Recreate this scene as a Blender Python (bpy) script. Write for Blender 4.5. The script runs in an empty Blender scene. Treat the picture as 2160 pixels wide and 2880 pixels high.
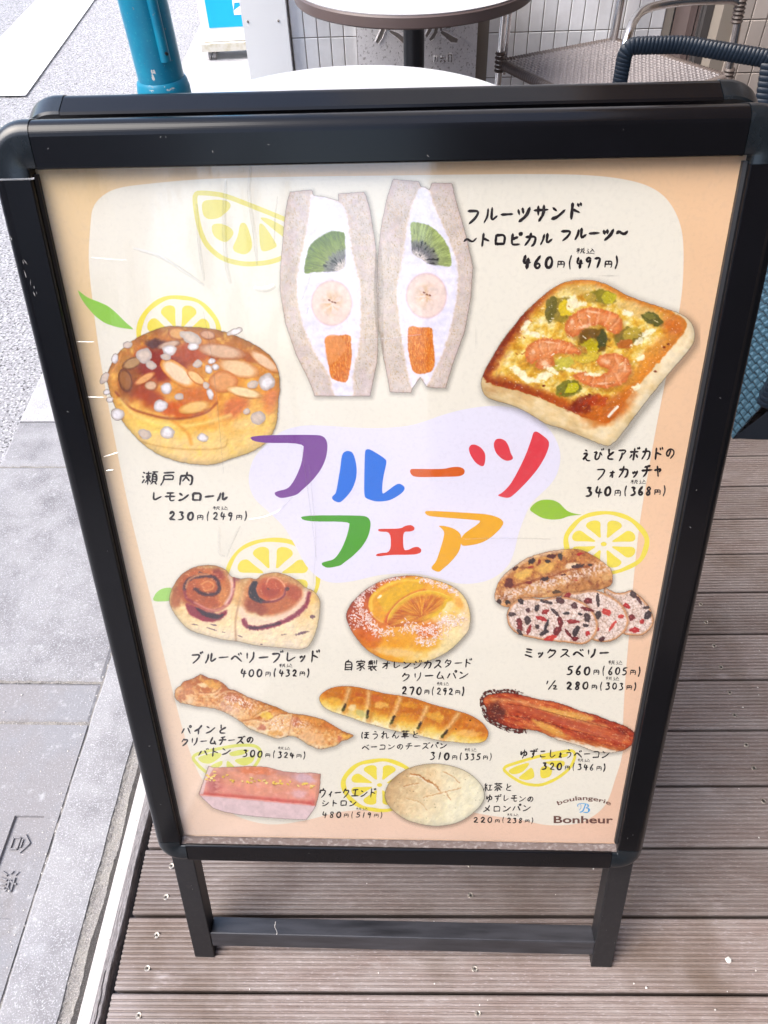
import bpy, bmesh, math, random
import numpy as np
from mathutils import Matrix, Vector
R = math.radians
rnd = random.Random(7)

# ------------------------------------------------------------------ camera, sky, sun, exposure
scene = bpy.context.scene
COL = scene.collection
cam_data = bpy.data.cameras.new('camera')
cam = bpy.data.objects.new('camera', cam_data)
COL.objects.link(cam)
cam_data.sensor_fit = 'VERTICAL'
cam_data.sensor_height = 36.0
cam_data.lens = 26.75
cam_data.clip_start = 0.05
cam_data.clip_end = 400.0
cx = Vector((0.9990978, 0.0288200, -0.0311936)).normalized()
cz = -Vector((-0.0424692, 0.6784989, -0.7333728)).normalized()
cy = cz.cross(cx).normalized()
cx = cy.cross(cz).normalized()
cam.matrix_world = Matrix(((cx.x, cy.x, cz.x, 0), (cx.y, cy.y, cz.y, 0), (cx.z, cy.z, cz.z, 1.33), (0, 0, 0, 1)))
scene.camera = cam

SUN_ELEV, SUN_AZ = R(52), R(252)          # azimuth clockwise from +Y
world = bpy.data.worlds.new('World')
scene.world = world
world.use_nodes = True
wn = world.node_tree
for n in list(wn.nodes):
    wn.nodes.remove(n)
sky = wn.nodes.new('ShaderNodeTexSky')
sky.sky_type = 'NISHITA'
sky.sun_disc = False
sky.sun_elevation = SUN_ELEV
sky.sun_rotation = SUN_AZ
sky.dust_density = 3.0
sky.air_density = 1.0
sky.ozone_density = 1.0
bgn = wn.nodes.new('ShaderNodeBackground')
bgn.inputs['Strength'].default_value = 0.145
wout = wn.nodes.new('ShaderNodeOutputWorld')
wn.links.new(sky.outputs[0], bgn.inputs[0])
wn.links.new(bgn.outputs[0], wout.inputs[0])

sun_data = bpy.data.lights.new('sun', 'SUN')
sun_data.energy = 1.5
sun_data.angle = R(50)
sun_data.color = (1.0, 0.97, 0.93)
sun = bpy.data.objects.new('sun', sun_data)
COL.objects.link(sun)
sd = Vector((math.sin(SUN_AZ) * math.cos(SUN_ELEV), math.cos(SUN_AZ) * math.cos(SUN_ELEV), math.sin(SUN_ELEV)))
sun.rotation_euler = sd.to_track_quat('Z', 'Y').to_euler()
sun.location = (-3, 2, 6)

scene.view_settings.view_transform = 'Standard'
scene.view_settings.look = 'None'
scene.view_settings.gamma = 1.0
scene.view_settings.use_curve_mapping = False
scene.view_settings.exposure = 1.62
scene.cycles.max_bounces = 8
scene.cycles.transparent_max_bounces = 24

# ------------------------------------------------------------------ helpers
def lin(c):
    """0-255 screen colour -> linear"""
    out = []
    for v in c[:3]:
        v = v / 255.0
        out.append(v / 12.92 if v <= 0.04045 else ((v + 0.055) / 1.055) ** 2.4)
    return tuple(out)


class MB:
    """collects shapes into one mesh"""
    def __init__(s):
        s.v, s.f, s.m = [], [], []

    def add(s, vs, fs, mi=0):
        b = len(s.v)
        s.v += [tuple(p) for p in vs]
        s.f += [tuple(i + b for i in f) for f in fs]
        s.m += [mi] * len(fs)
        return s

    def box(s, x0, y0, z0, x1, y1, z1, mi=0):
        v = [(x0, y0, z0), (x1, y0, z0), (x1, y1, z0), (x0, y1, z0), (x0, y0, z1), (x1, y0, z1), (x1, y1, z1), (x0, y1, z1)]
        return s.add(v, [(0, 3, 2, 1), (4, 5, 6, 7), (0, 1, 5, 4), (1, 2, 6, 5), (2, 3, 7, 6), (3, 0, 4, 7)], mi)

    def cham(s, x0, y0, z0, x1, y1, z1, b=0.002, mi=0):
        """box with its top edges chamfered"""
        v = [(x0, y0, z0), (x1, y0, z0), (x1, y1, z0), (x0, y1, z0),
             (x0, y0, z1 - b), (x1, y0, z1 - b), (x1, y1, z1 - b), (x0, y1, z1 - b),
             (x0 + b, y0 + b, z1), (x1 - b, y0 + b, z1), (x1 - b, y1 - b, z1), (x0 + b, y1 - b, z1)]
        f = [(0, 3, 2, 1), (8, 9, 10, 11)]
        for a, c in ((0, 4), (4, 8)):
            for i in range(4):
                j = (i + 1) % 4
                f.append((a + i, a + j, c + j, c + i))
        return s.add(v, f, mi)

    def tube(s, pts, r, n=12, cap=True, mi=0, flat=1.0):
        pts = [Vector(p) for p in pts]
        m = len(pts)
        rr = r if isinstance(r, (list, tuple)) else [r] * m
        vs, fs = [], []
        t0 = (pts[1] - pts[0]).normalized()
        u = t0.orthogonal().normalized()
        for i, p in enumerate(pts):
            t = ((pts[min(i + 1, m - 1)] - p).normalized() + (p - pts[max(i - 1, 0)]).normalized())
            t = t.normalized() if t.length > 1e-9 else t0
            u = (u - t * u.dot(t)).normalized()
            w = t.cross(u)
            for k in range(n):
                a = 2 * math.pi * k / n
                vs.append(p + (u * math.cos(a) + w * math.sin(a) * flat) * rr[i])
        for i in range(m - 1):
            for k in range(n):
                k2 = (k + 1) % n
                fs.append((i * n + k, i * n + k2, (i + 1) * n + k2, (i + 1) * n + k))
        if cap:
            fs.append(tuple(range(n - 1, -1, -1)))
            fs.append(tuple((m - 1) * n + k for k in range(n)))
        return s.add(vs, fs, mi)

    def lathe(s, prof, c=(0, 0, 0), n=48, mi=0):
        vs, fs = [], []
        for (r, z) in prof:
            for k in range(n):
                a = 2 * math.pi * k / n
                vs.append((c[0] + r * math.cos(a), c[1] + r * math.sin(a), c[2] + z))
        for i in range(len(prof) - 1):
            for k in range(n):
                k2 = (k + 1) % n
                fs.append((i * n + k, i * n + k2, (i + 1) * n + k2, (i + 1) * n + k))
        fs.append(tuple(range(n - 1, -1, -1)))
        fs.append(tuple((len(prof) - 1) * n + k for k in range(n)))
        return s.add(vs, fs, mi)

    def build(s, name, mats, parent=None, smooth=False, loc=None, recalc=True):
        me = bpy.data.meshes.new(name)
        off = Vector(loc) if loc is not None else (parent_loc(parent) if parent else Vector((0, 0, 0)))
        me.from_pydata([(p[0] - off.x, p[1] - off.y, p[2] - off.z) for p in s.v], [], s.f)
        mats = mats if isinstance(mats, (list, tuple)) else [mats]
        for m in mats:
            me.materials.append(m)
        if len(mats) > 1:
            me.polygons.foreach_set('material_index', s.m)
        if recalc:
            bm = bmesh.new()
            bm.from_mesh(me)
            bmesh.ops.recalc_face_normals(bm, faces=bm.faces)
            bm.to_mesh(me)
            bm.free()
        if smooth:
            me.polygons.foreach_set('use_smooth', [True] * len(me.polygons))
            try:
                me.set_sharp_from_angle(angle=R(38))
            except Exception:
                pass
        me.update()
        o = bpy.data.objects.new(name, me)
        COL.objects.link(o)
        if parent:
            o.parent = parent
            if loc is not None:
                o.location = Vector(loc) - parent_loc(parent)
        elif loc is not None:
            o.location = loc
        return o


LOC = {}
def parent_loc(o):
    """world position of a parent that is only translated"""
    p = Vector((0, 0, 0))
    while o is not None:
        p = p + o.location
        o = o.parent
    return p


def tag(o, label=None, cat=None, group=None, kind=None):
    if label: o['label'] = label
    if cat: o['category'] = cat
    if group: o['group'] = group
    if kind: o['kind'] = kind
    return o


def thing(name, label, cat, loc, group=None):
    o = bpy.data.objects.new(name, None)
    COL.objects.link(o)
    o.location = loc
    o.empty_display_size = 0.1
    return tag(o, label, cat, group)


def structure(o):
    o['kind'] = 'structure'
    return o


# ------------------------------------------------------------------ materials
def mat(name, color, rough=0.6, metal=0.0, noise=None, bump=None, spec=0.5, coat=0.0):
    """noise = list of (scale, colour2, low, high, stretch) layered over the base, bump = (scale, strength, distance, stretch)"""
    m = bpy.data.materials.new(name)
    m.use_nodes = True
    nt = m.node_tree
    b = nt.nodes['Principled BSDF']
    b.inputs['Base Color'].default_value = (*color, 1)
    b.inputs['Roughness'].default_value = rough
    b.inputs['Metallic'].default_value = metal
    b.inputs['Specular IOR Level'].default_value = spec
    b.inputs['Coat Weight'].default_value = coat
    geo = nt.nodes.new('ShaderNodeNewGeometry')
    def coords(stretch):
        mp = nt.nodes.new('ShaderNodeMapping')
        mp.inputs['Scale'].default_value = stretch
        nt.links.new(geo.outputs['Position'], mp.inputs['Vector'])
        return mp.outputs[0]
    if noise:
        prev = None
        for (sc, c2, lo, hi, st, *rest) in noise:
            kind = rest[0] if rest else 'noise'
            if kind == 'noise':
                nz = nt.nodes.new('ShaderNodeTexNoise')
                nz.inputs['Scale'].default_value = sc
                nz.inputs['Detail'].default_value = 6
                nz.inputs['Roughness'].default_value = 0.62
                src = nz.outputs['Fac']
            else:
                nz = nt.nodes.new('ShaderNodeTexVoronoi')
                nz.inputs['Scale'].default_value = sc
                src = nz.outputs['Distance'] if kind == 'vor' else nz.outputs['Color']
            nt.links.new(coords(st), nz.inputs['Vector'])
            rp = nt.nodes.new('ShaderNodeMapRange')
            rp.inputs['From Min'].default_value = lo
            rp.inputs['From Max'].default_value = hi
            nt.links.new(src, rp.inputs['Value'])
            mx = nt.nodes.new('ShaderNodeMix')
            mx.data_type = 'RGBA'
            mx.inputs['B'].default_value = (*c2, 1)
            if prev is None:
                mx.inputs['A'].default_value = (*color, 1)
            else:
                nt.links.new(prev, mx.inputs['A'])
            nt.links.new(rp.outputs[0], mx.inputs['Factor'])
            prev = mx.outputs['Result']
        nt.links.new(prev, b.inputs['Base Color'])
    if bump:
        last = None
        for (sc, strg, dist, st) in bump:
            nz = nt.nodes.new('ShaderNodeTexNoise')
            nz.inputs['Scale'].default_value = sc
            nz.inputs['Detail'].default_value = 5
            nt.links.new(coords(st), nz.inputs['Vector'])
            bp = nt.nodes.new('ShaderNodeBump')
            bp.inputs['Strength'].default_value = strg
            bp.inputs['Distance'].default_value = dist
            nt.links.new(nz.outputs['Fac'], bp.inputs['Height'])
            if last:
                nt.links.new(last, bp.inputs['Normal'])
            last = bp.outputs[0]
        nt.links.new(last, b.inputs['Normal'])
    return m


I1 = (1, 1, 1)
M = {}
M['deck'] = mat('weathered_composite', (0.205, 0.16, 0.145), 0.55,
                noise=[(9, (0.255, 0.22, 0.207), 0.35, 0.7, (1, 3, 1)), (60, (0.12, 0.085, 0.075), 0.5, 0.78, (0.25, 8, 1)),
                       (420, (0.40, 0.36, 0.36), 0.56, 0.78, (0.35, 1, 1)), (2.6, (0.125, 0.09, 0.07), 0.5, 0.66, (1, 1, 1)), (22, (0.32, 0.28, 0.27), 0.60, 0.74, (0.5, 1.5, 1)),
                       (170, (0.45, 0.42, 0.40), 0.765, 0.80, I1), (1.3, (0.30, 0.27, 0.265), 0.52, 0.75, (1, 1.6, 1))],
                bump=[(500, 0.35, 0.0008, (0.3, 1, 1))], spec=0.45)
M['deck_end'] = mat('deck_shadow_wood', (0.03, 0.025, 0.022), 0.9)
M['screw'] = mat('screw_steel', (0.42, 0.38, 0.33), 0.42, 0.8, noise=[(300, (0.12, 0.09, 0.07), 0.5, 0.6, I1)])
M['screw_dark'] = mat('screw_recess', (0.02, 0.018, 0.015), 0.8)
M['border'] = mat('weathered_timber', (0.24, 0.22, 0.22), 0.8, noise=[(80, (0.10, 0.09, 0.09), 0.45, 0.65, (6, 0.35, 1)), (350, (0.38, 0.36, 0.37), 0.5, 0.7, (3, 0.3, 1))],
                  bump=[(160, 0.8, 0.003, (6, 0.3, 1))])
M['granite'] = mat('white_granite', (0.44, 0.42, 0.41), 0.7, noise=[(260, (0.26, 0.23, 0.21), 0.63, 0.68, I1), (900, (0.5, 0.46, 0.43), 0.55, 0.7, I1)], bump=[(400, 0.4, 0.001, I1)])
M['mortar'] = mat('rough_mortar', (0.205, 0.19, 0.18), 0.95, noise=[(40, (0.24, 0.225, 0.20), 0.4, 0.65, I1), (500, (0.40, 0.38, 0.36), 0.5, 0.65, I1), (380, (0.14, 0.13, 0.12), 0.6, 0.7, I1)],
                  bump=[(300, 1.0, 0.003, I1)])
M['concrete'] = mat('grey_concrete', (0.275, 0.272, 0.28), 0.9,
                    noise=[(5, (0.27, 0.27, 0.285), 0.52, 0.68, I1), (12, (0.175, 0.17, 0.18), 0.42, 0.68, I1), (420, (0.46, 0.46, 0.48), 0.53, 0.66, I1), (300, (0.19, 0.19, 0.205), 0.58, 0.70, I1), (60, (0.40, 0.40, 0.41), 0.62, 0.74, I1)],
                    bump=[(420, 0.7, 0.0012, I1)])
M['concrete_worn'] = mat('worn_concrete', (0.235, 0.226, 0.233), 0.9,
                    noise=[(7, (0.235, 0.235, 0.25), 0.45, 0.6, I1), (380, (0.42, 0.42, 0.44), 0.56, 0.68, I1), (300, (0.17, 0.165, 0.17), 0.58, 0.72, I1), (30, (0.40, 0.40, 0.41), 0.60, 0.74, I1), (9, (0.15, 0.138, 0.13), 0.60, 0.74, I1)],
                    bump=[(420, 0.5, 0.001, I1)])
M['asphalt'] = mat('bright_asphalt', (0.27, 0.265, 0.275), 0.85,
                   noise=[(120, (0.50, 0.50, 0.51), 0.50, 0.60, I1), (105, (0.05, 0.048, 0.05), 0.54, 0.62, I1)],
                   bump=[(160, 0.6, 0.004, I1)])
M['sidewalk'] = mat('pale_sidewalk', (0.42, 0.415, 0.425), 0.9, noise=[(14, (0.34, 0.335, 0.345), 0.4, 0.65, I1), (300, (0.62, 0.62, 0.63), 0.54, 0.66, I1), (260, (0.22, 0.22, 0.23), 0.58, 0.7, I1)], bump=[(200, 0.4, 0.001, I1)])
M['line'] = mat('road_paint', (0.82, 0.82, 0.81), 0.7, noise=[(120, (0.6, 0.6, 0.6), 0.6, 0.75, I1)])
M['black'] = mat('black_anodised', (0.004, 0.004, 0.005), 0.17, 0.0, noise=[(14, (0.005, 0.005, 0.0065), 0.4, 0.7, I1), (900, (0.07, 0.07, 0.07), 0.78, 0.84, I1)], spec=0.3)
M['black_side'] = mat('black_leg_paint', (0.012, 0.012, 0.014), 0.42, noise=[(150, (0.022, 0.021, 0.022), 0.5, 0.7, I1), (650, (0.13, 0.13, 0.12), 0.73, 0.79, I1)])
M['crossbar'] = mat('black_paint_sky_sheen', (0.012, 0.012, 0.014), 0.33, noise=[(60, (0.045, 0.045, 0.052), 0.25, 0.6, (0.15, 1, 1)), (650, (0.13, 0.13, 0.12), 0.73, 0.79, I1)], spec=0.6)  # bluish-grey streaks paint in the sky sheen on the bar, plus pale specks
M['cap'] = mat('black_corner_plastic', (0.008, 0.011, 0.014), 0.22, noise=[(70, (0.014, 0.018, 0.022), 0.5, 0.7, I1)], spec=0.45)
M['lip'] = mat('frame_lip', (0.012, 0.012, 0.013), 0.4)
M['dust'] = mat('dusty_ledge', (0.13, 0.10, 0.09), 0.95, noise=[(260, (0.27, 0.235, 0.225), 0.5, 0.68, (0.6, 1, 1)), (180, (0.10, 0.07, 0.06), 0.55, 0.7, I1)])
M['board'] = mat('backing_board', (0.05, 0.045, 0.045), 0.7)
M['pole'] = mat('teal_paint', (0.0, 0.17, 0.29), 0.34,
                noise=[(14, (0.0, 0.21, 0.33), 0.4, 0.65, I1), (95, (0.02, 0.24, 0.34), 0.60, 0.66, I1), (16, (0.55, 0.53, 0.50), 0.615, 0.632, (1, 1, .6)), (40, (0.30, 0.20, 0.13), 0.67, 0.69, I1), (150, (0.35, 0.45, 0.48), 0.70, 0.73, I1)],
                bump=[(120, 0.25, 0.001, I1)])
M['pole_band'] = mat('chipped_teal_paint', (0.0, 0.19, 0.31), 0.45, noise=[(30, (0.45, 0.45, 0.43), 0.60, 0.63, (1, 1, 1.6)), (70, (0.26, 0.15, 0.09), 0.70, 0.72, I1)], bump=[(60, 0.5, 0.002, I1)])
M['lint'] = mat('lint', (0.30, 0.29, 0.28), 0.9)
M['white'] = mat('white_coated_board', (0.90, 0.90, 0.90), 0.5)
M['cyan'] = mat('cyan_print', (0.0, 0.42, 0.78), 0.5)
M['yellowed'] = mat('yellowed_plastic', (0.60, 0.57, 0.50), 0.5, noise=[(30, (0.50, 0.45, 0.33), 0.45, 0.65, I1)])
M['rubber'] = mat('caster_rubber', (0.22, 0.21, 0.21), 0.5)
M['alu'] = mat('brushed_aluminium', (0.75, 0.74, 0.74), 0.22, 1.0)
M['table_top'] = mat('brushed_steel_top', (0.86, 0.86, 0.87), 0.38, 0.6, noise=[(60, (0.8, 0.8, 0.8), 0.4, 0.6, (1, 10, 1))])
M['rim'] = mat('brown_table_rim', (0.105, 0.075, 0.07), 0.45)
M['post'] = mat('black_table_post', (0.012, 0.014, 0.02), 0.35)
M['tile_beige'] = mat('beige_glazed_tile', (0.50, 0.44, 0.40), 0.25, noise=[(3, (0.44, 0.38, 0.34), 0.4, 0.6, I1)], spec=0.5)
M['tile'] = mat('glazed_tile', (0.86, 0.86, 0.87), 0.16, noise=[(3, (0.70, 0.69, 0.69), 0.4, 0.6, I1)], bump=[(14, 0.05, 0.003, I1)], spec=0.6)
M['grout'] = mat('grout', (0.26, 0.225, 0.19), 0.95)
M['stone'] = mat('carved_granite', (0.78, 0.76, 0.78), 0.85, noise=[(130, (0.85, 0.84, 0.85), 0.52, 0.62, I1), (110, (0.36, 0.34, 0.34), 0.57, 0.66, I1)], bump=[(150, 0.4, 0.002, I1)])
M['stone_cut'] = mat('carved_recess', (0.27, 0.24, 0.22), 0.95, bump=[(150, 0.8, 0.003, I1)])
M['weave_grey'] = mat('grey_brown_wicker', (0.24, 0.215, 0.215), 0.24)
M['weave_dark'] = mat('dark_wicker_gap', (0.03, 0.025, 0.025), 0.8)
M['navy'] = mat('navy_wicker', (0.005, 0.011, 0.021), 0.36, spec=0.4)
M['navy_light'] = mat('navy_wicker_lit', (0.045, 0.095, 0.135), 0.22)  # lit copy of the navy wicker, highlights put into the apron colour
M['navy_dark'] = mat('navy_wicker_shade', (0.006, 0.012, 0.022), 0.6)
M['wrap'] = mat('brown_wicker_wrap', (0.11, 0.085, 0.075), 0.5)
M['facade'] = mat('pale_facade', (0.74, 0.73, 0.73), 0.8)
M['facade_dark'] = mat('brown_facade', (0.11, 0.08, 0.06), 0.7)
M['glass_dark'] = mat('window_glass', (0.03, 0.035, 0.04), 0.06)
M['ceiling'] = mat('timber_soffit', (0.50, 0.28, 0.10), 0.5, noise=[(8, (0.36, 0.20, 0.08), 0.4, 0.6, (1, 8, 1))])
M['pebble'] = mat('pale_grit', (0.65, 0.62, 0.58), 0.8)
M['red_bit'] = mat('red_petal', (0.55, 0.16, 0.12), 0.6)

def vary(m, lo, hi):
    """each copy of a piece gets its own slightly lighter or darker tone"""
    nt = m.node_tree
    b = nt.nodes['Principled BSDF']
    oi = nt.nodes.new('ShaderNodeObjectInfo')
    mr = nt.nodes.new('ShaderNodeMapRange')
    mr.inputs['To Min'].default_value = lo
    mr.inputs['To Max'].default_value = hi
    nt.links.new(oi.outputs['Random'], mr.inputs['Value'])
    hs = nt.nodes.new('ShaderNodeHueSaturation')
    nt.links.new(mr.outputs[0], hs.inputs['Value'])
    src = b.inputs['Base Color'].links[0].from_socket
    nt.links.new(src, hs.inputs['Color'])
    nt.links.new(hs.outputs[0], b.inputs['Base Color'])
vary(M['deck'], 0.80, 1.18)
vary(M['tile'], 0.90, 1.06)
vary(M['tile_beige'], 0.88, 1.08)
vary(M['concrete'], 0.94, 1.06)

# ------------------------------------------------------------------ street and pavement
ZS = -0.045                                                          # street level below the deck
kx = -0.647                                                           # kerb line between the gutter lids and the kerb stones
ROAD_EDGE = ((-1.06, -3.0), (-1.115, 1.46), (-1.30, 4.9), (-1.75, 14.0))

def edge_x(y):
    for (x0, y0), (x1, y1) in zip(ROAD_EDGE, ROAD_EDGE[1:]):
        if y <= y1:
            return x0 + (x1 - x0) * (y - y0) / (y1 - y0)
    return ROAD_EDGE[-1][0]

g = MB()
g.add([(-60, -60, ZS - 0.012), (60, -60, ZS - 0.012), (60, 60, ZS - 0.012), (-60, 60, ZS - 0.012)], [(0, 1, 2, 3)])
structure(g.build('ground', M['asphalt']))

g = MB()                                                              # asphalt with a real crowned, pitted surface near the camera
nx, ny = 90, 260
vs = []
for j in range(ny + 1):
    y = -1.0 + 9.0 * j / ny
    xe = edge_x(y)
    for i in range(nx + 1):
        x = xe - 2.6 * (i / nx) ** 1.15
        vs.append((x, y, ZS - 0.004 + rnd.uniform(-0.0016, 0.0016) + 0.01 * (i / nx)))
fs = [(j * (nx + 1) + i, j * (nx + 1) + i + 1, (j + 1) * (nx + 1) + i + 1, (j + 1) * (nx + 1) + i) for j in range(ny) for i in range(nx)]
g.add(vs, fs)
structure(g.build('road', M['asphalt'], smooth=True))

g = MB()
g.add([(-2.46, 4.20, ZS + 0.010), (-2.02, 4.20, ZS + 0.010), (-2.33, 7.6, ZS + 0.010), (-2.72, 7.6, ZS + 0.010)], [(0, 1, 2, 3)])
pass
ln = structure(g.build('road_line', M['line']))

# gutter lids: slabs between the kerb and the asphalt, each with its own edges
pav = structure(bpy.data.objects.new('pavement', None))
COL.objects.link(pav)
def slab(y0, y1, z, m, name='paving_slab', x1=kx - 0.003, side=None):
    g = MB()
    xa, xb = edge_x(y0), edge_x(y1)
    b = 0.006
    v = [(xa, y0, z - 0.05), (x1, y0, z - 0.05), (x1, y1, z - 0.05), (xb, y1, z - 0.05),
         (xa, y0, z - b * .6), (x1, y0, z - b * .6), (x1, y1, z - b * .6), (xb, y1, z - b * .6),
         (xa + b, y0 + b, z), (x1 - b, y0 + b, z), (x1 - b, y1 - b, z), (xb + b, y1 - b, z)]
    f = [(0, 3, 2, 1), (8, 9, 10, 11)]
    for a, c in ((0, 4), (4, 8)):
        for i in range(4):
            j = (i + 1) % 4
            f.append((a + i, a + j, c + j, c + i))
    g.add(v, f)
    return g.build(name, m, pav)
slab(1.439, 1.62, ZS, M['concrete'])
slab(0.795, 1.434, ZS + 0.001, M['concrete'])
slab(0.703, 0.790, ZS - 0.001, M['concrete_worn'])
for (a, b) in ((1.625, 2.22), (2.225, 2.82), (2.825, 3.42), (3.425, 4.02), (4.025, 4.62), (4.625, 5.22), (5.225, 9.0)):
    slab(a, b, ZS + (0.025 if a > 3.0 else 0.001), M['sidewalk'], x1=0.6 if a > 3.2 else -0.52)

# the lid with the raised characters, sunk panel cut into the slab
lid = thing('drain_cover', 'grey concrete drain cover with raised characters in a sunken panel', 'drain cover', (-0.85, 0.35, ZS))
g = MB()
ly0, ly1 = 0.02, 0.696
X0, X1 = edge_x(0.35), kx - 0.004
px0, px1, py0, py1 = -0.733, -0.678, 0.345, 0.517
zt, zb = ZS, ZS - 0.0055
def gridrect(xs, ys, hole, z):
    vs, fs = [], []
    for y in ys:
        for x in xs:
            vs.append((x, y, z))
    w = len(xs)
    for j in range(len(ys) - 1):
        for i in range(w - 1):
            if (i, j) != hole:
                fs.append((j * w + i, j * w + i + 1, (j + 1) * w + i + 1, (j + 1) * w + i))
    return vs, fs
g.add(*gridrect([X0, px0, px1, X1], [ly0, py0, py1, ly1], (1, 1), zt))
q = 0.0016
ring_o = [(px0, py0, zt), (px1, py0, zt), (px1, py1, zt), (px0, py1, zt)]
ring_i = [(px0 + q, py0 + q, zb), (px1 - q, py0 + q, zb), (px1 - q, py1 - q, zb), (px0 + q, py1 - q, zb)]
g.add(ring_o + ring_i, [(i, (i + 1) % 4, 4 + (i + 1) % 4, 4 + i) for i in range(4)] + [(4, 5, 6, 7)])
g.add([(X0, ly0, zt), (X1, ly0, zt), (X1, ly0, zt - .05), (X0, ly0, zt - .05), (X0, ly1, zt), (X1, ly1, zt), (X1, ly1, zt - .05), (X0, ly1, zt - .05)],
      [(0, 1, 2, 3), (4, 7, 6, 5), (1, 5, 6, 2), (0, 3, 7, 4)])
g.build('cover_slab', M['concrete_worn'], lid, recalc=False)
slab(-1.2, 0.012, ZS, M['concrete_worn'])

def joint(x0, y0, x1, y1):                                            # grit packed into the joints between slabs
    g = MB()
    n = max(2, int(max(x1 - x0, y1 - y0) / 0.012))
    vs = []
    along_y = (y1 - y0) > (x1 - x0)
    for i in range(n + 1):
        k = i / n
        z = ZS - 0.0022 + rnd.uniform(-0.0015, 0.0012)
        if along_y:
            vs += [(x0, y0 + (y1 - y0) * k, z), (x1, y0 + (y1 - y0) * k, z + rnd.uniform(-.001, .001))]
        else:
            vs += [(x0 + (x1 - x0) * k, y0, z), (x0 + (x1 - x0) * k, y1, z + rnd.uniform(-.001, .001))]
    g.add(vs, [(2 * i, 2 * i + 2, 2 * i + 3, 2 * i + 1) for i in range(n)])
    g.build('joint_grit', M['mortar'], pav)
for (a, b) in ((1.434, 1.4395), (0.7895, 0.7955), (0.6955, 0.7035), (0.0115, 0.0205)):
    joint(edge_x(a) + .002, a, kx, b)
joint(kx - 0.0045, -0.9, kx + 0.0005, 1.62)
# kerb stones, rough mortar band, white granite strip, weathered border plank
for k, (a, b) in enumerate(((-1.0, 0.93), (0.936, 2.4), (2.406, 3.1))):
    g = MB()
    n = 60
    vs = []
    prof = [(kx, -0.06), (kx, ZS + 0.000), (kx + 0.006, ZS + 0.007), (kx + 0.05, ZS + 0.010), (kx + 0.098, ZS + 0.010), (kx + 0.101, ZS - 0.02)]
    for j in range(n + 1):
        y = a + (b - a) * j / n
        w = rnd.uniform(-0.0012, 0.0012)
        for (x, z) in prof:
            vs.append((x + w, y, z))
    m_ = len(prof)
    g.add(vs, [(j * m_ + i, j * m_ + i + 1, (j + 1) * m_ + i + 1, (j + 1) * m_ + i) for j in range(n) for i in range(m_ - 1)])
    g.build('kerb_stone', M['concrete'], pav)
g = MB()
n = 700
prof = [-0.549, -0.541, -0.533, -0.525, -0.5165]
vs = []
for j in range(n + 1):
    y = -1.0 + 4.1 * j / n
    wob = 0.0022 * math.sin(y * 17) + 0.0014 * math.sin(y * 53 + 1) + rnd.uniform(-0.0007, 0.0007)
    for i, x in enumerate(prof):
        z = ZS + 0.006 + [0.002, 0.0, 0.001, 0.004, -0.012][i] + rnd.uniform(-0.0012, 0.0012)
        vs.append((x + (wob if i >= 3 else 0.3 * wob), y, z))
g.add(vs, [(j * 5 + i, j * 5 + i + 1, (j + 1) * 5 + i + 1, (j + 1) * 5 + i) for j in range(n) for i in range(4)])
g.build('mortar_band', M['mortar'], pav)
g = MB()
g.cham(-0.5140, -1.0, -0.08, -0.4905, 3.1, -0.024, 0.003)
g.build('granite_strip', M['granite'], pav)
g = MB()                                                              # splintered plank edge
n = 500
vs = []
for j in range(n + 1):
    y = -1.0 + 4.1 * j / n
    rough = 1.0 if y < 0.33 else 0.3
    w = rnd.uniform(-0.0006, 0.0006) * rough + 0.0008 * math.sin(y * 40)
    crack = 0.006 if (0.306 < y < 0.312) else 0.0
    split = 0.006 if y < 0.27 else 0.0
    for (x, z) in ((-0.4895, -0.07), (-0.4893, -0.016), (-0.4870, -0.013), (-0.4836, -0.013), (-0.4826, -0.013 - split), (-0.4816, -0.013), (-0.4772, -0.013), (-0.4758, -0.016), (-0.4756, -0.07)):
        vs.append((x + (w if x < -0.489 or x > -0.478 else w * 2), y, z - crack + rnd.uniform(-0.0003, 0.0003) * rough))
g.add(vs, [(j * 9 + i, j * 9 + i + 1, (j + 1) * 9 + i + 1, (j + 1) * 9 + i) for j in range(n) for i in range(8)])
g.build('border_plank', M['border'], pav)

# ------------------------------------------------------------------ deck of grooved planks
deck = structure(bpy.data.objects.new('wooden_deck', None))
COL.objects.link(deck)
PITCH, GAP, LEN = 0.10555, 0.0048, 3.3
W_ = PITCH - GAP
NG = 13
prof = [(0.0, -0.024), (0.0, -0.0025), (0.0022, -0.0002)]
step = (W_ - 0.008) / NG
for i in range(NG):
    a = 0.004 + i * step
    prof += [(a + step * 0.06, 0.0), (a + step * 0.22, -0.0026), (a + step * 0.42, -0.0029), (a + step * 0.60, -0.0002), (a + step * 0.80, 0.0002)]
prof += [(W_ - 0.0022, -0.0002), (W_, -0.0025), (W_, -0.024)]
def plank_mesh(seed):
    r = random.Random(seed)
    g = MB()
    xs = [0.0] + [LEN * (k / 24.0) for k in range(1, 24)] + [LEN]
    x0 = r.uniform(-0.0012, 0.0012)
    vs = []
    for k, x in enumerate(xs):
        for (y, z) in prof:
            vs.append((x + (x0 if k == 0 else 0), y + r.uniform(-0.00016, 0.00016), z))
    m_ = len(prof)
    fs = [(k * m_ + i, (k + 1) * m_ + i, (k + 1) * m_ + i + 1, k * m_ + i + 1) for k in range(len(xs) - 1) for i in range(m_ - 1)]
    fs.append(tuple(range(m_)))
    g.add(vs, fs)
    o = g.build('plank', M['deck'], deck)
    me = o.data
    bpy.data.objects.remove(o)
    return me
plank_meshes = [plank_mesh(s) for s in (3, 5, 9)]
sg_ = MB()
sg_.lathe([(0.0046, 0.0), (0.0048, 0.0011), (0.0040, 0.0016), (0.0024, 0.0013)], n=16)
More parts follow.
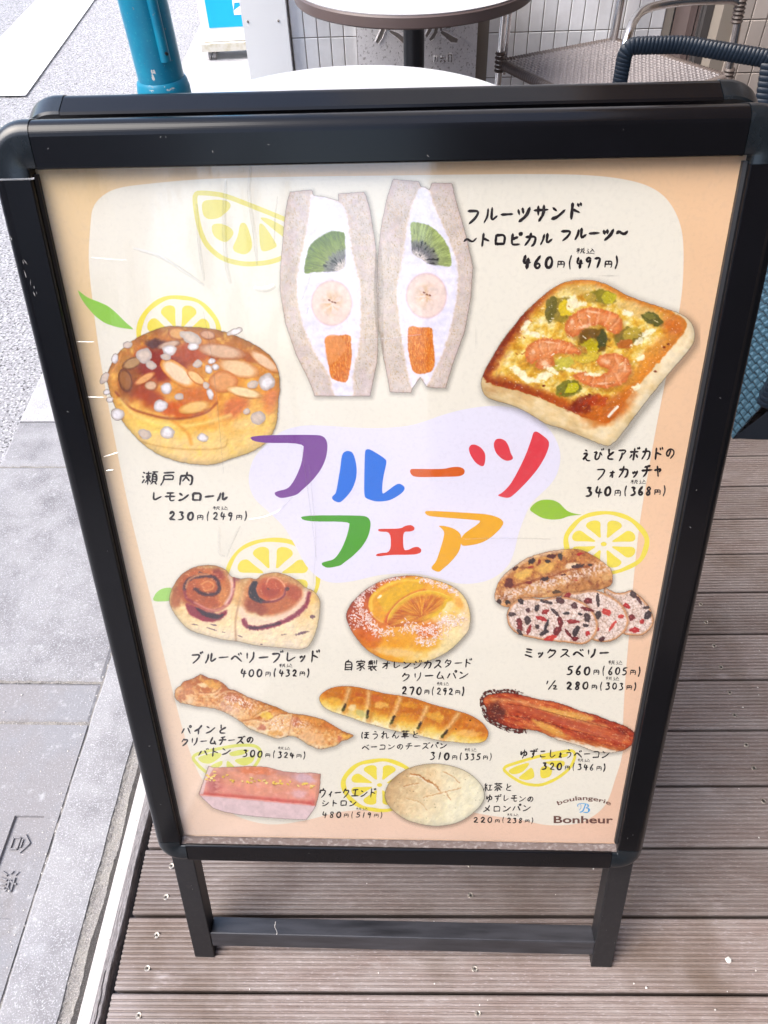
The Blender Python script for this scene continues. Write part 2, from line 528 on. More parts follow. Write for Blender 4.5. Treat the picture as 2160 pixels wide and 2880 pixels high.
sg_.box(-0.0016, -0.0016, 0.00135, 0.0016, 0.0016, 0.00165, 1)
so = sg_.build('screw', [M['screw'], M['screw_dark']], deck)
screw_mesh = so.data
bpy.data.objects.remove(so)
d0 = 0.2465 - 0.0088
for k in range(-3, 29):
    y0 = d0 + k * PITCH + GAP / 2
    p = bpy.data.objects.new('plank', plank_meshes[k % 3])
    COL.objects.link(p)
    p.parent = deck
    p.location = (-0.459, y0, rnd.uniform(-0.0008, 0.0008))
    p.rotation_euler = (0, 0, R(1.1))
    if k < 14:
        for xj in (0.046, 0.55, 1.06):
            for yy in (0.028, 0.075):
                s_ = bpy.data.objects.new('screw', screw_mesh)
                COL.objects.link(s_)
                s_.parent = p
                s_.location = (xj + rnd.uniform(-0.004, 0.004), yy + rnd.uniform(-0.003, 0.003), -0.0012)
                s_.rotation_euler = (0, 0, rnd.uniform(0, 3))
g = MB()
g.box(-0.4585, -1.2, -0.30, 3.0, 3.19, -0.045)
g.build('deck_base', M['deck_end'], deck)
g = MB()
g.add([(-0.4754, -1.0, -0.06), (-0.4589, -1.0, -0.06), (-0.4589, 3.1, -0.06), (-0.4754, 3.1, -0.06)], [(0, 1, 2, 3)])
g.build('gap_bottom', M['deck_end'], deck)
FRAMES = {
    'F1': [0.0001084529, -2.392862e-05, 0.1975849, 1.902625e-06, 9.718021e-05, 0.004815616, 5.786988e-06, -7.506795e-05, 1.0],
    'F2': [0.0001356071, -2.991981e-05, 0.3449787, 2.378999e-06, 0.000121512, 0.01819962, 7.23592e-06, -9.386329e-05, 1.0],
    'F3': [0.0001226089, -2.705195e-05, 0.01055979, 2.150968e-06, 0.0001098648, 0.08880619, 6.542345e-06, -8.486633e-05, 1.0],
    'F4': [0.0001317138, -2.906082e-05, 0.02839771, 2.310699e-06, 0.0001180234, 0.2708872, 7.028178e-06, -9.116849e-05, 1.0],
    'F5': [0.0001026803, -2.265497e-05, 0.2308185, 1.801353e-06, 9.200759e-05, 0.3890412, 5.478963e-06, -7.10723e-05, 1.0],
    'F6': [0.0001148151, -2.533234e-05, 0.3867849, 2.014238e-06, 0.0001028811, 0.31171, 6.126469e-06, -7.947165e-05, 1.0],
    'F7': [0.0001962277, -4.32949e-05, 0.1515811, 3.442486e-06, 0.0001758316, 0.2036829, 1.04706e-05, -0.0001358231, 1.0],
    'F8': [0.0001436574, -3.169601e-05, 0.02128197, 2.520229e-06, 0.0001287256, 0.5384839, 7.665483e-06, -9.943551e-05, 1.0],
    'F9': [0.0001321359, -2.915395e-05, 0.1981379, 2.318103e-06, 0.0001184016, 0.5365026, 7.050701e-06, -9.146065e-05, 1.0],
    'F10': [0.0001257525, -2.774555e-05, 0.3880423, 2.206118e-06, 0.0001126817, 0.5343752, 6.710088e-06, -8.704226e-05, 1.0],
    'F11': [0.0001689249, -3.727092e-05, 0.01169764, 2.963505e-06, 0.0001513667, 0.6530832, 9.01374e-06, -0.0001169249, 1.0],
    'F12': [0.0001880905, -4.149953e-05, 0.2700854, 3.299732e-06, 0.0001685402, 0.6486091, 1.00364e-05, -0.0001301907, 1.0],
    'F13': [0.000130438, -2.877933e-05, 0.002320933, 2.288317e-06, 0.0001168802, -0.0094259, 6.960103e-06, -9.028542e-05, 1.0],
    'F14': [9.399082e-05, -2.073776e-05, 0.3508657, 1.648912e-06, 8.422133e-05, 0.01829901, 5.015299e-06, -6.505772e-05, 1.0],
    'F15': [7.879903e-05, -1.738591e-05, 0.03637917, 1.382397e-06, 7.060859e-05, 0.2669749, 4.204673e-06, -5.45424e-05, 1.0],
    'FT': [0.0003590266, -7.921421e-05, 0.001324196, 6.298521e-06, 0.0003217091, -0.1178517, 1.915746e-05, -0.0002485078, 1.0],
}

# ------------------------------------------------------------------ building: tiled walls, carved stone, posts, added roof
TP, TH, TG = 0.0485, 0.1503, 0.0032
def tile_wall(name, xs_origin, x0, x1, Y, zj, pitch, hh, label, skip=None, ztop=0.80, TM=None):
    TM = TM or M['tile']
    root = thing(name, label, 'wall', ((x0 + x1) / 2, Y + 0.05, -0.03))
    g = MB()
    g.box(x0, Y + 0.0045, -0.05, x1, Y + 0.14, 2.45)
    g.build('wall_body', M['grout'], root)
    tm = MB()
    w, h2, b = pitch - TG, hh - TG, 0.0018
    tm.add([(0, .005, 0), (w, .005, 0), (w, .005, h2), (0, .005, h2), (b, 0, b), (w - b, 0, b), (w - b, 0, h2 - b), (b, 0, h2 - b), (0, .0016, 0), (w, .0016, 0), (w, .0016, h2), (0, .0016, h2)],
           [(0, 1, 9, 8), (1, 2, 10, 9), (2, 3, 11, 10), (3, 0, 8, 11), (8, 9, 5, 4), (9, 10, 6, 5), (10, 11, 7, 6), (11, 8, 4, 7), (4, 5, 6, 7)])
    to = tm.build('tile', TM, None)
    me = to.data
    bpy.data.objects.remove(to)
    i0 = math.ceil((x0 - xs_origin) / pitch - 0.02)
    i1 = int((x1 - xs_origin) / pitch + 0.02)
    base = root.location
    far = MB()
    for i in range(i0, i1):
        xa = xs_origin + i * pitch
        z = zj - hh * round((zj + 0.02) / hh)
        while z < 2.4:
            if not (skip and skip[0] - 0.02 < xa + pitch / 2 < skip[1] + 0.02 and z < 1.05):
                if z < ztop and z > 0.1:
                    t = bpy.data.objects.new('tile', me)
                    COL.objects.link(t)
                    t.parent = root
                    t.location = Vector((xa + TG / 2, Y + rnd.uniform(-0.0003, 0.0003), z + TG / 2)) - base
                    t.rotation_euler = (rnd.uniform(-.006, .006), 0, rnd.uniform(-.008, .008))
                else:
                    far.box(xa + TG / 2, Y, z + TG / 2, xa + pitch - TG / 2, Y + 0.005, z + hh - TG / 2)
            z += hh
    o = far.build('tile', TM, root)
    o['kind'] = 'stuff'
    return root
tile_wall('tiled_wall', -0.4139, -0.465, 0.925, 3.2, 0.4625, TP, TH, 'wall of narrow white glazed tiles behind the tables, around the carved stone', skip=(-0.2199, 0.2251))
tile_wall('tiled_wall', 0.979, 0.985, 3.3, 2.87, 0.570, 0.0508, 0.1565, 'beige tiled wall behind the right-hand side of the wicker seat', TM=M['tile_beige'])

# carved stone plaque: the strokes are cut as recessed grooves
stone = thing('stone_plaque', 'grey granite plaque with carved characters, behind the post of the far round table', 'plaque', (0.003, 3.2, 0.0))
g = MB()
g.box(-0.2185, 3.185, 0.0, 0.2237, 3.26, 1.05)
g.build('plaque_body', M['stone'], stone)
def ribbon2(pts, w):
    L, Rr = [], []
    for i, (x, y) in enumerate(pts):
        a = pts[max(i - 1, 0)]
        b = pts[min(i + 1, len(pts) - 1)]
        dx, dy = b[0] - a[0], b[1] - a[1]
        l = math.hypot(dx, dy) or 1
        ww = w[i] if isinstance(w, (list, tuple)) else w
        L.append((x - dy / l * ww / 2, y + dx / l * ww / 2))
        Rr.append((x + dy / l * ww / 2, y - dx / l * ww / 2))
    return L, Rr
def carve(mb, pts, w, Y, front=0.0016, mi_floor=1):
    """a chiselled stroke: dark floor with a raised burr rim on both sides"""
    L, Rr = ribbon2(pts, w)
    n = len(pts)
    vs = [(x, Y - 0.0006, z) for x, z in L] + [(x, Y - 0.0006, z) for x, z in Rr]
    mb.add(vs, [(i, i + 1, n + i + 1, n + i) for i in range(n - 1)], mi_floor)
    for side, sgn in ((L, 1), (Rr, -1)):
        vs, fs = [], []
        for i, (x, z) in enumerate(side):
            cxp, czp = pts[i]
            ox, oz = x - cxp, z - czp
            l = math.hypot(ox, oz) or 1
            ox, oz = ox / l, oz / l
            vs += [(x, Y - 0.0004, z), (x + ox * .002, Y - front * 2, z + oz * .002), (x + ox * .006, Y + 0.0004, z + oz * .006)]
        for i in range(n - 1):
            a = i * 3
            fs += [(a, a + 3, a + 4, a + 1), (a + 1, a + 4, a + 5, a + 2)]
        mb.add(vs, fs, 0)
carv = MB()
def SP(px, py):                       # plaque drawing units -> wall metres
    return (-0.2199 + (px - 90) / 1520 * 0.445, 0.545 - (py - 20) * 0.000318)
for pts, w in (
    ([(440, 130), (425, 210), (385, 280), (345, 335)], [.018, .014, .014, .010]),
    ([(530, 40), (525, 120), (505, 210)], [.014, .011, .007]),
    ([(450, 40), (520, 60), (560, 60), (650, 60)], [.006, .012, .012, .010]),
    ([(590, 130), (630, 100), (665, 125), (630, 150), (595, 135)], .008),
    ([(510, 220), (600, 260), (700, 330), (790, 370)], [.006, .013, .018, .014]),
    ([(1000, 95), (1040, 130), (1010, 220), (965, 285)], [.012, .014, .012, .008]),
    ([(1100, 160), (1085, 240), (1050, 290), (1010, 320)], [.014, .012, .012, .008]),
    ([(1150, 90), (1145, 160), (1150, 230)], [.010, .008, .006]),
    ([(1120, 95), (1200, 50), (1290, 30), (1350, 55)], [.012, .012, .014, .010]),
    ([(1190, 120), (1250, 70), (1290, 110), (1230, 130)], .012),
    ([(1200, 165), (1270, 160), (1265, 190), (1205, 195)], .008),
    ([(1150, 240), (1220, 275), (1290, 320), (1360, 335)], [.008, .014, .018, .012]),
    ([(1085, 480), (1082, 545)], .003), ([(1085, 500), (1110, 495), (1108, 550)], .003),
    ([(1150, 515), (1210, 505)], .004), ([(1180, 480), (1180, 505)], .004), ([(1165, 530), (1150, 555)], .004), ([(1195, 530), (1212, 552)], .004),
    ([(1250, 480), (1290, 478), (1292, 560)], .004), ([(1250, 480), (1252, 550)], .004), ([(1252, 512), (1290, 512)], .003), ([(1252, 545), (1290, 545)], .003),
):
    carve(carv, [SP(*p) for p in pts], w, 3.185)
c_ = carv.build('carved_lettering', [M['stone'], M['stone_cut']], stone, smooth=True)

# posts between the two walls
dp = thing('door_post', 'dark vertical door post with a pale strip between the two tiled walls', 'door post', (0.955, 3.0, 0))
g = MB(); g.box(0.926, 3.02, 0.0, 0.948, 3.19, 2.4); g.build('post', M['rim'], dp)
g = MB(); g.box(0.950, 2.99, 0.0, 0.957, 3.18, 2.4); g.build('pale_strip', M['alu'], dp)
g = MB(); g.box(0.959, 2.96, 0.0, 0.983, 3.18, 2.4); g.build('post', M['board'], dp)

wp = thing('white_panel', 'plain white board with two small screws, standing at the left end of the tiled wall', 'panel', (-0.55, 3.19, -0.03))
g = MB(); g.cham(-0.632, 3.170, -0.04, -0.468, 3.30, 2.3, 0.004); g.build('board', M['white'], wp)
g = MB()
for x in (-0.612, -0.500):
    g = MB()
    g.lathe([(0.004, 0), (0.004, 0.002), (0.002, 0.003)], n=12)
    g.v = [(x + p[0], 3.170 - p[2], 0.528 + p[1]) for p in g.v]
    g.build('screw', M['screw'], wp)

# unseen roof added to darken the deck's right; orange soffit warms reflections
can = thing('added_canopy', 'unseen flat roof with timber soffit, added to darken the right of the deck', 'added_canopy', (1.7, 1.5, 2.45))
g = MB(); g.box(0.48, -1.0, 2.45, 3.4, 2.4, 2.6); g.build('soffit', M['ceiling'], can)
shop = thing('shop_building', 'brown shop front along the right side of the deck', 'building', (2.9, 0, -0.05))
g = MB(); g.box(2.2, -3.0, -0.05, 6.0, 2.8, 6.5); g.build('wall', M['facade_dark'], shop)
g = MB(); g.box(2.19, -1.5, 0.0, 2.199, 2.2, 2.2); g.build('window', M['glass_dark'], shop)
up = thing('upper_storey', 'pale upper storey above the tiled wall', 'building', (1.0, 4.5, 2.6))
g = MB(); g.box(-0.46, 3.35, -0.05, 6.0, 9.0, 6.5); g.build('wall', M['facade'], up)

# houses across the street, behind the photographer, mirrored in the sign's cover
def house(x0, y0, x1, y1, h, m, label, face='y', bays=5, floors=2):
    t = thing('street_house', label, 'building', ((x0 + x1) / 2, (y0 + y1) / 2, ZS))
    g = MB(); g.box(x0, y0, ZS, x1, y1, h); g.build('wall', m, t)
    for fl in range(floors):
        for b in range(bays):
            z0 = 0.35 + fl * h / floors
            z1 = z0 + h / floors * 0.62
            if face == 'y':
                w = (x1 - x0) / bays
                a = x0 + b * w + w * 0.18
                g = MB(); g.box(a, y1 + 0.002, z0, a + w * 0.62, y1 + 0.06, z1)
            else:
                w = (y1 - y0) / bays
                a = y0 + b * w + w * 0.18
                g = MB(); g.box(x1 + 0.002, a, z0, x1 + 0.06, a + w * 0.62, z1)
            g.build('window', M['glass_dark'], t)
    return t
house(-14, -12, -8.0, 6, 5.5, M['facade'], 'pale two-storey house across the street', 'x', 7)
hp = house(-9, -16, -4.6, -10.0, 6.5, M['facade'], 'pale house at the end of the street behind the camera', 'y', 6)
ft = thing('added_slat_fence', 'unseen dark slatted fence, added behind the camera to streak the reflection in the cover', 'fence', (-2.2, -6, ZS))  # unseen slats added to break up the sky mirrored in the cover
for k in range(11):
    xk = -3.6 + k * 0.26
    g = MB(); g.box(xk, -6.0, ZS, xk + (0.14 if k % 3 else 0.05), -5.92, 1.15 + 0.9 * (k % 4 == 0) + 0.25 * (k % 3))
    g.build('slat', M['facade_dark'], ft)
house(0.1, -9, 8, -4.6, 7.5, M['facade_dark'], 'unseen brown building behind the camera, raised to darken the right-hand reflections', 'y', 4)  # tall on purpose: keeps sky out of the right-hand frame and cover reflections

g = MB(); g.box(-0.459, -4.59, -0.05, 2.19, -1.21, -0.002)
structure(g.build('deck_walkway', M['deck']))

# ------------------------------------------------------------------ teal lamp post
pl = thing('street_pole', 'teal painted steel pole with chipped paint and a ring collar beside the road', 'pole', (-0.83, 2.70, ZS))
TILT = 0.0
def polept(z):
    return (-0.830 - 0.016 * (z - 0.45), 2.70, z)
g = MB(); g.tube([polept(z) for z in np.linspace(0.49, 3.6, 12)], 0.074, n=40); g.build('shaft', M['pole'], pl, smooth=True)
g = MB(); g.tube([polept(z) for z in (ZS, 0.1, 0.3, 0.468, 0.476, 0.488, 0.496)], [0.086, 0.086, 0.086, 0.086, 0.0835, 0.0815, 0.076], n=40); g.build('base_sleeve', M['pole_band'], pl, smooth=True)
g = MB()
a = R(-52)
g.tube([(polept(z)[0] + 0.074 * math.cos(a), 2.70 + 0.074 * math.sin(a), z) for z in np.linspace(0.56, 3.5, 8)], 0.016, n=14)
g.build('cable_duct', M['pole'], pl, smooth=True)
g = MB()
g.tube([(polept(0.56)[0] + 0.090 * math.cos(a), 2.70 + 0.090 * math.sin(a), 0.585), (polept(0.56)[0] + 0.096 * math.cos(a), 2.70 + 0.096 * math.sin(a), 0.585)], 0.005, n=10)
g.build('bolt', M['lip'], pl)

# ------------------------------------------------------------------ wheeled sign with a blue poster
ws = thing('wheeled_sign', 'white wheeled sign with a bright blue poster and white numeral at the roadside', 'sign', (-0.85, 4.75, -0.02))
def WS(u, w, z):                       # u along the board, w out towards the camera
    a = R(5)
    return (-1.17 + u * math.cos(a) + w * math.sin(a), 4.64 + u * math.sin(a) - w * math.cos(a), z)
def wbox(name, m, u0, w0, z0, u1, w1, z1):
    g = MB().box(u0, w0, z0, u1, w1, z1)
    g.v = [WS(*p) for p in g.v]
    return g.build(name, m, ws)
wbox('board', M['white'], 0.02, -0.05, 0.065, 0.62, 0.0, 1.5)
wbox('base_bar', M['yellowed'], 0.005, -0.14, 0.024, 0.64, 0.03, 0.062)
po = wbox('poster', M['cyan'], 0.062, 0.001, 0.130, 0.585, 0.004, 1.42)
g = MB()
def wpoly(pts, w=0.006):
    n = len(pts)
    g.add([WS(u - 0.07, w, z - 0.15) for u, z in pts], [tuple(range(n))])
wpoly([(0.275, 0.335), (0.58, 0.335), (0.58, 0.375), (0.335, 0.375), (0.34, 0.39), (0.275, 0.355)])
wpoly([(0.34, 0.39), (0.285, 0.39), (0.275, 0.3551), (0.275, 0.40), (0.29, 0.45), (0.335, 0.49), (0.38, 0.50), (0.40, 0.46)])
wpoly([(0.24, 0.54), (0.30, 0.54), (0.30, 0.60), (0.24, 0.60)])
o = g.build('numeral', M['white'], ws)
for (u, w) in ((0.05, 0.0), (0.05, -0.12), (0.58, 0.0), (0.58, -0.12)):
    g = MB()
    for du in (-0.016, 0.010):
        c = Vector(WS(u + du, w, 0.001)); d = Vector(WS(u + du + 0.012, w, 0.001))
        g.tube([c, d], 0.021, n=20)
    g.tube([WS(u, w, 0.0), WS(u, w, 0.03)], 0.010, n=10)
    g.build('caster', M['rubber'], ws, smooth=True)

# ------------------------------------------------------------------ round tables
def round_table(cx_, cy_, r, label, base_z=0.0):
    t = thing('round_table', label, 'table', (cx_, cy_, base_z), 'round pavement tables')
    g = MB(); g.lathe([(r - 0.006, 0.716), (r - 0.004, 0.7205), (r - 0.010, 0.7215)], (cx_, cy_, 0), 96); g.build('table_top', M['table_top'], t, smooth=True)
    g = MB(); g.lathe([(r - 0.03, 0.684), (r - 0.004, 0.684), (r, 0.688), (r, 0.713), (r - 0.004, 0.717), (r - 0.02, 0.7165)], (cx_, cy_, 0), 96); g.build('rim', M['rim'], t, smooth=True)
    g = MB(); g.lathe([(0.034, 0.02), (0.034, 0.684)], (cx_, cy_ - 0.0, 0), 32); g.build('post', M['post'], t, smooth=True)
    g = MB(); g.lathe([(0.21, 0.0), (0.21, 0.012), (0.05, 0.022), (0.036, 0.03)], (cx_, cy_, 0), 48); g.build('base', M['post'], t, smooth=True)
    return t
round_table(-0.14, 1.625, 0.405, 'near round table with a shiny pale top, right behind the sandwich board')
round_table(-0.008, 2.80, 0.372, 'far round table with a thick brown rim, in front of the carved stone')

# ------------------------------------------------------------------ woven surface: geometry strips over and under
def weave(fn, nu, nv, wu, name, mats, parent, amp=0.0022, diag=False):
    """fn(u,v)->(point, normal); nu x nv raised strap crossings"""
    g = MB()
    for i in range(nu):
        for j in range(nv):
            u0, u1 = (i + 0.04) / nu, (i + 0.96) / nu
            v0, v1 = (j + 0.10) / nv, (j + 0.90) / nv
            if (i + j) % 2:
                u0, u1, v0, v1 = (i + 0.10) / nu, (i + 0.90) / nu, (j - 0.02) / nv, (j + 1.02) / nv
            up_ = amp
            vs = []
            for (a, b, hh) in ((u0, v0, 0), (u1, v0, 0), (u1, v1, 0), (u0, v1, 0),
                               ((u0 * 3 + u1) / 4, (v0 * 3 + v1) / 4, 1), ((u0 + u1 * 3) / 4, (v0 * 3 + v1) / 4, 1), ((u0 + u1 * 3) / 4, (v0 + v1 * 3) / 4, 1), ((u0 * 3 + u1) / 4, (v0 + v1 * 3) / 4, 1)):
                p, nrm = fn(min(max(a, 0), 1), min(max(b, 0), 1))
                p = Vector(p) + Vector(nrm) * (up_ * hh)
                vs.append(tuple(p))
            g.add(vs, [(4, 5, 6, 7), (0, 1, 5, 4), (1, 2, 6, 5), (2, 3, 7, 6), (3, 0, 4, 7)])
    return g.build(name, mats, parent, recalc=False)

def arc_pts(pts, r=0.04, n=6):
    """polyline with rounded corners"""
    pts = [Vector(p) for p in pts]
    out = [pts[0]]
    for i in range(1, len(pts) - 1):
        a, b, c = pts[i - 1], pts[i], pts[i + 1]
        d1, d2 = (a - b), (c - b)
        rr = min(r, d1.length * .45, d2.length * .45)
        p0, p1 = b + d1.normalized() * rr, b + d2.normalized() * rr
        for k in range(n + 1):
            t = k / n
            out.append(p0 * (1 - t) ** 2 + b * 2 * t * (1 - t) + p1 * t * t)
    out.append(pts[-1])
    return out

# aluminium armchair with a woven seat
ch = thing('cafe_chair', 'aluminium tube armchair with grey-brown woven seat in front of the tiled wall', 'chair', (0.64, 2.82, 0))
SF, SR, SL, SB = Vector((0.58, 2.42, .45)), Vector((1.0, 2.73, .45)), Vector((0.29, 2.93, .45)), Vector((0.71, 3.13, .45))
def seatpt(u, v):
    p = SL * (1 - u) * (1 - v) + SF * u * (1 - v) + SB * (1 - u) * v + SR * u * v
    # rounded back corners, dished middle
    p = p.copy()
    p.z -= 0.014 * math.sin(math.pi * u) * math.sin(math.pi * v)
    return p, Vector((0, 0, 1))
weave(seatpt, 30, 30, 1, 'seat', M['weave_grey'], ch, amp=0.0035)
g = MB()
n_ = 12
vs = []
for i in range(n_ + 1):
    for j in range(n_ + 1):
        p, _n = seatpt(i / n_, j / n_)
        vs.append((p.x, p.y, p.z - 0.002))
g.add(vs, [(i * (n_ + 1) + j, (i + 1) * (n_ + 1) + j, (i + 1) * (n_ + 1) + j + 1, i * (n_ + 1) + j + 1) for i in range(n_) for j in range(n_)])
g.build('seat_underlay', M['weave_dark'], ch)
for a, b in ((SL, SF), (SF, SR), (SR, SB), (SB, SL)):
    g = MB()
    g.tube([a + (b - a) * 0.03 + Vector((0, 0, -.008)), b + (a - b) * 0.03 + Vector((0, 0, -.008))], 0.014, n=12)
    m_ = int((b - a).length / 0.011)
    for k in range(m_):
        c = a + (b - a) * ((k + .5) / m_) + Vector((0, 0, -.008))
        d = (b - a).normalized() * 0.0042
        g.tube([c - d, c, c + d], [0.0140, 0.0165, 0.0140], n=12, cap=False)
    g.build('seat_rail', M['wrap'], ch, smooth=True)
def leg(pts, rr=0.0125, name='leg'):
    g = MB(); g.tube(arc_pts(pts, 0.09, 8), rr, n=16); return g.build(name, M['alu'], ch, smooth=True)
leg([(0.585, 2.40, 0), (0.575, 2.405, 0.45), (0.592, 2.46, 0.660), (0.665, 2.63, 0.672), (0.80, 2.69, 0.672), (0.955, 2.722, 0.664), (0.975, 2.725, 0.655)], name='arm')
leg([(1.02, 2.74, 0), (1.005, 2.728, 0.45), (0.985, 2.728, 0.645)])
leg([(0.272, 2.90, 0), (0.286, 2.915, 0.45), (0.29, 2.92, 0.70), (0.30, 3.0, 0.9)])
leg([(0.305, 2.96, 0.40), (0.317, 2.97, 0.70), (0.33, 3.02, 0.95)], 0.0085)
leg([(0.72, 3.15, 0), (0.705, 3.12, 0.45), (0.72, 3.14, 0.95)], 0.016)
for (c, d) in (((0.985, 2.728, 0.60), (0.978, 2.726, 0.70)), ((1.006, 2.729, 0.42), (1.003, 2.728, 0.475)), ((0.286, 2.914, 0.42), (0.286, 2.914, 0.485))):
    g = MB()
    c, d = Vector(c), Vector(d)
    m_ = max(4, int((d - c).length / 0.011))
    for k in range(m_):
        e = c + (d - c) * ((k + .5) / m_)
        dd = (d - c).normalized() * 0.0052
        g.tube([e - dd, e, e + dd], [0.0145, 0.0185, 0.0145], n=14)
    g.build('cord_wrap', M['wrap'], ch, smooth=True)

# navy wicker armchair: far arm loop above the sign, body showing right of it
nv = thing('wicker_armchair', 'navy blue woven wicker armchair close behind the right side of the sandwich board', 'chair', (1.0, 1.9, 0))
def wicker_bar(path, w, hgt, name, step=0.0135):
    """rectangular rail wrapped in overlapping cord: one bulging ring per turn"""
    g = MB()
    path = [Vector(p) for p in path]
    L = [0]
    for a, b in zip(path, path[1:]):
        L.append(L[-1] + (b - a).length)
    n = int(L[-1] / step)
    def at(s):
        for i in range(len(path) - 1):
            if s <= L[i + 1] or i == len(path) - 2:
                t = (s - L[i]) / max(1e-9, L[i + 1] - L[i])
                return path[i].lerp(path[i + 1], t), (path[i + 1] - path[i]).normalized()
    side = Vector((0, 0, 1))
    for k in range(n):
        s0 = k * step
        rings = []
        for (f, sc) in ((-0.05, 0.95), (0.25, 1.02), (0.75, 1.02), (1.05, 0.94)):
            p, t = at(min(max(s0 + f * step, 0), L[-1]))
            hz = Vector((0.25, 0.97, 0))
            a = (hz - t * hz.dot(t)).normalized()
            b = t.cross(a).normalized()
            ww, hh = w / 2 * sc, hgt / 2 * sc
            ring = []
            for (q1, q2) in ((1, .55), (.6, 1), (-.6, 1), (-1, .55), (-1, -.55), (-.6, -1), (.6, -1), (1, -.55)):
                ring.append(p + a * (q1 * ww) + b * (q2 * hh) + t * (0.25 * step * q2))
            rings.append(ring)
        vs = [q for r_ in rings for q in r_]
        fs = []
        for i in range(3):
            for c in range(8):
                c2 = (c + 1) % 8
                fs.append((i * 8 + c, i * 8 + c2, (i + 1) * 8 + c2, (i + 1) * 8 + c))
        fs.append(tuple(range(7, -1, -1)))
        fs.append(tuple(24 + c for c in range(8)))
        g.add(vs, fs)
    return g.build(name, M['navy'], nv, smooth=True)
A0 = (0.572, 2.37, 0.645)
wicker_bar(arc_pts([(0.578, 2.36, 0.05), (0.574, 2.37, 0.648), (0.72, 2.345, 0.655), (0.93, 2.26, 0.640), (1.05, 2.2, 0.62)], 0.03, 5), 0.030, 0.040, 'arm', step=0.010)
wicker_bar(arc_pts([(0.96, 2.15, 0.05), (0.95, 2.17, 0.36), (0.93, 2.25, 0.64)], 0.03, 5), 0.03, 0.05, 'back_post')
wicker_bar(arc_pts([(0.862, 1.50, 0.10), (0.94, 1.52, 0.66), (1.25, 1.50, 0.66), (1.5, 1.45, 0.64)], 0.04, 5), 0.036, 0.046, 'arm')
E0, E1 = Vector((0.808, 1.484, 0.0)), Vector((1.00, 1.50, 0.30))
def apron(u, v):
    a = E0.lerp(E1, v)
    b = Vector((0.60, 2.30, 0.0)).lerp(Vector((0.86, 2.22, 0.30)), v)
    p = a.lerp(b, u)
    bul = 0.05 * math.sin(math.pi * v)
    p = p + Vector((-0.7, -0.1, 0.7)) * bul * 0.6
    return p, Vector((-0.75, -0.15, 0.64)).normalized()
weave(apron, 44, 20, 1, 'seat_apron', M['navy_light'], nv, amp=0.0065)
g = MB()
vs = []
for i in range(13):
    for j in range(9):
        p, _n = apron(i / 12, j / 8)
        p = p - _n * 0.002
        vs.append(tuple(p))
g.add(vs, [(i * 9 + j, (i + 1) * 9 + j, (i + 1) * 9 + j + 1, i * 9 + j + 1) for i in range(12) for j in range(8)])
g.build('apron_underlay', M['navy_dark'], nv)
g = MB()
g.add([(0.808, 1.486, 0.0), (1.6, 1.46, 0.0), (1.6, 1.46, 0.36), (1.05, 1.49, 0.34), (0.97, 1.492, 0.26), (0.905, 1.49, 0.15), (0.86, 1.488, 0.075)], [(0, 1, 2, 3, 4, 5, 6)])
g.build('side_panel', M['navy_dark'], nv)
def seat2(u, v):
    a = Vector((1.00, 1.50, 0.30)).lerp(Vector((1.5, 1.47, 0.36)), v)
    b = Vector((0.86, 2.22, 0.30)).lerp(Vector((1.5, 2.15, 0.36)), v)
    return a.lerp(b, u), Vector((0, 0, 1))
weave(seat2, 40, 26, 1, 'seat', M['navy'], nv, amp=0.005)
g = MB()
g.add([(1.0, 1.5, .297), (1.5, 1.47, .357), (1.5, 2.15, .357), (.86, 2.22, .297)], [(0, 1, 2, 3)])
g.build('seat_underlay', M['navy_dark'], nv)

# ------------------------------------------------------------------ the sandwich board
SO = Vector((-0.31871815, 0.63509651, 1.06682532))
SN = Vector((0.0, -0.94896193, 0.31539064))
SV = Vector((0.0, 0.31539064, 0.94896193))
def S(s, t, n=0.0):
    """sheet coordinates: s to the right, t down from the top inner edge, n out of the face"""
    return Vector((SO.x + s, SO.y - t * SV.y + n * SN.y, SO.z - t * SV.z + n * SN.z))
PW, PH = 0.584, 0.8265
GZ = 0.0
def t_ground(n):
    return (SO.z + n * SN.z - GZ) / SV.z
board = thing('sandwich_board', 'black framed A-board with a bakery fruit fair poster, standing on the deck', 'sandwich board', (-0.027, 0.62, 0.0))

RP = [(0.0, -0.004), (0.0, 0.0100), (0.0006, 0.0112), (0.0016, 0.0118), (0.0245, 0.0128)] + [(0.0245 + 0.0121 * math.sin(R(a_)), 0.0007 + 0.0121 * math.cos(R(a_))) for a_ in range(12, 91, 6)] + [(0.0366, -0.016), (0.0350, -0.018), (0.0, -0.018)]
RPB = [(0.0, -0.004), (0.0, 0.0100), (0.0006, 0.0112), (0.0016, 0.0118), (0.0290, 0.0118), (0.0306, 0.0112), (0.0314, 0.0098), (0.0314, -0.018), (0.0, -0.018)]
def rail(p0, p1, out, prof, name, m, parent, SS=S, bot=False):
    """extrude a frame profile from p0 to p1 (s,t), 'out' = outward direction in (s,t)"""
    g = MB()
    vs = []
    k = len(prof)
    for (s, t) in (p0, p1):
        for (d, n) in prof:
            vs.append(SS(s + out[0] * d, t + out[1] * d, n))
    g.add(vs, [(i, (i + 1) % k, k + (i + 1) % k, k + i) for i in range(k)] + [tuple(range(k - 1, -1, -1)), tuple(k + i for i in range(k))])
    return g.build(name, m, parent)
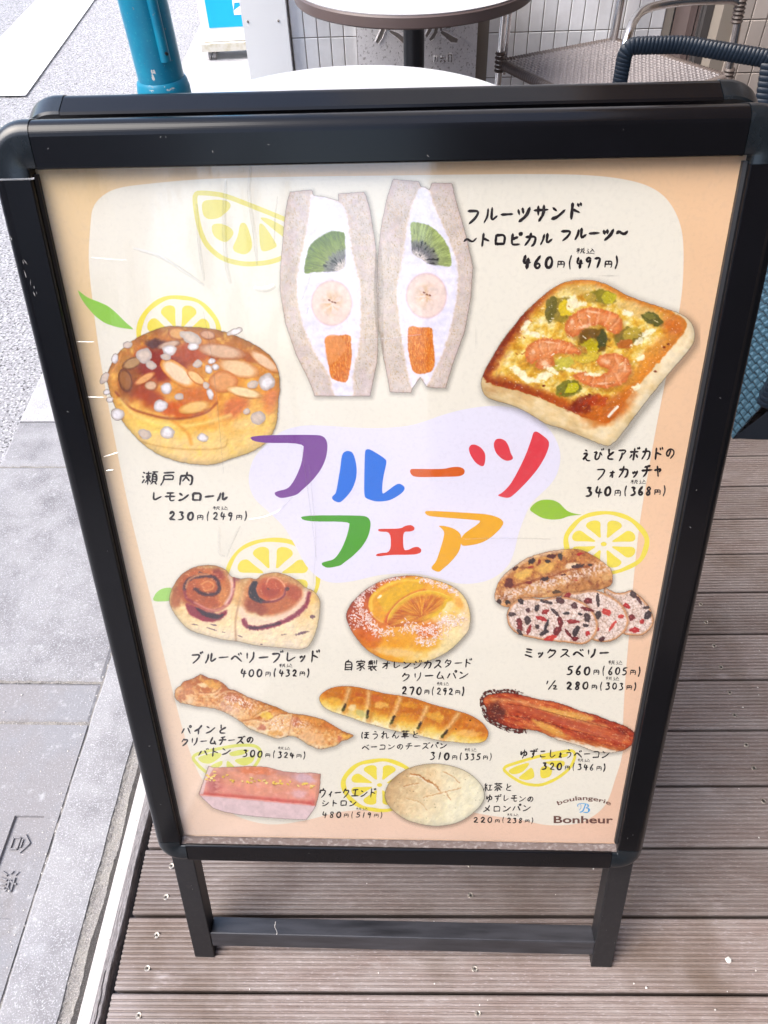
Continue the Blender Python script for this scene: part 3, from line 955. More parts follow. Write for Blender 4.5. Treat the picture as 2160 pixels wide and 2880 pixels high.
def corner(c, a0, a1, prof, name, m, parent, SS=S, ext=0.006, nseg=14):
    g = MB()
    k = len(prof)
    sts = []
    d0 = (math.cos(a0), math.sin(a0)); d1 = (math.cos(a1), math.sin(a1))
    sts.append((c[0] - d1[0] * ext, c[1] - d1[1] * ext, d0))
    for i in range(nseg + 1):
        a = a0 + (a1 - a0) * i / nseg
        sts.append((c[0], c[1], (math.cos(a), math.sin(a))))
    sts.append((c[0] - d0[0] * ext, c[1] - d0[1] * ext, d1))
    vs = []
    for (s, t, d) in sts:
        for (r_, n) in prof:
            vs.append(SS(s + d[0] * (r_ + 0.0006), t + d[1] * (r_ + 0.0006), n + 0.0004))
    fs = []
    for j in range(len(sts) - 1):
        for i in range(k):
            i2 = (i + 1) % k
            fs.append((j * k + i, j * k + i2, (j + 1) * k + i2, (j + 1) * k + i))
    fs += [tuple(range(k - 1, -1, -1)), tuple((len(sts) - 1) * k + i for i in range(k))]
    g.add(vs, fs)
    return g.build(name, m, parent, smooth=True)
e = 0.0065
PHB = 0.8375                                             # lower inner edge of the frame, below the dusty ledge
rail((e, 0), (PW - e, 0), (0, -1), RP, 'top_rail', M['black'], board)
rail((e, PHB), (PW - e, PHB), (0, 1), RPB, 'bottom_rail', M['black'], board)
rail((0, e + 0.001), (0, PHB - e), (-1, 0), [(d * 0.95, n) for d, n in RP], 'side_rail', M['black'], board)
rail((PW, e), (PW, PHB - e), (1, 0), [(d * 0.95, n) for d, n in RP], 'side_rail', M['black'], board)
PI = math.pi
corner((0, 0), PI, 1.5 * PI, RP, 'corner_cap', M['cap'], board)
corner((PW, 0), 1.5 * PI, 2 * PI, RP, 'corner_cap', M['cap'], board)
corner((PW, PHB), 0, PI / 2, [(d * 0.92, n) for d, n in RP], 'corner_cap', M['cap'], board)
corner((0, PHB), PI / 2, PI, [(d * 0.92, n) for d, n in RP], 'corner_cap', M['cap'], board)
g = MB()
g.add([S(-0.002, -0.002, -0.004), S(PW + 0.002, -0.002, -0.004), S(PW + 0.002, PHB + 0.004, -0.004), S(-0.002, PHB + 0.004, -0.004),
       S(-0.002, -0.002, -0.012), S(PW + 0.002, -0.002, -0.012), S(PW + 0.002, PHB + 0.004, -0.012), S(-0.002, PHB + 0.004, -0.012)],
      [(0, 1, 2, 3), (7, 6, 5, 4), (0, 4, 5, 1), (1, 5, 6, 2), (2, 6, 7, 3), (3, 7, 4, 0)])
g.build('backing_board', M['board'], board)
# rubber lip strips inside the frame, and the dusty lower ledge
for (s0, s1) in ((0.0, 0.0022), (PW - 0.0030, PW)):
    g = MB()
    v = [S(s0, 0.004, -0.003), S(s1, 0.004, -0.003), S(s1, PH, -0.003), S(s0, PH, -0.003), S(s0, 0.004, 0.006), S(s1, 0.004, 0.0045), S(s1, PH, 0.0045), S(s0, PH, 0.006)]
    if s0 > 0.1:
        v[4], v[5], v[6], v[7] = S(s0, 0.004, 0.0045), S(s1, 0.004, 0.006), S(s1, PH, 0.006), S(s0, PH, 0.0045)
    g.add(v, [(0, 3, 2, 1), (4, 5, 6, 7), (0, 1, 5, 4), (1, 2, 6, 5), (2, 3, 7, 6), (3, 0, 4, 7)])
    g.build('inner_lip', M['lip'], board)
g = MB()
nn = 120
vs = []
for i in range(nn + 1):
    s = PW * i / nn
    for (t, n) in ((PH + 0.003, 0.0028), (PH + 0.005, 0.0036), (PHB - 0.002, 0.0065), (PHB + 0.001, 0.0088)):
        vs.append(S(s, t, n + rnd.uniform(-0.0003, 0.0003)))
g.add(vs, [(i * 4 + j, (i + 1) * 4 + j, (i + 1) * 4 + j + 1, i * 4 + j + 1) for i in range(nn) for j in range(3)])
g.build('dusty_ledge', M['dust'], board)

# legs and crossbar of the front frame
def prism(quad, n0, n1, name, m, parent, SS=S, foot=False):
    g = MB()
    fr = [SS(s, t, n1) for s, t in quad]
    bk = [SS(s, t, n0) for s, t in quad]
    if foot:                                            # cut level with the deck
        for lst in (fr, bk):
            for i in (2, 3):
                p, q_ = lst[1 if i == 2 else 0], lst[i]
                k = (p.z - GZ) / (p.z - q_.z)
                lst[i] = p.lerp(q_, k)
    v = fr + bk
    g.add(v, [(0, 1, 2, 3), (7, 6, 5, 4), (0, 4, 5, 1), (1, 5, 6, 2), (2, 6, 7, 3), (3, 7, 4, 0)])
    o = g.build(name, m, parent)
    bv = o.modifiers.new('bevel', 'BEVEL')
    bv.width = 0.0014
    bv.segments = 2
    return o
NF = -0.0055
prism([(-0.0255, 0.845), (0.0055, 0.845), (0.0055, 1.12), (-0.0255, 1.12)], NF - 0.026, NF, 'leg', M['black_side'], board, foot=True)
prism([(0.584, 0.845), (0.6155, 0.845), (0.6155, 1.12), (0.584, 1.12)], NF - 0.026, NF, 'leg', M['black_side'], board, foot=True)
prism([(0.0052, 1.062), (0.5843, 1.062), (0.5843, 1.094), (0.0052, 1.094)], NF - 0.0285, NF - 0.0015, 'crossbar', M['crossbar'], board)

# rear frame, hinged at the top and leaning the other way
BO = S(0, -0.034, -0.036)
BN = Vector((0.0, 0.94896193, 0.31539064))
BV = Vector((0.0, -0.31539064, 0.94896193))
def SB_(s, t, n=0.0):
    return Vector((BO.x + s, BO.y + 0.036 - (t + 0.0) * BV.y + n * BN.y, BO.z - t * BV.z + 0.005 + n * BN.z))
inset = 0.030
rp2 = RP
back = dict(SS=SB_)
T0 = 0.036
rail((e, T0), (PW - e, T0), (0, -1), rp2, 'rear_top_rail', M['black'], board, **back)
rail((0, T0 + e), (0, 0.87), (-1, 0), rp2, 'rear_side_rail', M['black'], board, **back)
rail((PW, T0 + e), (PW, 0.87), (1, 0), rp2, 'rear_side_rail', M['black'], board, **back)
rail((e, 0.875), (PW - e, 0.875), (0, 1), rp2, 'rear_bottom_rail', M['black'], board, **back)
corner((0, T0), PI, 1.5 * PI, rp2, 'rear_corner_cap', M['cap'], board, SS=SB_)
corner((PW, T0), 1.5 * PI, 2 * PI, rp2, 'rear_corner_cap', M['cap'], board, SS=SB_)
g = MB()
g.add([SB_(-0.004, T0 - 0.004, 0.0), SB_(PW + 0.004, T0 - 0.004, 0.0), SB_(PW + 0.004, 0.88, 0.0), SB_(-0.004, 0.88, 0.0), SB_(-0.004, T0 - 0.004, -0.01), SB_(PW + 0.004, T0 - 0.004, -0.01), SB_(PW + 0.004, 0.88, -0.01), SB_(-0.004, 0.88, -0.01)],
      [(0, 1, 2, 3), (7, 6, 5, 4), (0, 4, 5, 1), (1, 5, 6, 2), (2, 6, 7, 3), (3, 7, 4, 0)])
g.build('rear_panel', M['board'], board)
for (a, b) in ((-0.0255, 0.0055), (0.584, 0.6155)):
    g = MB()
    v = []
    for n in (-0.004, -0.030):
        for (s, t) in ((a, 0.86), (b, 0.86)):
            v.append(SB_(s, t, n))
        for s in (b, a):
            p, q_ = SB_(s, 0.86, n), SB_(s, 1.2, n)
            v.append(p.lerp(q_, p.z / (p.z - q_.z)))
    g.add(v, [(0, 1, 2, 3), (7, 6, 5, 4), (0, 4, 5, 1), (1, 5, 6, 2), (2, 6, 7, 3), (3, 7, 4, 0)])
    g.build('rear_leg', M['black_side'], board)

# ------------------------------------------------------------------ the printed poster
# Each block of the print was measured in its own drawing frame; FRAMES holds the projective map from
# drawing units to metres on the sheet (s right, t down).
def onsheet(fr, x, y):
    a = FRAMES[fr]
    w = a[6] * x + a[7] * y + a[8]
    return (a[0] * x + a[1] * y + a[2]) / w, (a[3] * x + a[4] * y + a[5]) / w
def PP(fr, x, y, n):
    s, t = onsheet(fr, x, y)
    return S(s, t, n)
ROOT = Vector(board.location)
GAIN = 0.93
def vcol_mat(name, rough=0.55, alpha=False):
    m = bpy.data.materials.new(name)
    m.use_nodes = True
    nt = m.node_tree
    b = nt.nodes['Principled BSDF']
    b.inputs['Roughness'].default_value = rough
    b.inputs['Specular IOR Level'].default_value = 0.25
    a = nt.nodes.new('ShaderNodeAttribute')
    a.attribute_name = 'Ink'
    nt.links.new(a.outputs['Color'], b.inputs['Base Color'])
    if alpha:
        tr = nt.nodes.new('ShaderNodeBsdfTransparent')
        mx = nt.nodes.new('ShaderNodeMixShader')
        nt.links.new(a.outputs['Alpha'], mx.inputs[0])
        nt.links.new(tr.outputs[0], mx.inputs[1])
        nt.links.new(b.outputs[0], mx.inputs[2])
        nt.links.new(mx.outputs[0], nt.nodes['Material Output'].inputs['Surface'])
    return m
M['sheet'] = vcol_mat('printed_sheet')
M['photo'] = vcol_mat('printed_photo', alpha=True)
_ink = {}
def ink(c, rough=0.55):
    k = tuple(c)
    if k not in _ink:
        l = lin(c)
        _ink[k] = mat('ink', tuple(v * GAIN for v in l), rough, spec=0.25)
    return _ink[k]

def lin_np(a):
    a = np.clip(a, 0, 1)
    return np.where(a <= 0.04045, a / 12.92, ((a + 0.055) / 1.055) ** 2.4)

_T = np.random.RandomState(11).rand(64, 256, 256).astype(np.float32)
def vnoise(x, y, seed=0):
    xi, yi = np.floor(x).astype(int), np.floor(y).astype(int)
    fx, fy = x - xi, y - yi
    fx, fy = fx * fx * (3 - 2 * fx), fy * fy * (3 - 2 * fy)
    T = _T[seed % 64]
    a, b = T[xi & 255, yi & 255], T[(xi + 1) & 255, yi & 255]
    c, d = T[xi & 255, (yi + 1) & 255], T[(xi + 1) & 255, (yi + 1) & 255]
    return (a * (1 - fx) + b * fx) * (1 - fy) + (c * (1 - fx) + d * fx) * fy
def fbm(x, y, seed=0, o=4):
    r, amp, tot = 0, 1.0, 0
    for k in range(o):
        r = r + amp * vnoise(x + 37.1 * k, y + 11.7 * k, seed + k)
        tot += amp
        amp *= 0.55
        x, y = x * 2.03, y * 2.03
    return r / tot

def crom(pts, n=6):
    """closed Catmull-Rom through the points"""
    P = np.array(pts, float)
    m = len(P)
    t = np.linspace(0, 1, n, endpoint=False)[:, None]
    out = []
    for i in range(m):
        a, b, c, d = P[i - 1], P[i], P[(i + 1) % m], P[(i + 2) % m]
        out.append(0.5 * ((2 * b) + (-a + c) * t + (2 * a - 5 * b + 4 * c - d) * t ** 2 + (-a + 3 * b - 3 * c + d) * t ** 3))
    return np.concatenate(out)
def chaikin(pts, it=2, closed=True):
    P = [np.array(p, float) for p in pts]
    for _ in range(it):
        Q = []
        if not closed:
            Q.append(P[0])
        for i in range(len(P) if closed else len(P) - 1):
            a, b = P[i], P[(i + 1) % len(P)]
            Q += [a * .78 + b * .22, a * .22 + b * .78]
        if not closed:
            Q.append(P[-1])
        P = Q
    return np.array(P)

def sdist(X, Y, P, closed=True):
    """signed (closed) or plain distance to a polyline"""
    d = np.full(X.shape, 1e9)
    ins = np.zeros(X.shape, bool)
    n = len(P)
    for i in range(n if closed else n - 1):
        ax, ay = P[i]
        bx, by = P[(i + 1) % n]
        ex, ey = bx - ax, by - ay
        L = ex * ex + ey * ey + 1e-9
        t = np.clip(((X - ax) * ex + (Y - ay) * ey) / L, 0, 1)
        dd = (X - ax - t * ex) ** 2 + (Y - ay - t * ey) ** 2
        np.minimum(d, dd, out=d)
        if closed:
            c = ((ay > Y) != (by > Y)) & (X < ex * (Y - ay) / (ey if abs(ey) > 1e-9 else 1e-9) + ax)
            ins ^= c
    d = np.sqrt(d)
    return np.where(ins, -d, d) if closed else d

class Pic:
    """a small printed colour picture, painted on a fine grid of the drawing frame and carried by mesh colours"""
    def __init__(s, fr, x0, y0, x1, y1, step, outline, smooth=True, seed=1, warp=0):
        s.fr, s.step, s.seed = fr, step, seed
        s.xs, s.ys = np.arange(x0, x1 + step, step), np.arange(y0, y1 + step, step)
        s.X, s.Y = np.meshgrid(s.xs, s.ys)
        s.C = np.ones(s.X.shape + (3,))
        s.A = np.zeros(s.X.shape)
        s.soft = step * 1.3
        s.D = None
        for o in (outline if isinstance(outline[0][0], (list, tuple)) else [outline]):
            P = crom(o, 5) if smooth else np.array(o, float)
            XX, YY = s.X, s.Y
            if warp:
                XX = XX + warp * (fbm(s.X / 18, s.Y / 18, seed, 3) - .5)
                YY = YY + warp * (fbm(s.X / 18, s.Y / 18, seed + 7, 3) - .5)
            d = sdist(XX, YY, P)
            s.D = d if s.D is None else np.minimum(s.D, d)
        s.E = -s.D                                # depth inside the outline
    def n(s, sc, seed=0, o=4, ax=1.0, ang=0.0):
        c, q = math.cos(R(ang)), math.sin(R(ang))
        u, v = (s.X * c + s.Y * q), (-s.X * q + s.Y * c)
        return fbm(u / sc / ax, v / sc, s.seed * 5 + seed, o)
    def mix(s, m, col, op=1.0):
        m = np.clip(m * op, 0, 1)[..., None]
        col = np.array(col, float)
        if col.max() > 1.5:
            col = col / 255.0
        s.C = s.C * (1 - m) + col * m
    def shade(s, f):
        s.C = s.C * np.clip(f, 0, 2)[..., None]
    def blob(s, cx, cy, rx, ry, ang, col, soft=0.25, op=1.0, warp=0.15, seed=3, edge=None, ew=0.18):
        m_ = max(rx, ry) * 1.5 + 4
        i0, i1 = np.searchsorted(s.ys, [cy - m_, cy + m_])
        j0, j1 = np.searchsorted(s.xs, [cx - m_, cx + m_])
        if i1 <= i0 or j1 <= j0: return
        X, Y = s.X[i0:i1, j0:j1] - cx, s.Y[i0:i1, j0:j1] - cy
        c, q = math.cos(R(ang)), math.sin(R(ang))
        u, v = (X * c + Y * q) / rx, (-X * q + Y * c) / ry
        sc = 0.6 * min(rx, ry) + 5
        w = (fbm((X + cx) / sc, (Y + cy) / sc, seed + int(cx) % 13, 3) - .5) * 2 * warp * 2
        d = np.sqrt(u * u + v * v) + w
        mk = np.clip((1 - d) / max(soft, 1e-3) + .0, 0, 1)
        mk = mk * mk * (3 - 2 * mk) * op
        col = np.array(col, float) / 255.0
        cc = np.broadcast_to(col, X.shape + (3,)).copy()
        if edge is not None:
            e_ = np.clip((d - (1 - soft - ew * 2)) / (ew * 2), 0, 1)[..., None]
            cc = cc * (1 - e_) + np.array(edge, float) / 255.0 * e_
        cc *= (1 + 0.10 * (fbm((X + cx) / 9, (Y + cy) / 9, seed + 4, 3) - .5))[..., None]
        s.C[i0:i1, j0:j1] = s.C[i0:i1, j0:j1] * (1 - mk[..., None]) + cc * mk[..., None]
        return (i0, i1, j0, j1, mk)
    def poly(s, pts, col, soft=6, op=1.0, smooth=True, warp=0):
        P = crom(pts, 5) if smooth else np.array(pts, float)
        x0, y0 = P.min(0) - soft * 2 - 6
        x1, y1 = P.max(0) + soft * 2 + 6
        i0, i1 = np.searchsorted(s.ys, [y0, y1])
        j0, j1 = np.searchsorted(s.xs, [x0, x1])
        X, Y = s.X[i0:i1, j0:j1], s.Y[i0:i1, j0:j1]
        if warp:
            X, Y = X + warp * (fbm(X / 15, Y / 15, 5, 3) - .5), Y + warp * (fbm(X / 15, Y / 15, 9, 3) - .5)
        d = sdist(X, Y, P)
        mk = (np.clip(.5 - d / soft, 0, 1) * op)[..., None]
        s.C[i0:i1, j0:j1] = s.C[i0:i1, j0:j1] * (1 - mk) + np.array(col, float) / 255.0 * mk
        full = np.full(s.X.shape, 1e3)
        full[i0:i1, j0:j1] = d
        return full
    def line(s, pts, w, col, soft=4, op=1.0, n=5, wob=0):
        P = np.array(pts, float)
        if len(P) > 2 and n > 1:
            q = np.vstack([2 * P[0] - P[1], P, 2 * P[-1] - P[-2]])
            out = []
            for i in range(1, len(q) - 2):
                t = np.linspace(0, 1, n, endpoint=False)[:, None]
                a, b, c, d = q[i - 1], q[i], q[i + 1], q[i + 2]
                out.append(0.5 * ((2 * b) + (-a + c) * t + (2 * a - 5 * b + 4 * c - d) * t ** 2 + (-a + 3 * b - 3 * c + d) * t ** 3))
            P = np.vstack(out + [P[-1:]])
        m_ = w + soft + 4
        x0, y0 = P.min(0) - m_
        x1, y1 = P.max(0) + m_
        i0, i1 = np.searchsorted(s.ys, [y0, y1])
        j0, j1 = np.searchsorted(s.xs, [x0, x1])
        if i1 <= i0 or j1 <= j0: return
        X, Y = s.X[i0:i1, j0:j1], s.Y[i0:i1, j0:j1]
        if wob:
            X, Y = X + wob * (fbm(X / 12, Y / 12, 15, 3) - .5), Y + wob * (fbm(X / 12, Y / 12, 19, 3) - .5)
        d = sdist(X, Y, P, False)
        mk = (np.clip((w / 2 - d) / soft + .5, 0, 1) * op)[..., None]
        s.C[i0:i1, j0:j1] = s.C[i0:i1, j0:j1] * (1 - mk) + np.array(col, float) / 255.0 * mk
    def relief(s, h, k, lx=-0.6, ly=-0.8):
        gy_, gx_ = np.gradient(h)
        s.shade(1 + np.clip((gx_ * lx + gy_ * ly) * k * RELIEF, -0.16, 0.16))
    def finish(s, label, n=0.00011, shadow=0.30, sw=16, sh=(4, 6), extra=None):
        a = np.clip(.5 - s.D / s.soft, 0, 1)
        if extra is not None:
            a = np.maximum(a, extra)
        s.C = s.C * (1 + .10 * (fbm(s.X / 34, s.Y / 34, s.seed + 30, 2) - .5))[..., None]
        lum = s.C.mean(2, keepdims=True)
        s.C = np.clip(lum + (s.C - lum) * 1.11, 0, 1)
        s.C = np.clip((s.C - .55) * 1.08 + .555, 0, 1)
        s.C = s.C * np.maximum(s.C.mean(2, keepdims=True), .05) ** .13
        s.C = s.C * (1 + 0.03 * (vnoise(s.X / s.step * .9, s.Y / s.step * .9, 3) - .5))[..., None]
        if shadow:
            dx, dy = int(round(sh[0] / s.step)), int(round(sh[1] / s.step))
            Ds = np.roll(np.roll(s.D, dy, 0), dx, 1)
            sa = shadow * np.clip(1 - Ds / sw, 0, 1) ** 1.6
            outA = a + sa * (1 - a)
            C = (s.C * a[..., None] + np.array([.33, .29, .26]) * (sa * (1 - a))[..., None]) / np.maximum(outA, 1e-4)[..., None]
        else:
            outA, C = a, s.C
        C = lin_np(C) * GAIN
        h, w = s.X.shape
        use = outA > 0.006
        cell = use[:-1, :-1] | use[1:, :-1] | use[:-1, 1:] | use[1:, 1:]
        vid = np.zeros((h, w), bool)
        vid[:-1, :-1] |= cell; vid[1:, :-1] |= cell; vid[:-1, 1:] |= cell; vid[1:, 1:] |= cell
        idx = np.full((h, w), -1, np.int64)
        idx[vid] = np.arange(vid.sum())
        x, y = s.X[vid], s.Y[vid]
        A_ = FRAMES[s.fr]
        ww = A_[6] * x + A_[7] * y + A_[8]
        ss = (A_[0] * x + A_[1] * y + A_[2]) / ww
        tt = (A_[3] * x + A_[4] * y + A_[5]) / ww
        co = np.stack([SO.x + ss - ROOT.x, SO.y - tt * SV.y + n * SN.y - ROOT.y, SO.z - tt * SV.z + n * SN.z - ROOT.z], 1).astype(np.float32)
        jj, ii = np.nonzero(cell)
        q = np.stack([idx[jj, ii], idx[jj + 1, ii], idx[jj + 1, ii + 1], idx[jj, ii + 1]], 1)
        me = bpy.data.meshes.new('bread_picture')
        me.vertices.add(len(co))
        me.vertices.foreach_set('co', co.ravel())
        me.loops.add(q.size)
        me.loops.foreach_set('vertex_index', q.ravel().astype(np.int32))
        me.polygons.add(len(q))
        me.polygons.foreach_set('loop_start', np.arange(0, q.size, 4, dtype=np.int32))
        me.polygons.foreach_set('loop_total', np.full(len(q), 4, np.int32))
        me.update(calc_edges=True)
        at = me.color_attributes.new('Ink', 'FLOAT_COLOR', 'POINT')
        col = np.concatenate([C[vid], outA[vid][:, None]], 1).astype(np.float32)
        at.data.foreach_set('color', col.ravel())
        me.materials.append(M['photo'])
        o = bpy.data.objects.new('bread_picture', me)
        COL.objects.link(o)
        o.parent = sheet
        o['label'] = label
        return o

RELIEF = 0.05
def ramp(t, stops):
    t = np.clip(t, 0, 1)
    out = np.zeros(t.shape + (3,))
    ps = [p for p, _ in stops]
    for k in range(3):
        out[..., k] = np.interp(t, ps, [c[k] / 255.0 for _, c in stops])
    return out

# --- sheet with its peach border, then the cream field and the lavender cloud
nu, nv_ = 40, 56
vs, cols = [], []
for j in range(nv_ + 1):
    for i in range(nu + 1):
        u, v = i / nu, j / nv_
        vs.append(tuple(S(-0.001 + (PW + 0.002) * u, -0.001 + (PH + 0.010) * v, 0.0)))
        tl, tr, bl, br = np.array((236, 206, 156)), np.array((240, 200, 158)), np.array((244, 216, 194)), np.array((240, 202, 176))
        c = (tl * (1 - u) + tr * u) * (1 - v) + (bl * (1 - u) + br * u) * v
        w = 5 * (fbm(np.array([u * 5.0]), np.array([v * 30.0]), 8, 3)[0] - .5) + 7 * (fbm(np.array([u * 6.0]), np.array([v * 7.0]), 3, 3)[0] - .5)
        cols.append(tuple(v_ * GAIN for v_ in lin(c + w)) + (1,))
g = MB().add(vs, [(j * (nu + 1) + i, (j + 1) * (nu + 1) + i, (j + 1) * (nu + 1) + i + 1, j * (nu + 1) + i + 1) for j in range(nv_) for i in range(nu)])
sheet = g.build('poster', M['sheet'], board, recalc=False)
at = sheet.data.color_attributes.new('Ink', 'FLOAT_COLOR', 'POINT')
at.data.foreach_set('color', np.array(cols, np.float32).ravel())
sheet['label'] = 'bakery fruit fair poster with peach border, bread photos and handwritten prices'

from mathutils.geometry import tessellate_polygon
def flat(fr, polys, col, n, name, label=None, parent=None, closed_curve='chaikin', material=None, dn=0.00002):
    g = MB()
    for k, pts in enumerate(polys):
        P = crom(pts, 6) if closed_curve == 'crom' else (chaikin(pts, 2) if closed_curve == 'chaikin' else np.array(pts, float))
        tri = tessellate_polygon([[Vector((p[0], p[1], 0)) for p in P]])
        g.add([tuple(PP(fr, p[0], p[1], n + dn * k)) for p in P], [tuple(t) for t in tri])
    o = g.build(name, material or ink(col), parent or sheet, recalc=False)
    if label:
        o['label'] = label
    return o
def T2(*p):
    return list(p)
field = [(196, 480), (203, 445), (226, 420), (262, 405), (330, 396), (420, 388), (520, 384), (680, 381), (850, 379), (1000, 377), (1150, 376), (1260, 378), (1340, 386), (1400, 402), (1440, 430), (1466, 475), (1476, 530), (1474, 620),
         (1462, 700), (1444, 790), (1422, 900), (1402, 1010), (1382, 1130), (1368, 1260), (1358, 1380), (1350, 1480), (1346, 1560), (1345, 1625), (1330, 1680), (1308, 1738), (1270, 1770), (1235, 1781), (1180, 1782), (1120, 1770),
         (1060, 1762), (1000, 1752), (900, 1746), (800, 1748), (730, 1755), (660, 1772), (590, 1781), (530, 1770), (485, 1745), (450, 1700), (428, 1668), (402, 1600), (380, 1520), (355, 1420), (330, 1310), (303, 1200), (279, 1100), (258, 1000), (237, 890), (216, 770), (200, 650), (192, 560)]
flat('FT', [field], (240, 234, 218), 0.00003, 'cream_field', closed_curve='crom')
cloud = [(35, 400), (60, 300), (130, 222), (200, 165), (300, 137), (420, 137), (560, 146), (700, 148), (850, 132), (1000, 82), (1120, 52), (1250, 38), (1380, 55), (1480, 110), (1545, 180), (1580, 270), (1570, 360), (1530, 430), (1440, 520), (1400, 600), (1372, 680), (1352, 760), (1322, 830), (1260, 885), (1180, 915), (1080, 920), (980, 895), (860, 872), (700, 876), (550, 908), (450, 915), (380, 890), (320, 830), (270, 740), (210, 640), (130, 560), (60, 490)]

Y1, YL = (240, 222, 78), (232, 222, 60)
def lemon(fr, cx_, cy_, rx, ry, rw, segs=8, pc=None, a0=22, col=Y1, label=None, skip=(), core=0.07, arc=(0, 360)):
    pc = pc or (cx_, cy_)
    g = MB()
    n = 72
    rr = random.Random(int(cx_))
    ph = [rr.uniform(0, 6) for _ in range(4)]
    vs, fs = [], []
    cnt = 0
    for i in range(n + 1):
        d = arc[0] + (arc[1] - arc[0]) * i / n
        a = R(d)
        k = 1 + 0.012 * math.sin(3 * a + ph[0]) + 0.008 * math.sin(7 * a + ph[1])
        w = rw * (1 + 0.16 * math.sin(2 * a + ph[2]) + 0.1 * math.sin(9 * a + ph[3]))
        vs += [tuple(PP(fr, cx_ + rx * k * math.cos(a), cy_ + ry * k * math.sin(a), 0.00005)),
               tuple(PP(fr, cx_ + (rx * k - w) * math.cos(a), cy_ + (ry * k - w) * math.sin(a), 0.00005))]
    fs = [(2 * i, 2 * i + 1, 2 * i + 3, 2 * i + 2) for i in range(n)]
    g.add(vs, fs)
    for k in range(segs):
        if k in skip: continue
        a = a0 + 360.0 * k / segs
        ha = 360.0 / segs * 0.36
        pts = []
        for (rf, da) in ((0.15, 0), (0.45, -ha * .75), (0.68, -ha), (0.76, -ha * .6), (0.785, 0), (0.76, ha * .6), (0.68, ha), (0.45, ha * .75)):
            b = R(a + da)
            pts.append((pc[0] + (rx * rf) * math.cos(b), pc[1] + (ry * rf) * math.sin(b)))
        P = chaikin(pts, 2)
        tri = tessellate_polygon([[Vector((p[0], p[1], 0)) for p in P]])
        g.add([tuple(PP(fr, p[0], p[1], 0.00005)) for p in P], [tuple(t) for t in tri])
    if core:
        P = [(pc[0] + rx * core * math.cos(R(q)), pc[1] + ry * core * math.sin(R(q))) for q in range(0, 360, 24)]
        g.add([tuple(PP(fr, p[0], p[1], 0.00005)) for p in P], [tuple(range(len(P)))])
    o = g.build('lemon_slice', ink(col), sheet, recalc=False)
    o['label'] = label or 'yellow printed lemon slice'
lemon('F6', 1098, 405, 386, 287, 40, pc=(1078, 415), a0=-67, label='printed lemon slice behind the berry loaf')
lemon('F3', 795, 430, 315, 302, 34, a0=-67, label='printed lemon slice above the almond roll', arc=(-190, 10), skip=(3, 4, 5), core=0)
lemon('F4', 1130, 890, 372, 308, 34, a0=-67, pc=(1125, 885), label='printed lemon slice behind the blueberry rolls', arc=(-180, 60), skip=(3, 4, 5), core=0)
lemon('F11', 1572, 342, 288, 203, 32, a0=-67, label='printed lemon slice behind the citron cake text')
def wedge(fr, outline, w, segs, label, col=Y1):
    g = MB()
    P = chaikin(outline, 2)
    n = len(P)
    vs, fs = [], []
    for i in range(n):
        a, b = P[i - 1], P[(i + 1) % n]
        d = b - a
        l = np.hypot(*d) or 1
        nx_, ny_ = -d[1] / l, d[0] / l
        vs += [tuple(PP(fr, P[i][0] + nx_ * w / 2, P[i][1] + ny_ * w / 2, 0.00005)), tuple(PP(fr, P[i][0] - nx_ * w / 2, P[i][1] - ny_ * w / 2, 0.00005))]
    fs = [(2 * i, 2 * i + 1, (2 * i + 3) % (2 * n), (2 * i + 2) % (2 * n)) for i in range(n)]
    g.add(vs, fs)
    for sgm in segs:
        Q = chaikin(sgm, 2)
        tri = tessellate_polygon([[Vector((p[0], p[1], 0)) for p in Q]])
        g.add([tuple(PP(fr, p[0], p[1], 0.00005)) for p in Q], [tuple(t) for t in tri])
    o = g.build('lemon_slice', ink(col), sheet, recalc=False)
    o['label'] = label
wedge('F13', [(1028, 238), (1100, 236), (1220, 250), (1400, 320), (1600, 400), (1680, 440), (1670, 600), (1600, 660), (1500, 690), (1350, 700), (1210, 665), (1110, 580), (1065, 480), (1040, 360)], 32,
      [[(1075, 285), (1180, 278), (1255, 290), (1270, 330), (1195, 400), (1120, 410), (1082, 380)], [(1140, 440), (1200, 432), (1265, 460), (1290, 500), (1240, 560), (1180, 540), (1145, 500)],
       [(1325, 430), (1365, 430), (1400, 530), (1405, 600), (1360, 640), (1290, 620), (1275, 590), (1310, 520)], [(1448, 395), (1500, 395), (1640, 470), (1640, 540), (1600, 520), (1500, 440)], [(1445, 430), (1480, 440), (1565, 570), (1560, 590), (1480, 620), (1455, 600)]], 'printed half lemon slice in the top left of the poster', (230, 220, 118))
wedge('F11', [(152, 122), (300, 80), (500, 42), (630, 42), (680, 80), (668, 150), (610, 230), (500, 290), (300, 270), (210, 200)], 24,
      [[(195, 135), (300, 100), (385, 100), (380, 130), (300, 185), (230, 175)], [(395, 150), (385, 200), (300, 230), (290, 200)], [(420, 150), (470, 190), (500, 230), (420, 230)], [(430, 100), (520, 75), (600, 75), (560, 110), (460, 130)], [(470, 150), (590, 130), (640, 110), (620, 170), (560, 200), (510, 185)]], 'pale printed half lemon slice behind the baton price', (226, 228, 120))
wedge('F12', [(830, 187), (960, 145), (1100, 105), (1240, 80), (1308, 70), (1325, 110), (1290, 190), (1200, 262), (1090, 308), (980, 296), (890, 245)], 20,
      [[(868, 208), (930, 175), (1008, 152), (1018, 165), (970, 220), (905, 236)], [(942, 252), (990, 215), (1035, 178), (1056, 250), (1010, 272), (955, 265)], [(1088, 185), (1130, 172), (1172, 195), (1160, 245), (1110, 262), (1088, 250)], [(1110, 150), (1180, 140), (1250, 140), (1255, 170), (1210, 195), (1150, 165)], [(1090, 118), (1200, 95), (1280, 90), (1270, 115), (1180, 128), (1100, 135)]], 'printed half lemon slice under the bacon bread price')
G1 = (150, 205, 80)
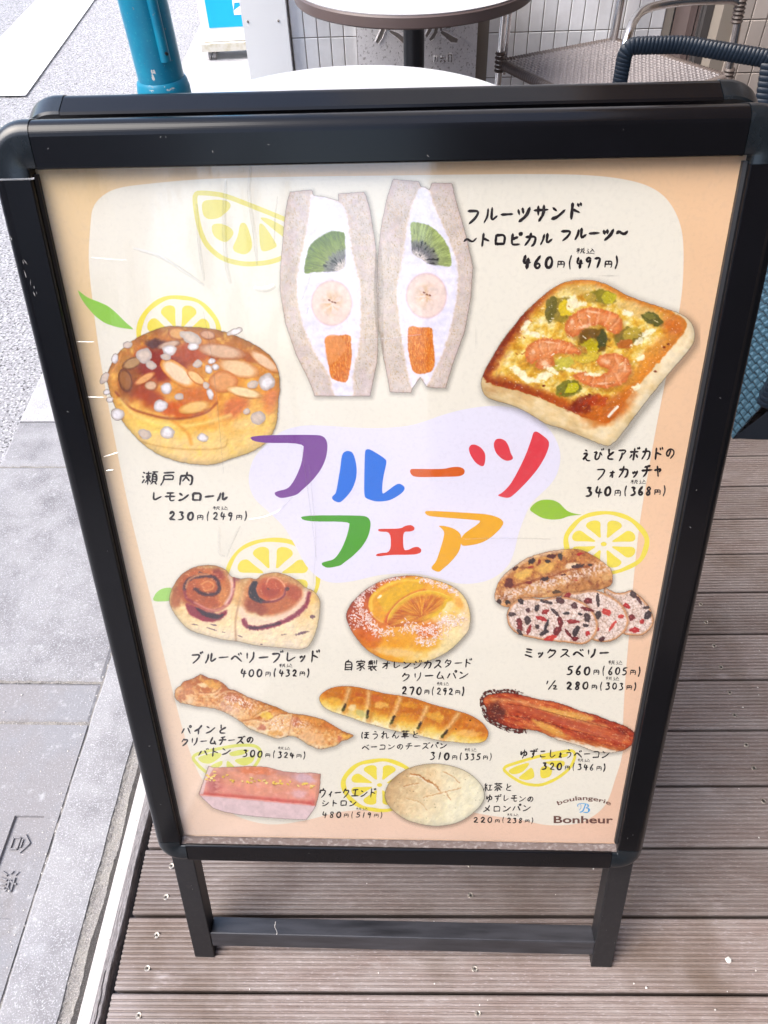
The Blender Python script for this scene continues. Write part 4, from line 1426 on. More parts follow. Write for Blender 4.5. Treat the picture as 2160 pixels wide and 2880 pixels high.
flat('F3', [[(48, 92), (70, 110), (120, 150), (210, 183), (280, 215), (340, 268), (400, 330), (470, 388), (425, 382), (340, 370), (250, 340), (180, 290), (110, 210), (65, 140)]], G1, 0.00006, 'leaf', 'green printed leaf left of the almond roll')
flat('F6', [[(405, 105), (465, 40), (530, 15), (620, 18), (680, 45), (720, 90), (760, 125), (830, 145), (893, 152), (820, 157), (760, 165), (700, 190), (620, 198), (530, 185), (460, 145)]], (150, 195, 50), 0.00006, 'leaf', 'green printed leaf above the berry loaf')
flat('F4', [[(185, 1085), (215, 1015), (270, 978), (350, 973), (370, 1060), (330, 1080)]], (165, 215, 105), 0.00006, 'leaf', 'green printed leaf left of the blueberry rolls')
flat('F7', [cloud], (234, 230, 244), 0.00007, 'lavender_cloud', closed_curve='crom')

# --- pictures --------------------------------------------------------------
def almond_roll():
    p = Pic('F3', 190, 330, 1600, 1420, 5.2, [(268, 740), (300, 640), (370, 540), (470, 460), (590, 400), (700, 366), (800, 365), (1000, 376), (1130, 402), (1260, 450), (1380, 512), (1480, 590), (1532, 690), (1546, 810), (1535, 900), (1530, 1000), (1515, 1100), (1450, 1215), (1340, 1290), (1200, 1338), (1050, 1385), (900, 1382), (780, 1358), (650, 1312), (530, 1232), (450, 1150), (385, 1070), (330, 965), (288, 850)], seed=2, warp=8)
    n1, n2 = p.n(120, 1), p.n(38, 5)
    t = (p.Y - 360) / 1020 + 0.35 * (n1 - .5)
    p.C = ramp(t, [(0, (190, 120, 60)), (.25, (212, 140, 60)), (.5, (232, 168, 80)), (.72, (238, 196, 112)), (.86, (240, 208, 140)), (1, (236, 205, 150))])
    p.mix(np.clip((n2 - .52) * 3.2, 0, 1), (248, 215, 120), .7)
    p.blob(700, 620, 330, 180, -12, (158, 52, 30), .6, .95, .18)
    p.blob(930, 560, 200, 110, 10, (190, 80, 40), .6, .8)
    p.blob(560, 870, 260, 110, 25, (170, 62, 30), .7, .8)
    p.blob(800, 980, 230, 80, 5, (214, 100, 35), .6, .85)
    p.blob(950, 880, 220, 100, -8, (206, 104, 40), .7, .7)
    p.blob(430, 760, 120, 190, 14, (150, 85, 40), .6, .75)
    p.blob(380, 640, 110, 70, -40, (196, 140, 74), .6, .8)
    p.blob(620, 490, 100, 50, 0, (92, 62, 72), .6, .8)
    p.blob(1220, 960, 170, 90, -35, (212, 112, 72), .7, .75)
    p.blob(1480, 900, 90, 160, 12, (222, 130, 84), .7, .7)
    p.blob(1300, 590, 120, 50, 20, (176, 92, 44), .6, .8)
    p.blob(650, 1100, 300, 70, 12, (246, 212, 112), .7, .8)
    p.blob(980, 1080, 240, 90, -6, (236, 174, 74), .7, .8)
    p.blob(1300, 1080, 150, 60, -10, (238, 210, 150), .7, .7)
    p.line([(330, 850), (430, 960), (560, 1010), (720, 1045), (860, 1040), (1000, 1000), (1080, 930)], 16, (150, 60, 30), 16, .7)
    p.line([(360, 900), (460, 1010), (600, 1070), (780, 1100), (980, 1080), (1180, 1020)], 22, (246, 220, 138), 26, .8)
    p.line([(470, 1200), (650, 1250), (900, 1275), (1120, 1262), (1160, 1200)], 12, (206, 160, 90), 12, .6)
    p.line([(740, 1050), (860, 1150), (890, 1230)], 22, (222, 140, 50), 26, .6)
    p.line([(280, 735), (350, 620), (372, 560)], 12, (240, 170, 100), 8, .8)
    p.relief(n2 * 14 + p.n(16, 9) * 4, .55)
    ed = np.clip(1 - p.E / 60, 0, 1)
    p.shade(1 - .16 * ed ** 2)
    for (a, b, rx, ry, an, c, e) in ((1430, 620, 135, 42, 36, (236, 204, 172), (206, 138, 80)), (1240, 672, 165, 66, 15, (238, 206, 166), (214, 150, 92)), (1110, 548, 180, 56, 9, (222, 188, 160), (192, 130, 92)), (790, 712, 158, 72, 38, (244, 220, 188), (228, 150, 60)),
            (1125, 772, 112, 84, 0, (228, 170, 118), (206, 130, 76)), (452, 634, 84, 40, -24, (196, 158, 112), (128, 78, 42)), (402, 762, 52, 92, -14, (170, 116, 68), (120, 66, 34)), (545, 750, 92, 30, -30, (236, 180, 120), (186, 96, 44)),
            (925, 742, 86, 36, 38, (240, 205, 150), (206, 120, 50)), (1280, 850, 140, 38, 12, (246, 224, 180), (214, 158, 96)), (915, 962, 125, 46, -12, (240, 200, 128), (214, 150, 70)), (792, 418, 82, 46, 8, (222, 170, 110), (180, 104, 56)), (725, 500, 92, 28, -14, (208, 180, 160), (150, 104, 84)),
            (1010, 425, 60, 34, 10, (214, 170, 140), (170, 110, 80)), (590, 800, 50, 36, 0, (222, 190, 160), (170, 110, 70))):
        p.blob(a + 5, b + 9, rx * 1.02, ry * 1.05, an, (130, 62, 26), .35, .55, .05)
        p.blob(a, b, rx, ry, an, c, .07, .97, .04, edge=e, ew=.14)
    rr = random.Random(5)
    ex = np.zeros(p.X.shape)
    for (a, b, rx, ry) in ((540, 578, 60, 60), (592, 650, 42, 32), (890, 450, 90, 46), (730, 538, 56, 40), (700, 590, 40, 26), (935, 640, 38, 28), (1040, 620, 30, 22), (1070, 664, 28, 24), (1018, 680, 28, 36), (1450, 775, 60, 68), (1345, 795, 42, 30), (1385, 1040, 60, 48), (1300, 992, 28, 22),
            (705, 822, 44, 46), (665, 950, 58, 46), (545, 1160, 55, 36), (715, 1150, 56, 46), (975, 1185, 42, 32), (345, 1015, 52, 46), (248, 745, 28, 48), (420, 500, 36, 26), (1215, 402, 62, 24), (264, 850, 26, 20), (288, 905, 26, 22), (325, 600, 26, 40), (1030, 862, 26, 44), (800, 885, 36, 26), (905, 512, 44, 30), (1000, 800, 24, 30)):
        c = (236, 232, 234) if rr.random() < .6 else (216, 200, 186)
        p.blob(a + 4, b + 8, rx, ry, 0, (150, 90, 60), .4, .5, .1)
        r_ = p.blob(a, b, rx, ry, rr.uniform(-30, 30), c, .08, 1, .10, seed=int(a) % 9, edge=(190, 178, 172), ew=.22)
        if r_:
            i0, i1, j0, j1, mk = r_
            ex[i0:i1, j0:j1] = np.maximum(ex[i0:i1, j0:j1], mk)
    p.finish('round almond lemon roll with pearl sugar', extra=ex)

def sandwiches():
    L = [(155, 166), (240, 156), (322, 150), (336, 192), (430, 205), (530, 234), (531, 180), (630, 172), (728, 165), (748, 205), (775, 300), (800, 450), (828, 640), (840, 900), (840, 1100), (836, 1400), (828, 1500), (776, 1752), (600, 1752), (346, 1752), (320, 1670), (200, 1424), (120, 1190), (76, 930), (76, 800), (90, 640), (110, 400), (132, 250)]
    Q = [(955, 66), (1050, 74), (1154, 84), (1170, 124), (1206, 130), (1236, 152), (1258, 96), (1330, 98), (1412, 98), (1432, 190), (1470, 320), (1522, 500), (1576, 750), (1560, 980), (1512, 1250), (1424, 1490), (1362, 1690), (1290, 1690), (1216, 1680), (1166, 1606), (1106, 1690), (1096, 1726), (1010, 1724), (932, 1720), (900, 1540), (870, 1400), (838, 1180), (828, 900), (840, 640), (868, 400), (912, 200)]
    for (out, cr, x0, x1, lab, sd_) in ((L, [(312, 196), (340, 194), (430, 206), (528, 236), (590, 300), (622, 500), (655, 700), (705, 900), (708, 1100), (700, 1320), (650, 1580), (640, 1752), (500, 1752), (455, 1600), (330, 1390), (235, 1150), (205, 960), (214, 760), (262, 540), (298, 350)], 40, 880, 'left half of a fruit cream sandwich', 4),
                                        (Q, [(1170, 124), (1236, 152), (1262, 220), (1290, 300), (1390, 520), (1462, 760), (1444, 1050), (1370, 1350), (1280, 1560), (1214, 1680), (1166, 1606), (1106, 1696), (1062, 1560), (1018, 1300), (984, 1000), (988, 860), (1030, 650), (1064, 420), (1112, 240)], 800, 1620, 'right half of a fruit cream sandwich', 9)):
        p = Pic('F1', x0, 30, x1, 1790, 5.4, out, smooth=False, seed=sd_, warp=6)
        n1, n2 = p.n(90, 1), p.n(22, 3)
        p.C = ramp(.5 + 1.2 * (n1 - .5), [(0, (206, 194, 186)), (.5, (216, 205, 198)), (1, (222, 208, 196))])
        p.mix(np.clip((p.n(12, 6, 3, .6) - .60) * 8, 0, 1), (206, 176, 132), .55)
        p.mix(np.clip((p.n(9, 12, 2, .5) - .70) * 9, 0, 1), (150, 130, 84), .55)
        p.mix(np.clip(1 - p.E / 26, 0, 1), (196, 170, 160), .5)
        p.mix(np.clip((p.n(60, 15) - .5) * 4, 0, 1), (214, 196, 198), .5)
        d = p.poly(cr, (234, 231, 244), 12, 1, warp=26)
        p.mix(np.clip(.5 - (d + 4) / 30, 0, 1) * np.clip((p.n(60, 8) - .46) * 3, 0, 1), (218, 214, 234), .4)
        p.mix(np.exp(-((d) / 12.0) ** 2), (222, 196, 160), .35)
        if sd_ == 4:
            kc = (590, 790)
            kp = [(266, 790), (284, 660), (318, 570), (390, 515), (470, 472), (560, 476), (580, 500), (584, 620), (580, 740), (520, 782), (430, 786), (340, 788)]
        else:
            kc = (1130, 720)
            kp = [(1094, 408), (1180, 410), (1260, 440), (1340, 520), (1390, 610), (1408, 738), (1330, 738), (1240, 728), (1180, 690), (1105, 640), (1098, 520)]
        base = p.C.copy()
        dx, dy = p.X - kc[0], p.Y - kc[1]
        r_, th = np.hypot(dx, dy), np.arctan2(dy, dx)
        st = fbm(th * 22 + 50, r_ / 60, 3 + sd_, 3)
        k = r_ + 40 * (st - .5)
        pale = sd_ == 9
        ks = ramp(k / 360, [(0, (222, 208, 200)), (.22, (206, 196, 190)), (.32, (120, 115, 118)), (.46, (132, 134, 120)), (.52, (140, 156, 76) if not pale else (164, 176, 120)), (.8, (122, 142, 40) if not pale else (162, 176, 108)), (1, (104, 124, 44) if not pale else (150, 166, 84))])
        ks = ks * (1 + .5 * (fbm(th * 60 + 90, r_ / 40, 5, 3) - .5))[..., None]
        seeds = np.clip((vnoise(th * 16 + 20, r_ / 34, 9) - .72) * 8, 0, 1) * (k > 70) * (k < 190)
        ks = ks * (1 - .7 * seeds[..., None])
        mk = np.clip(.5 - sdist(p.X + 12 * (p.n(14, 2) - .5), p.Y + 12 * (p.n(14, 4) - .5), crom(kp, 4)) / 9, 0, 1)[..., None]
        p.C = base * (1 - mk) + ks * mk
        bc = (478, 1030, 158, 176) if sd_ == 4 else (1214, 972, 158, 176)
        bd = np.hypot((p.X - bc[0]) / bc[2], (p.Y - bc[1]) / bc[3])
        p.mix(np.clip((1 - bd) / .05, 0, 1), (236, 216, 205), .95)
        p.mix(np.exp(-((bd - .98) / .05) ** 2), (222, 190, 190), .6)
        th = np.arctan2(p.Y - bc[1], p.X - bc[0])
        p.mix(np.clip((1 - bd) / .1, 0, 1) * np.clip(1 - bd * 1.5, 0, 1) * np.clip((fbm(th * 2.2 + 9, bd * 3, sd_, 3) - .42) * 5, 0, 1), (214, 172, 118), .75)
        for (a, b) in ((bc[0] + 4, bc[1] - 10), (bc[0] + 26, bc[1] - 4), (bc[0] - 18, bc[1] - 24)):
            p.blob(a, b, 13, 9, 20, (136, 72, 48), .5, .9)
        mg = [(430, 1300), (520, 1284), (614, 1280), (628, 1340), (634, 1440), (618, 1560), (590, 1640), (530, 1636), (474, 1606), (455, 1520), (436, 1400)] if sd_ == 4 else [(1082, 1216), (1170, 1222), (1254, 1226), (1266, 1330), (1280, 1470), (1256, 1556), (1170, 1580), (1110, 1556), (1082, 1450), (1070, 1320)]
        dm = p.poly(mg, (224, 132, 44), 8, 1, warp=10)
        mm = np.clip(.5 - dm / 8, 0, 1)
        p.mix(mm * np.clip((p.n(18, 7, 3, .25) - .5) * 5, 0, 1), (238, 176, 104), .8)
        p.mix(mm * np.clip((p.n(22, 11, 3, .3) - .56) * 6, 0, 1), (200, 96, 24), .7)
        if sd_ == 4:
            p.poly([(432, 1300), (540, 1285), (590, 1380), (520, 1470), (450, 1500)], (232, 160, 104), 10, .7)
        p.shade(1 + .05 * (n2 - .5))
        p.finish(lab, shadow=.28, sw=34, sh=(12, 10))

def focaccia():
    out = [(205, 1236), (226, 1160), (270, 1080), (330, 980), (400, 888), (466, 806), (520, 752), (592, 690), (644, 648), (720, 608), (800, 592), (900, 595), (1000, 625), (1100, 680), (1200, 720), (1330, 762), (1440, 800), (1508, 852), (1533, 920), (1524, 985), (1470, 1060), (1400, 1140), (1330, 1225), (1250, 1325), (1160, 1440), (1085, 1545), (1030, 1604), (980, 1622), (850, 1572), (700, 1512), (610, 1486), (500, 1420), (400, 1372), (300, 1344), (232, 1310)]
    top = [(214, 1200), (226, 1150), (270, 1080), (330, 980), (400, 888), (466, 806), (520, 752), (592, 690), (644, 648), (720, 608), (800, 592), (900, 595), (1000, 625), (1100, 680), (1200, 720), (1330, 762), (1420, 800), (1478, 850), (1470, 915), (1390, 1010), (1300, 1115), (1205, 1225), (1110, 1335), (1040, 1440), (985, 1480), (850, 1446), (740, 1398), (600, 1336), (450, 1286), (300, 1248)]
    p = Pic('F2', 170, 560, 1570, 1650, 5.0, out, seed=6, warp=6)
    n1, n2 = p.n(70, 1), p.n(26, 4)
    p.C = ramp(.5 + (n1 - .5) + (p.X - 700) / 1800, [(0, (206, 168, 118)), (.5, (226, 200, 150)), (1, (240, 226, 196))])
    p.mix(np.clip((p.n(30, 9, 3, 3.0, 24) - .55) * 4, 0, 1), (240, 220, 180), .6)
    t1 = sdist(p.X + 20 * (p.n(30, 12) - .5), p.Y + 20 * (p.n(30, 14) - .5), crom(top, 4))
    mk = np.clip(.5 - t1 / 9, 0, 1)
    ch_ = ramp(n1 * .55 + n2 * .45, [(.2, (198, 138, 44)), (.42, (224, 178, 72)), (.52, (234, 200, 104)), (.62, (240, 220, 150)), (.8, (250, 242, 212))])
    ms = mk[..., None]
    p.C = p.C * (1 - ms) + ch_ * ms
    depth = np.maximum(-t1, 0)
    lef = np.clip((820 - p.X * .62 - (p.Y - 600) * -.0) / 500, 0, 1)
    left = np.clip((700 - p.X) / 330, 0, 1)
    bot = np.clip((p.Y - (1180 + (p.X - 214) * .20)) / 60, 0, 1)
    rgt = np.clip(((p.X - 900) + (p.Y - 900)) / 500, 0, 1)
    wdt = 46 + 50 * left + 40 * bot + 40 * rgt
    crust = np.clip(1 - depth / wdt + .5 * (n2 - .5), 0, 1) * mk
    p.mix(crust * 1.5, (214, 138, 58), .85)
    p.mix(np.clip(crust * 1.7 - .45, 0, 1) * np.clip(left * 1.4 + bot * .5, 0, 1), (140, 50, 22), .9)
    p.mix(np.clip(crust * 1.3 - .3, 0, 1) * bot, (196, 94, 30), .7)
    p.blob(1010, 1390, 230, 110, -25, (206, 118, 46), .6, .9)
    p.blob(840, 1360, 110, 60, -30, (140, 46, 20), .5, .85, .3)
    p.blob(930, 1340, 100, 45, -10, (196, 76, 32), .5, .7, .3)
    p.blob(1390, 880, 110, 80, 20, (210, 120, 52), .6, .9)
    p.blob(1300, 1020, 180, 70, -46, (220, 150, 66), .6, .75)
    p.blob(1200, 1150, 160, 60, -46, (228, 150, 60), .6, .6)
    p.blob(820, 650, 140, 50, -5, (216, 190, 130), .6, .6)
    p.blob(1180, 780, 190, 60, 22, (226, 196, 140), .6, .7)
    for (a, b, rx, ry, an, c) in ((700, 780, 75, 90, 20, (160, 140, 60)), (735, 770, 50, 60, 10, (232, 204, 60)), (640, 770, 40, 90, 10, (120, 112, 52)), (960, 695, 95, 52, 5, (150, 140, 50)), (1000, 700, 46, 40, 5, (206, 194, 60)), (885, 700, 40, 30, 5, (196, 168, 80)),
            (1270, 835, 74, 42, 25, (104, 104, 48)), (1255, 815, 44, 20, 20, (140, 136, 70)), (1110, 945, 105, 66, -10, (138, 124, 56)), (1150, 925, 66, 40, -20, (196, 172, 76)), (1105, 990, 60, 30, -10, (196, 116, 52)), (890, 965, 110, 92, 8, (124, 92, 34)), (885, 1000, 70, 48, 0, (206, 190, 40)), (960, 960, 36, 60, 10, (90, 92, 44)),
            (750, 1265, 90, 52, -12, (130, 128, 40)), (775, 1262, 50, 32, -30, (214, 204, 50)), (715, 1115, 84, 42, -20, (206, 196, 90)), (860, 1070, 90, 40, -10, (222, 196, 80)), (820, 1020, 60, 24, 20, (200, 150, 70))):
        p.blob(a + 5, b + 9, rx, ry, an, (120, 92, 34), .5, .5, .15)
        p.blob(a, b, rx, ry, an, c, .22, .92, .18)
    def shrimp(pts, segs, hi):
        p.poly([(x + 8, y + 13) for x, y in pts], (150, 96, 44), 34, .55, warp=10)
        d = p.poly(pts, (226, 146, 90), 12, .97, warp=22)
        m = np.clip(.5 - d / 12, 0, 1)
        p.mix(m * np.clip((p.n(46, 61) - .42) * 3, 0, 1), (238, 178, 132), .7)
        p.mix(m * np.exp(-(d / 17.0) ** 2), (206, 100, 46), .6)
        for q in segs:
            p.line(q, 9, (200, 104, 58), 12, .40, wob=14)
            p.line([(x + 9, y + 2) for x, y in q], 8, (250, 212, 178), 12, .55, wob=14)
        for (x, y, rx, ry, an) in hi:
            p.blob(x, y, rx, ry, an, (250, 216, 186), .8, .75, .25)
    shrimp([(730, 905), (742, 842), (795, 792), (870, 764), (960, 774), (1040, 798), (1084, 850), (1076, 905), (1040, 930), (1000, 905), (955, 872), (900, 872), (850, 890), (808, 930), (765, 945)],
           [[(800, 800), (812, 850), (830, 880)], [(860, 772), (868, 820), (872, 868)], [(930, 772), (925, 820), (915, 866)], [(1000, 790), (985, 835), (965, 866)], [(1060, 830), (1030, 865), (1005, 890)]], [(850, 880, 60, 16, -14), (900, 790, 60, 9, 8), (770, 850, 20, 30, 10)])
    shrimp([(482, 1060), (494, 1005), (545, 968), (620, 955), (700, 965), (770, 992), (828, 1044), (780, 1052), (700, 1042), (650, 1058), (660, 1110), (610, 1142), (552, 1136), (556, 1090), (520, 1112), (490, 1092)],
           [[(560, 968), (566, 1010), (585, 1050)], [(620, 958), (618, 1000), (625, 1040)], [(690, 966), (680, 1005), (676, 1036)], [(750, 986), (735, 1015), (725, 1042)]], [(600, 1110, 50, 24, 20), (640, 980, 60, 9, 6), (530, 1040, 16, 26, 0)])
    shrimp([(780, 1190), (850, 1165), (905, 1195), (965, 1180), (1005, 1150), (955, 1132), (930, 1098), (950, 1062), (1020, 1046), (1086, 1062), (1134, 1108), (1136, 1174), (1090, 1232), (1005, 1262), (920, 1256), (845, 1236)],
           [[(1030, 1050), (1040, 1090), (1060, 1120)], [(1100, 1080), (1080, 1115), (1066, 1135)], [(1136, 1150), (1095, 1155), (1060, 1150)], [(1070, 1240), (1050, 1205), (1030, 1170)], [(980, 1260), (975, 1220), (975, 1185)], [(890, 1250), (895, 1215), (900, 1192)]], [(985, 1100, 40, 20, 20), (1100, 1130, 12, 34, 0), (960, 1235, 60, 9, -4)])
    for (a, b, rx, ry, an) in ((455, 1180, 80, 30, 40), (520, 1215, 80, 26, 10), (600, 1190, 70, 28, -10), (640, 1150, 60, 20, 30), (770, 740, 40, 60, 20), (840, 740, 34, 22, 0), (1120, 800, 40, 22, 10), (480, 880, 60, 24, -50), (540, 930, 60, 20, 10), (1240, 920, 60, 18, -20), (1180, 980, 50, 20, -30), (1170, 1260, 40, 22, -30), (760, 1150, 70, 14, 10), (1190, 1080, 50, 18, -30), (900, 1180, 60, 12, 0)):
        p.blob(a, b, rx, ry, an, (250, 242, 214), .4, .85, .3)
    p.line([(1000, 1440), (1030, 1405), (1055, 1380)], 16, (255, 250, 238), 6, .9)
    for (a, b) in ((1290, 1160), (595, 1250), (1370, 990), (1345, 1010), (880, 1305)):
        p.blob(a, b, 12, 9, 0, (130, 50, 20), .4, .9)
    rg = random.Random(2)
    for _ in range(70):
        a, b = rg.uniform(330, 1350), rg.uniform(680, 1400)
        if sdist(np.array([[a]]), np.array([[b]]), crom(top, 4))[0, 0] < -50:
            p.blob(a, b, rg.uniform(6, 22), rg.uniform(3, 7), rg.uniform(-50, 50), rg.choice([(255, 250, 232), (250, 236, 190), (206, 138, 56), (178, 104, 40)]), .6, .8, .3)
    h = n2 * 16 + p.n(11, 21, 3) * 7
    save = p.C.copy()
    p.relief(h, .5)
    p.C = save * (1 - ms) + p.C * ms
    p.mix(np.clip((p.n(7, 31, 2) - .80) * 10, 0, 1) * mk, (255, 250, 225), .7)
    e2 = np.clip(1 - p.E / 40, 0, 1) * (1 - mk)
    p.shade(1 - .10 * e2)
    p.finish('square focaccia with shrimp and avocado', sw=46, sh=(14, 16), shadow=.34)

def spiral_rolls():
    out = [(324, 1050), (345, 980), (400, 892), (480, 832), (570, 804), (680, 804), (760, 838), (800, 885), (850, 900), (880, 905), (940, 900), (1000, 908), (1050, 872), (1150, 857), (1240, 880), (1320, 922), (1375, 970), (1440, 1000), (1486, 1060), (1492, 1130), (1478, 1250), (1430, 1390), (1360, 1450), (1200, 1442), (1000, 1424), (850, 1392), (700, 1370), (500, 1312), (420, 1250), (360, 1172), (326, 1100)]
    p = Pic('F4', 290, 770, 1530, 1490, 4.6, out, seed=12, warp=6)
    n1, n2 = p.n(70, 1), p.n(24, 4)
    p.C = ramp((p.Y - 850) / 600 + .5 * (n1 - .5), [(0, (206, 150, 90)), (.35, (230, 196, 140)), (.6, (238, 214, 170)), (1, (238, 222, 198))])
    p.mix(np.clip((n2 - .55) * 4, 0, 1), (250, 232, 180), .6)
    # left bun
    p.blob(590, 990, 268, 190, 12, (186, 92, 42), .35, .97, .05)
    p.blob(600, 900, 210, 80, 6, (206, 116, 54), .6, .8)
    p.blob(380, 1050, 60, 120, 10, (176, 92, 48), .6, .8)
    p.blob(700, 870, 70, 50, 20, (158, 58, 40), .6, .8)
    p.blob(740, 1030, 60, 110, 0, (220, 150, 80), .7, .8)
    p.line([(440, 985), (455, 930), (500, 900), (560, 888), (625, 882), (680, 905), (708, 955), (705, 1000), (670, 1025), (610, 1028), (560, 1012), (520, 985)], 26, (74, 34, 48), 14, .95, wob=14)
    p.line([(450, 975), (475, 915), (545, 880), (630, 872)], 12, (226, 170, 112), 12, .8)
    p.blob(610, 965, 76, 44, -10, (212, 120, 60), .6, .9)
    p.line([(570, 950), (620, 925), (665, 950), (655, 985), (600, 1000)], 12, (236, 176, 110), 12, .7)
    p.line([(440, 1000), (460, 1060), (530, 1100), (640, 1150), (720, 1140), (790, 1080), (820, 980), (830, 900)], 20, (150, 40, 66), 16, .8, wob=10)
    p.line([(790, 880), (810, 950), (800, 1030), (760, 1100)], 24, (236, 200, 186), 18, .85)
    p.poly([(450, 1100), (520, 1120), (620, 1160), (700, 1180), (770, 1150), (740, 1210), (650, 1240), (560, 1225), (480, 1180)], (150, 36, 60), 16, .95, warp=16)
    p.poly([(530, 1130), (620, 1165), (700, 1185), (748, 1180), (700, 1215), (620, 1205), (560, 1170)], (52, 40, 56), 14, .9, warp=16)
    p.line([(520, 1090), (620, 1140), (700, 1150), (770, 1110)], 18, (222, 160, 130), 16, .8)
    # right bun
    p.blob(1130, 1050, 270, 180, 10, (196, 112, 62), .35, .97, .05)
    p.blob(1000, 1130, 140, 70, 20, (158, 74, 44), .6, .85)
    p.blob(1290, 1010, 120, 80, 30, (186, 86, 50), .6, .85)
    p.poly([(960, 940), (1005, 925), (1020, 1000), (1040, 1050), (1110, 1080), (1040, 1095), (970, 1070), (935, 1020)], (40, 32, 48), 12, .97, warp=12)
    p.blob(1110, 985, 118, 100, 0, (180, 72, 38), .12, 1, .05, edge=(206, 110, 60), ew=.2)
    p.line([(1075, 950), (1095, 905), (1150, 900), (1205, 940), (1222, 1000), (1190, 1050), (1110, 1075)], 12, (232, 176, 140), 10, .8)
    p.line([(1225, 980), (1210, 1040), (1140, 1080), (1050, 1085)], 16, (130, 44, 66), 12, .8)
    p.blob(1120, 960, 70, 50, 0, (206, 100, 52), .7, .7)
    p.line([(880, 1150), (900, 1190), (960, 1225), (1060, 1235), (1200, 1200), (1310, 1140), (1380, 1060), (1390, 1000)], 56, (238, 214, 190), 36, .9)
    p.line([(900, 1230), (920, 1270), (990, 1290), (1100, 1275), (1220, 1235), (1320, 1175), (1390, 1100), (1408, 1020)], 34, (146, 46, 74), 14, .95, wob=18)
    p.line([(940, 1285), (1010, 1288), (1100, 1268), (1180, 1250)], 18, (64, 38, 60), 12, .8, wob=18)
    p.line([(870, 1060), (850, 1150), (835, 1250), (840, 1390)], 14, (190, 150, 120), 14, .8)
    p.line([(850, 900), (860, 1000), (850, 1100)], 26, (220, 170, 110), 26, .7)
    p.blob(845, 905, 40, 40, 0, (150, 70, 90), .7, .6)
    p.blob(1440, 1060, 40, 70, 20, (238, 200, 120), .7, .7)
    for (a, b, rx, ry, an) in ((560, 855, 24, 9, 10), (1240, 985, 20, 16, 0), (1345, 1330, 60, 12, -16), (1435, 1200, 22, 26, -20), (520, 1262, 34, 6, 8), (670, 1265, 30, 7, 10), (870, 1352, 26, 6, 20), (740, 1322, 20, 5, 10), (1210, 1340, 24, 5, -10), (1040, 1415, 14, 6, 0), (660, 1300, 44, 7, 18), (1090, 985, 20, 6, 30), (540, 985, 20, 6, 0)):
        p.blob(a, b, rx, ry, an, (112, 84, 100) if b > 1150 else (84, 56, 56), .4, .8, .3)
    top = np.clip((1180 - p.Y) / 120, 0, 1)
    p.mix(np.clip((p.n(14, 22, 3) - .66) * 7, 0, 1) * top, (250, 200, 150), .5)
    p.relief(n2 * 12 + p.n(9, 23, 3) * 4, .5)
    p.shade(1 - .14 * np.clip(1 - p.E / 46, 0, 1) ** 2)
    p.finish('pair of blueberry spiral rolls', sw=40, sh=(10, 12))

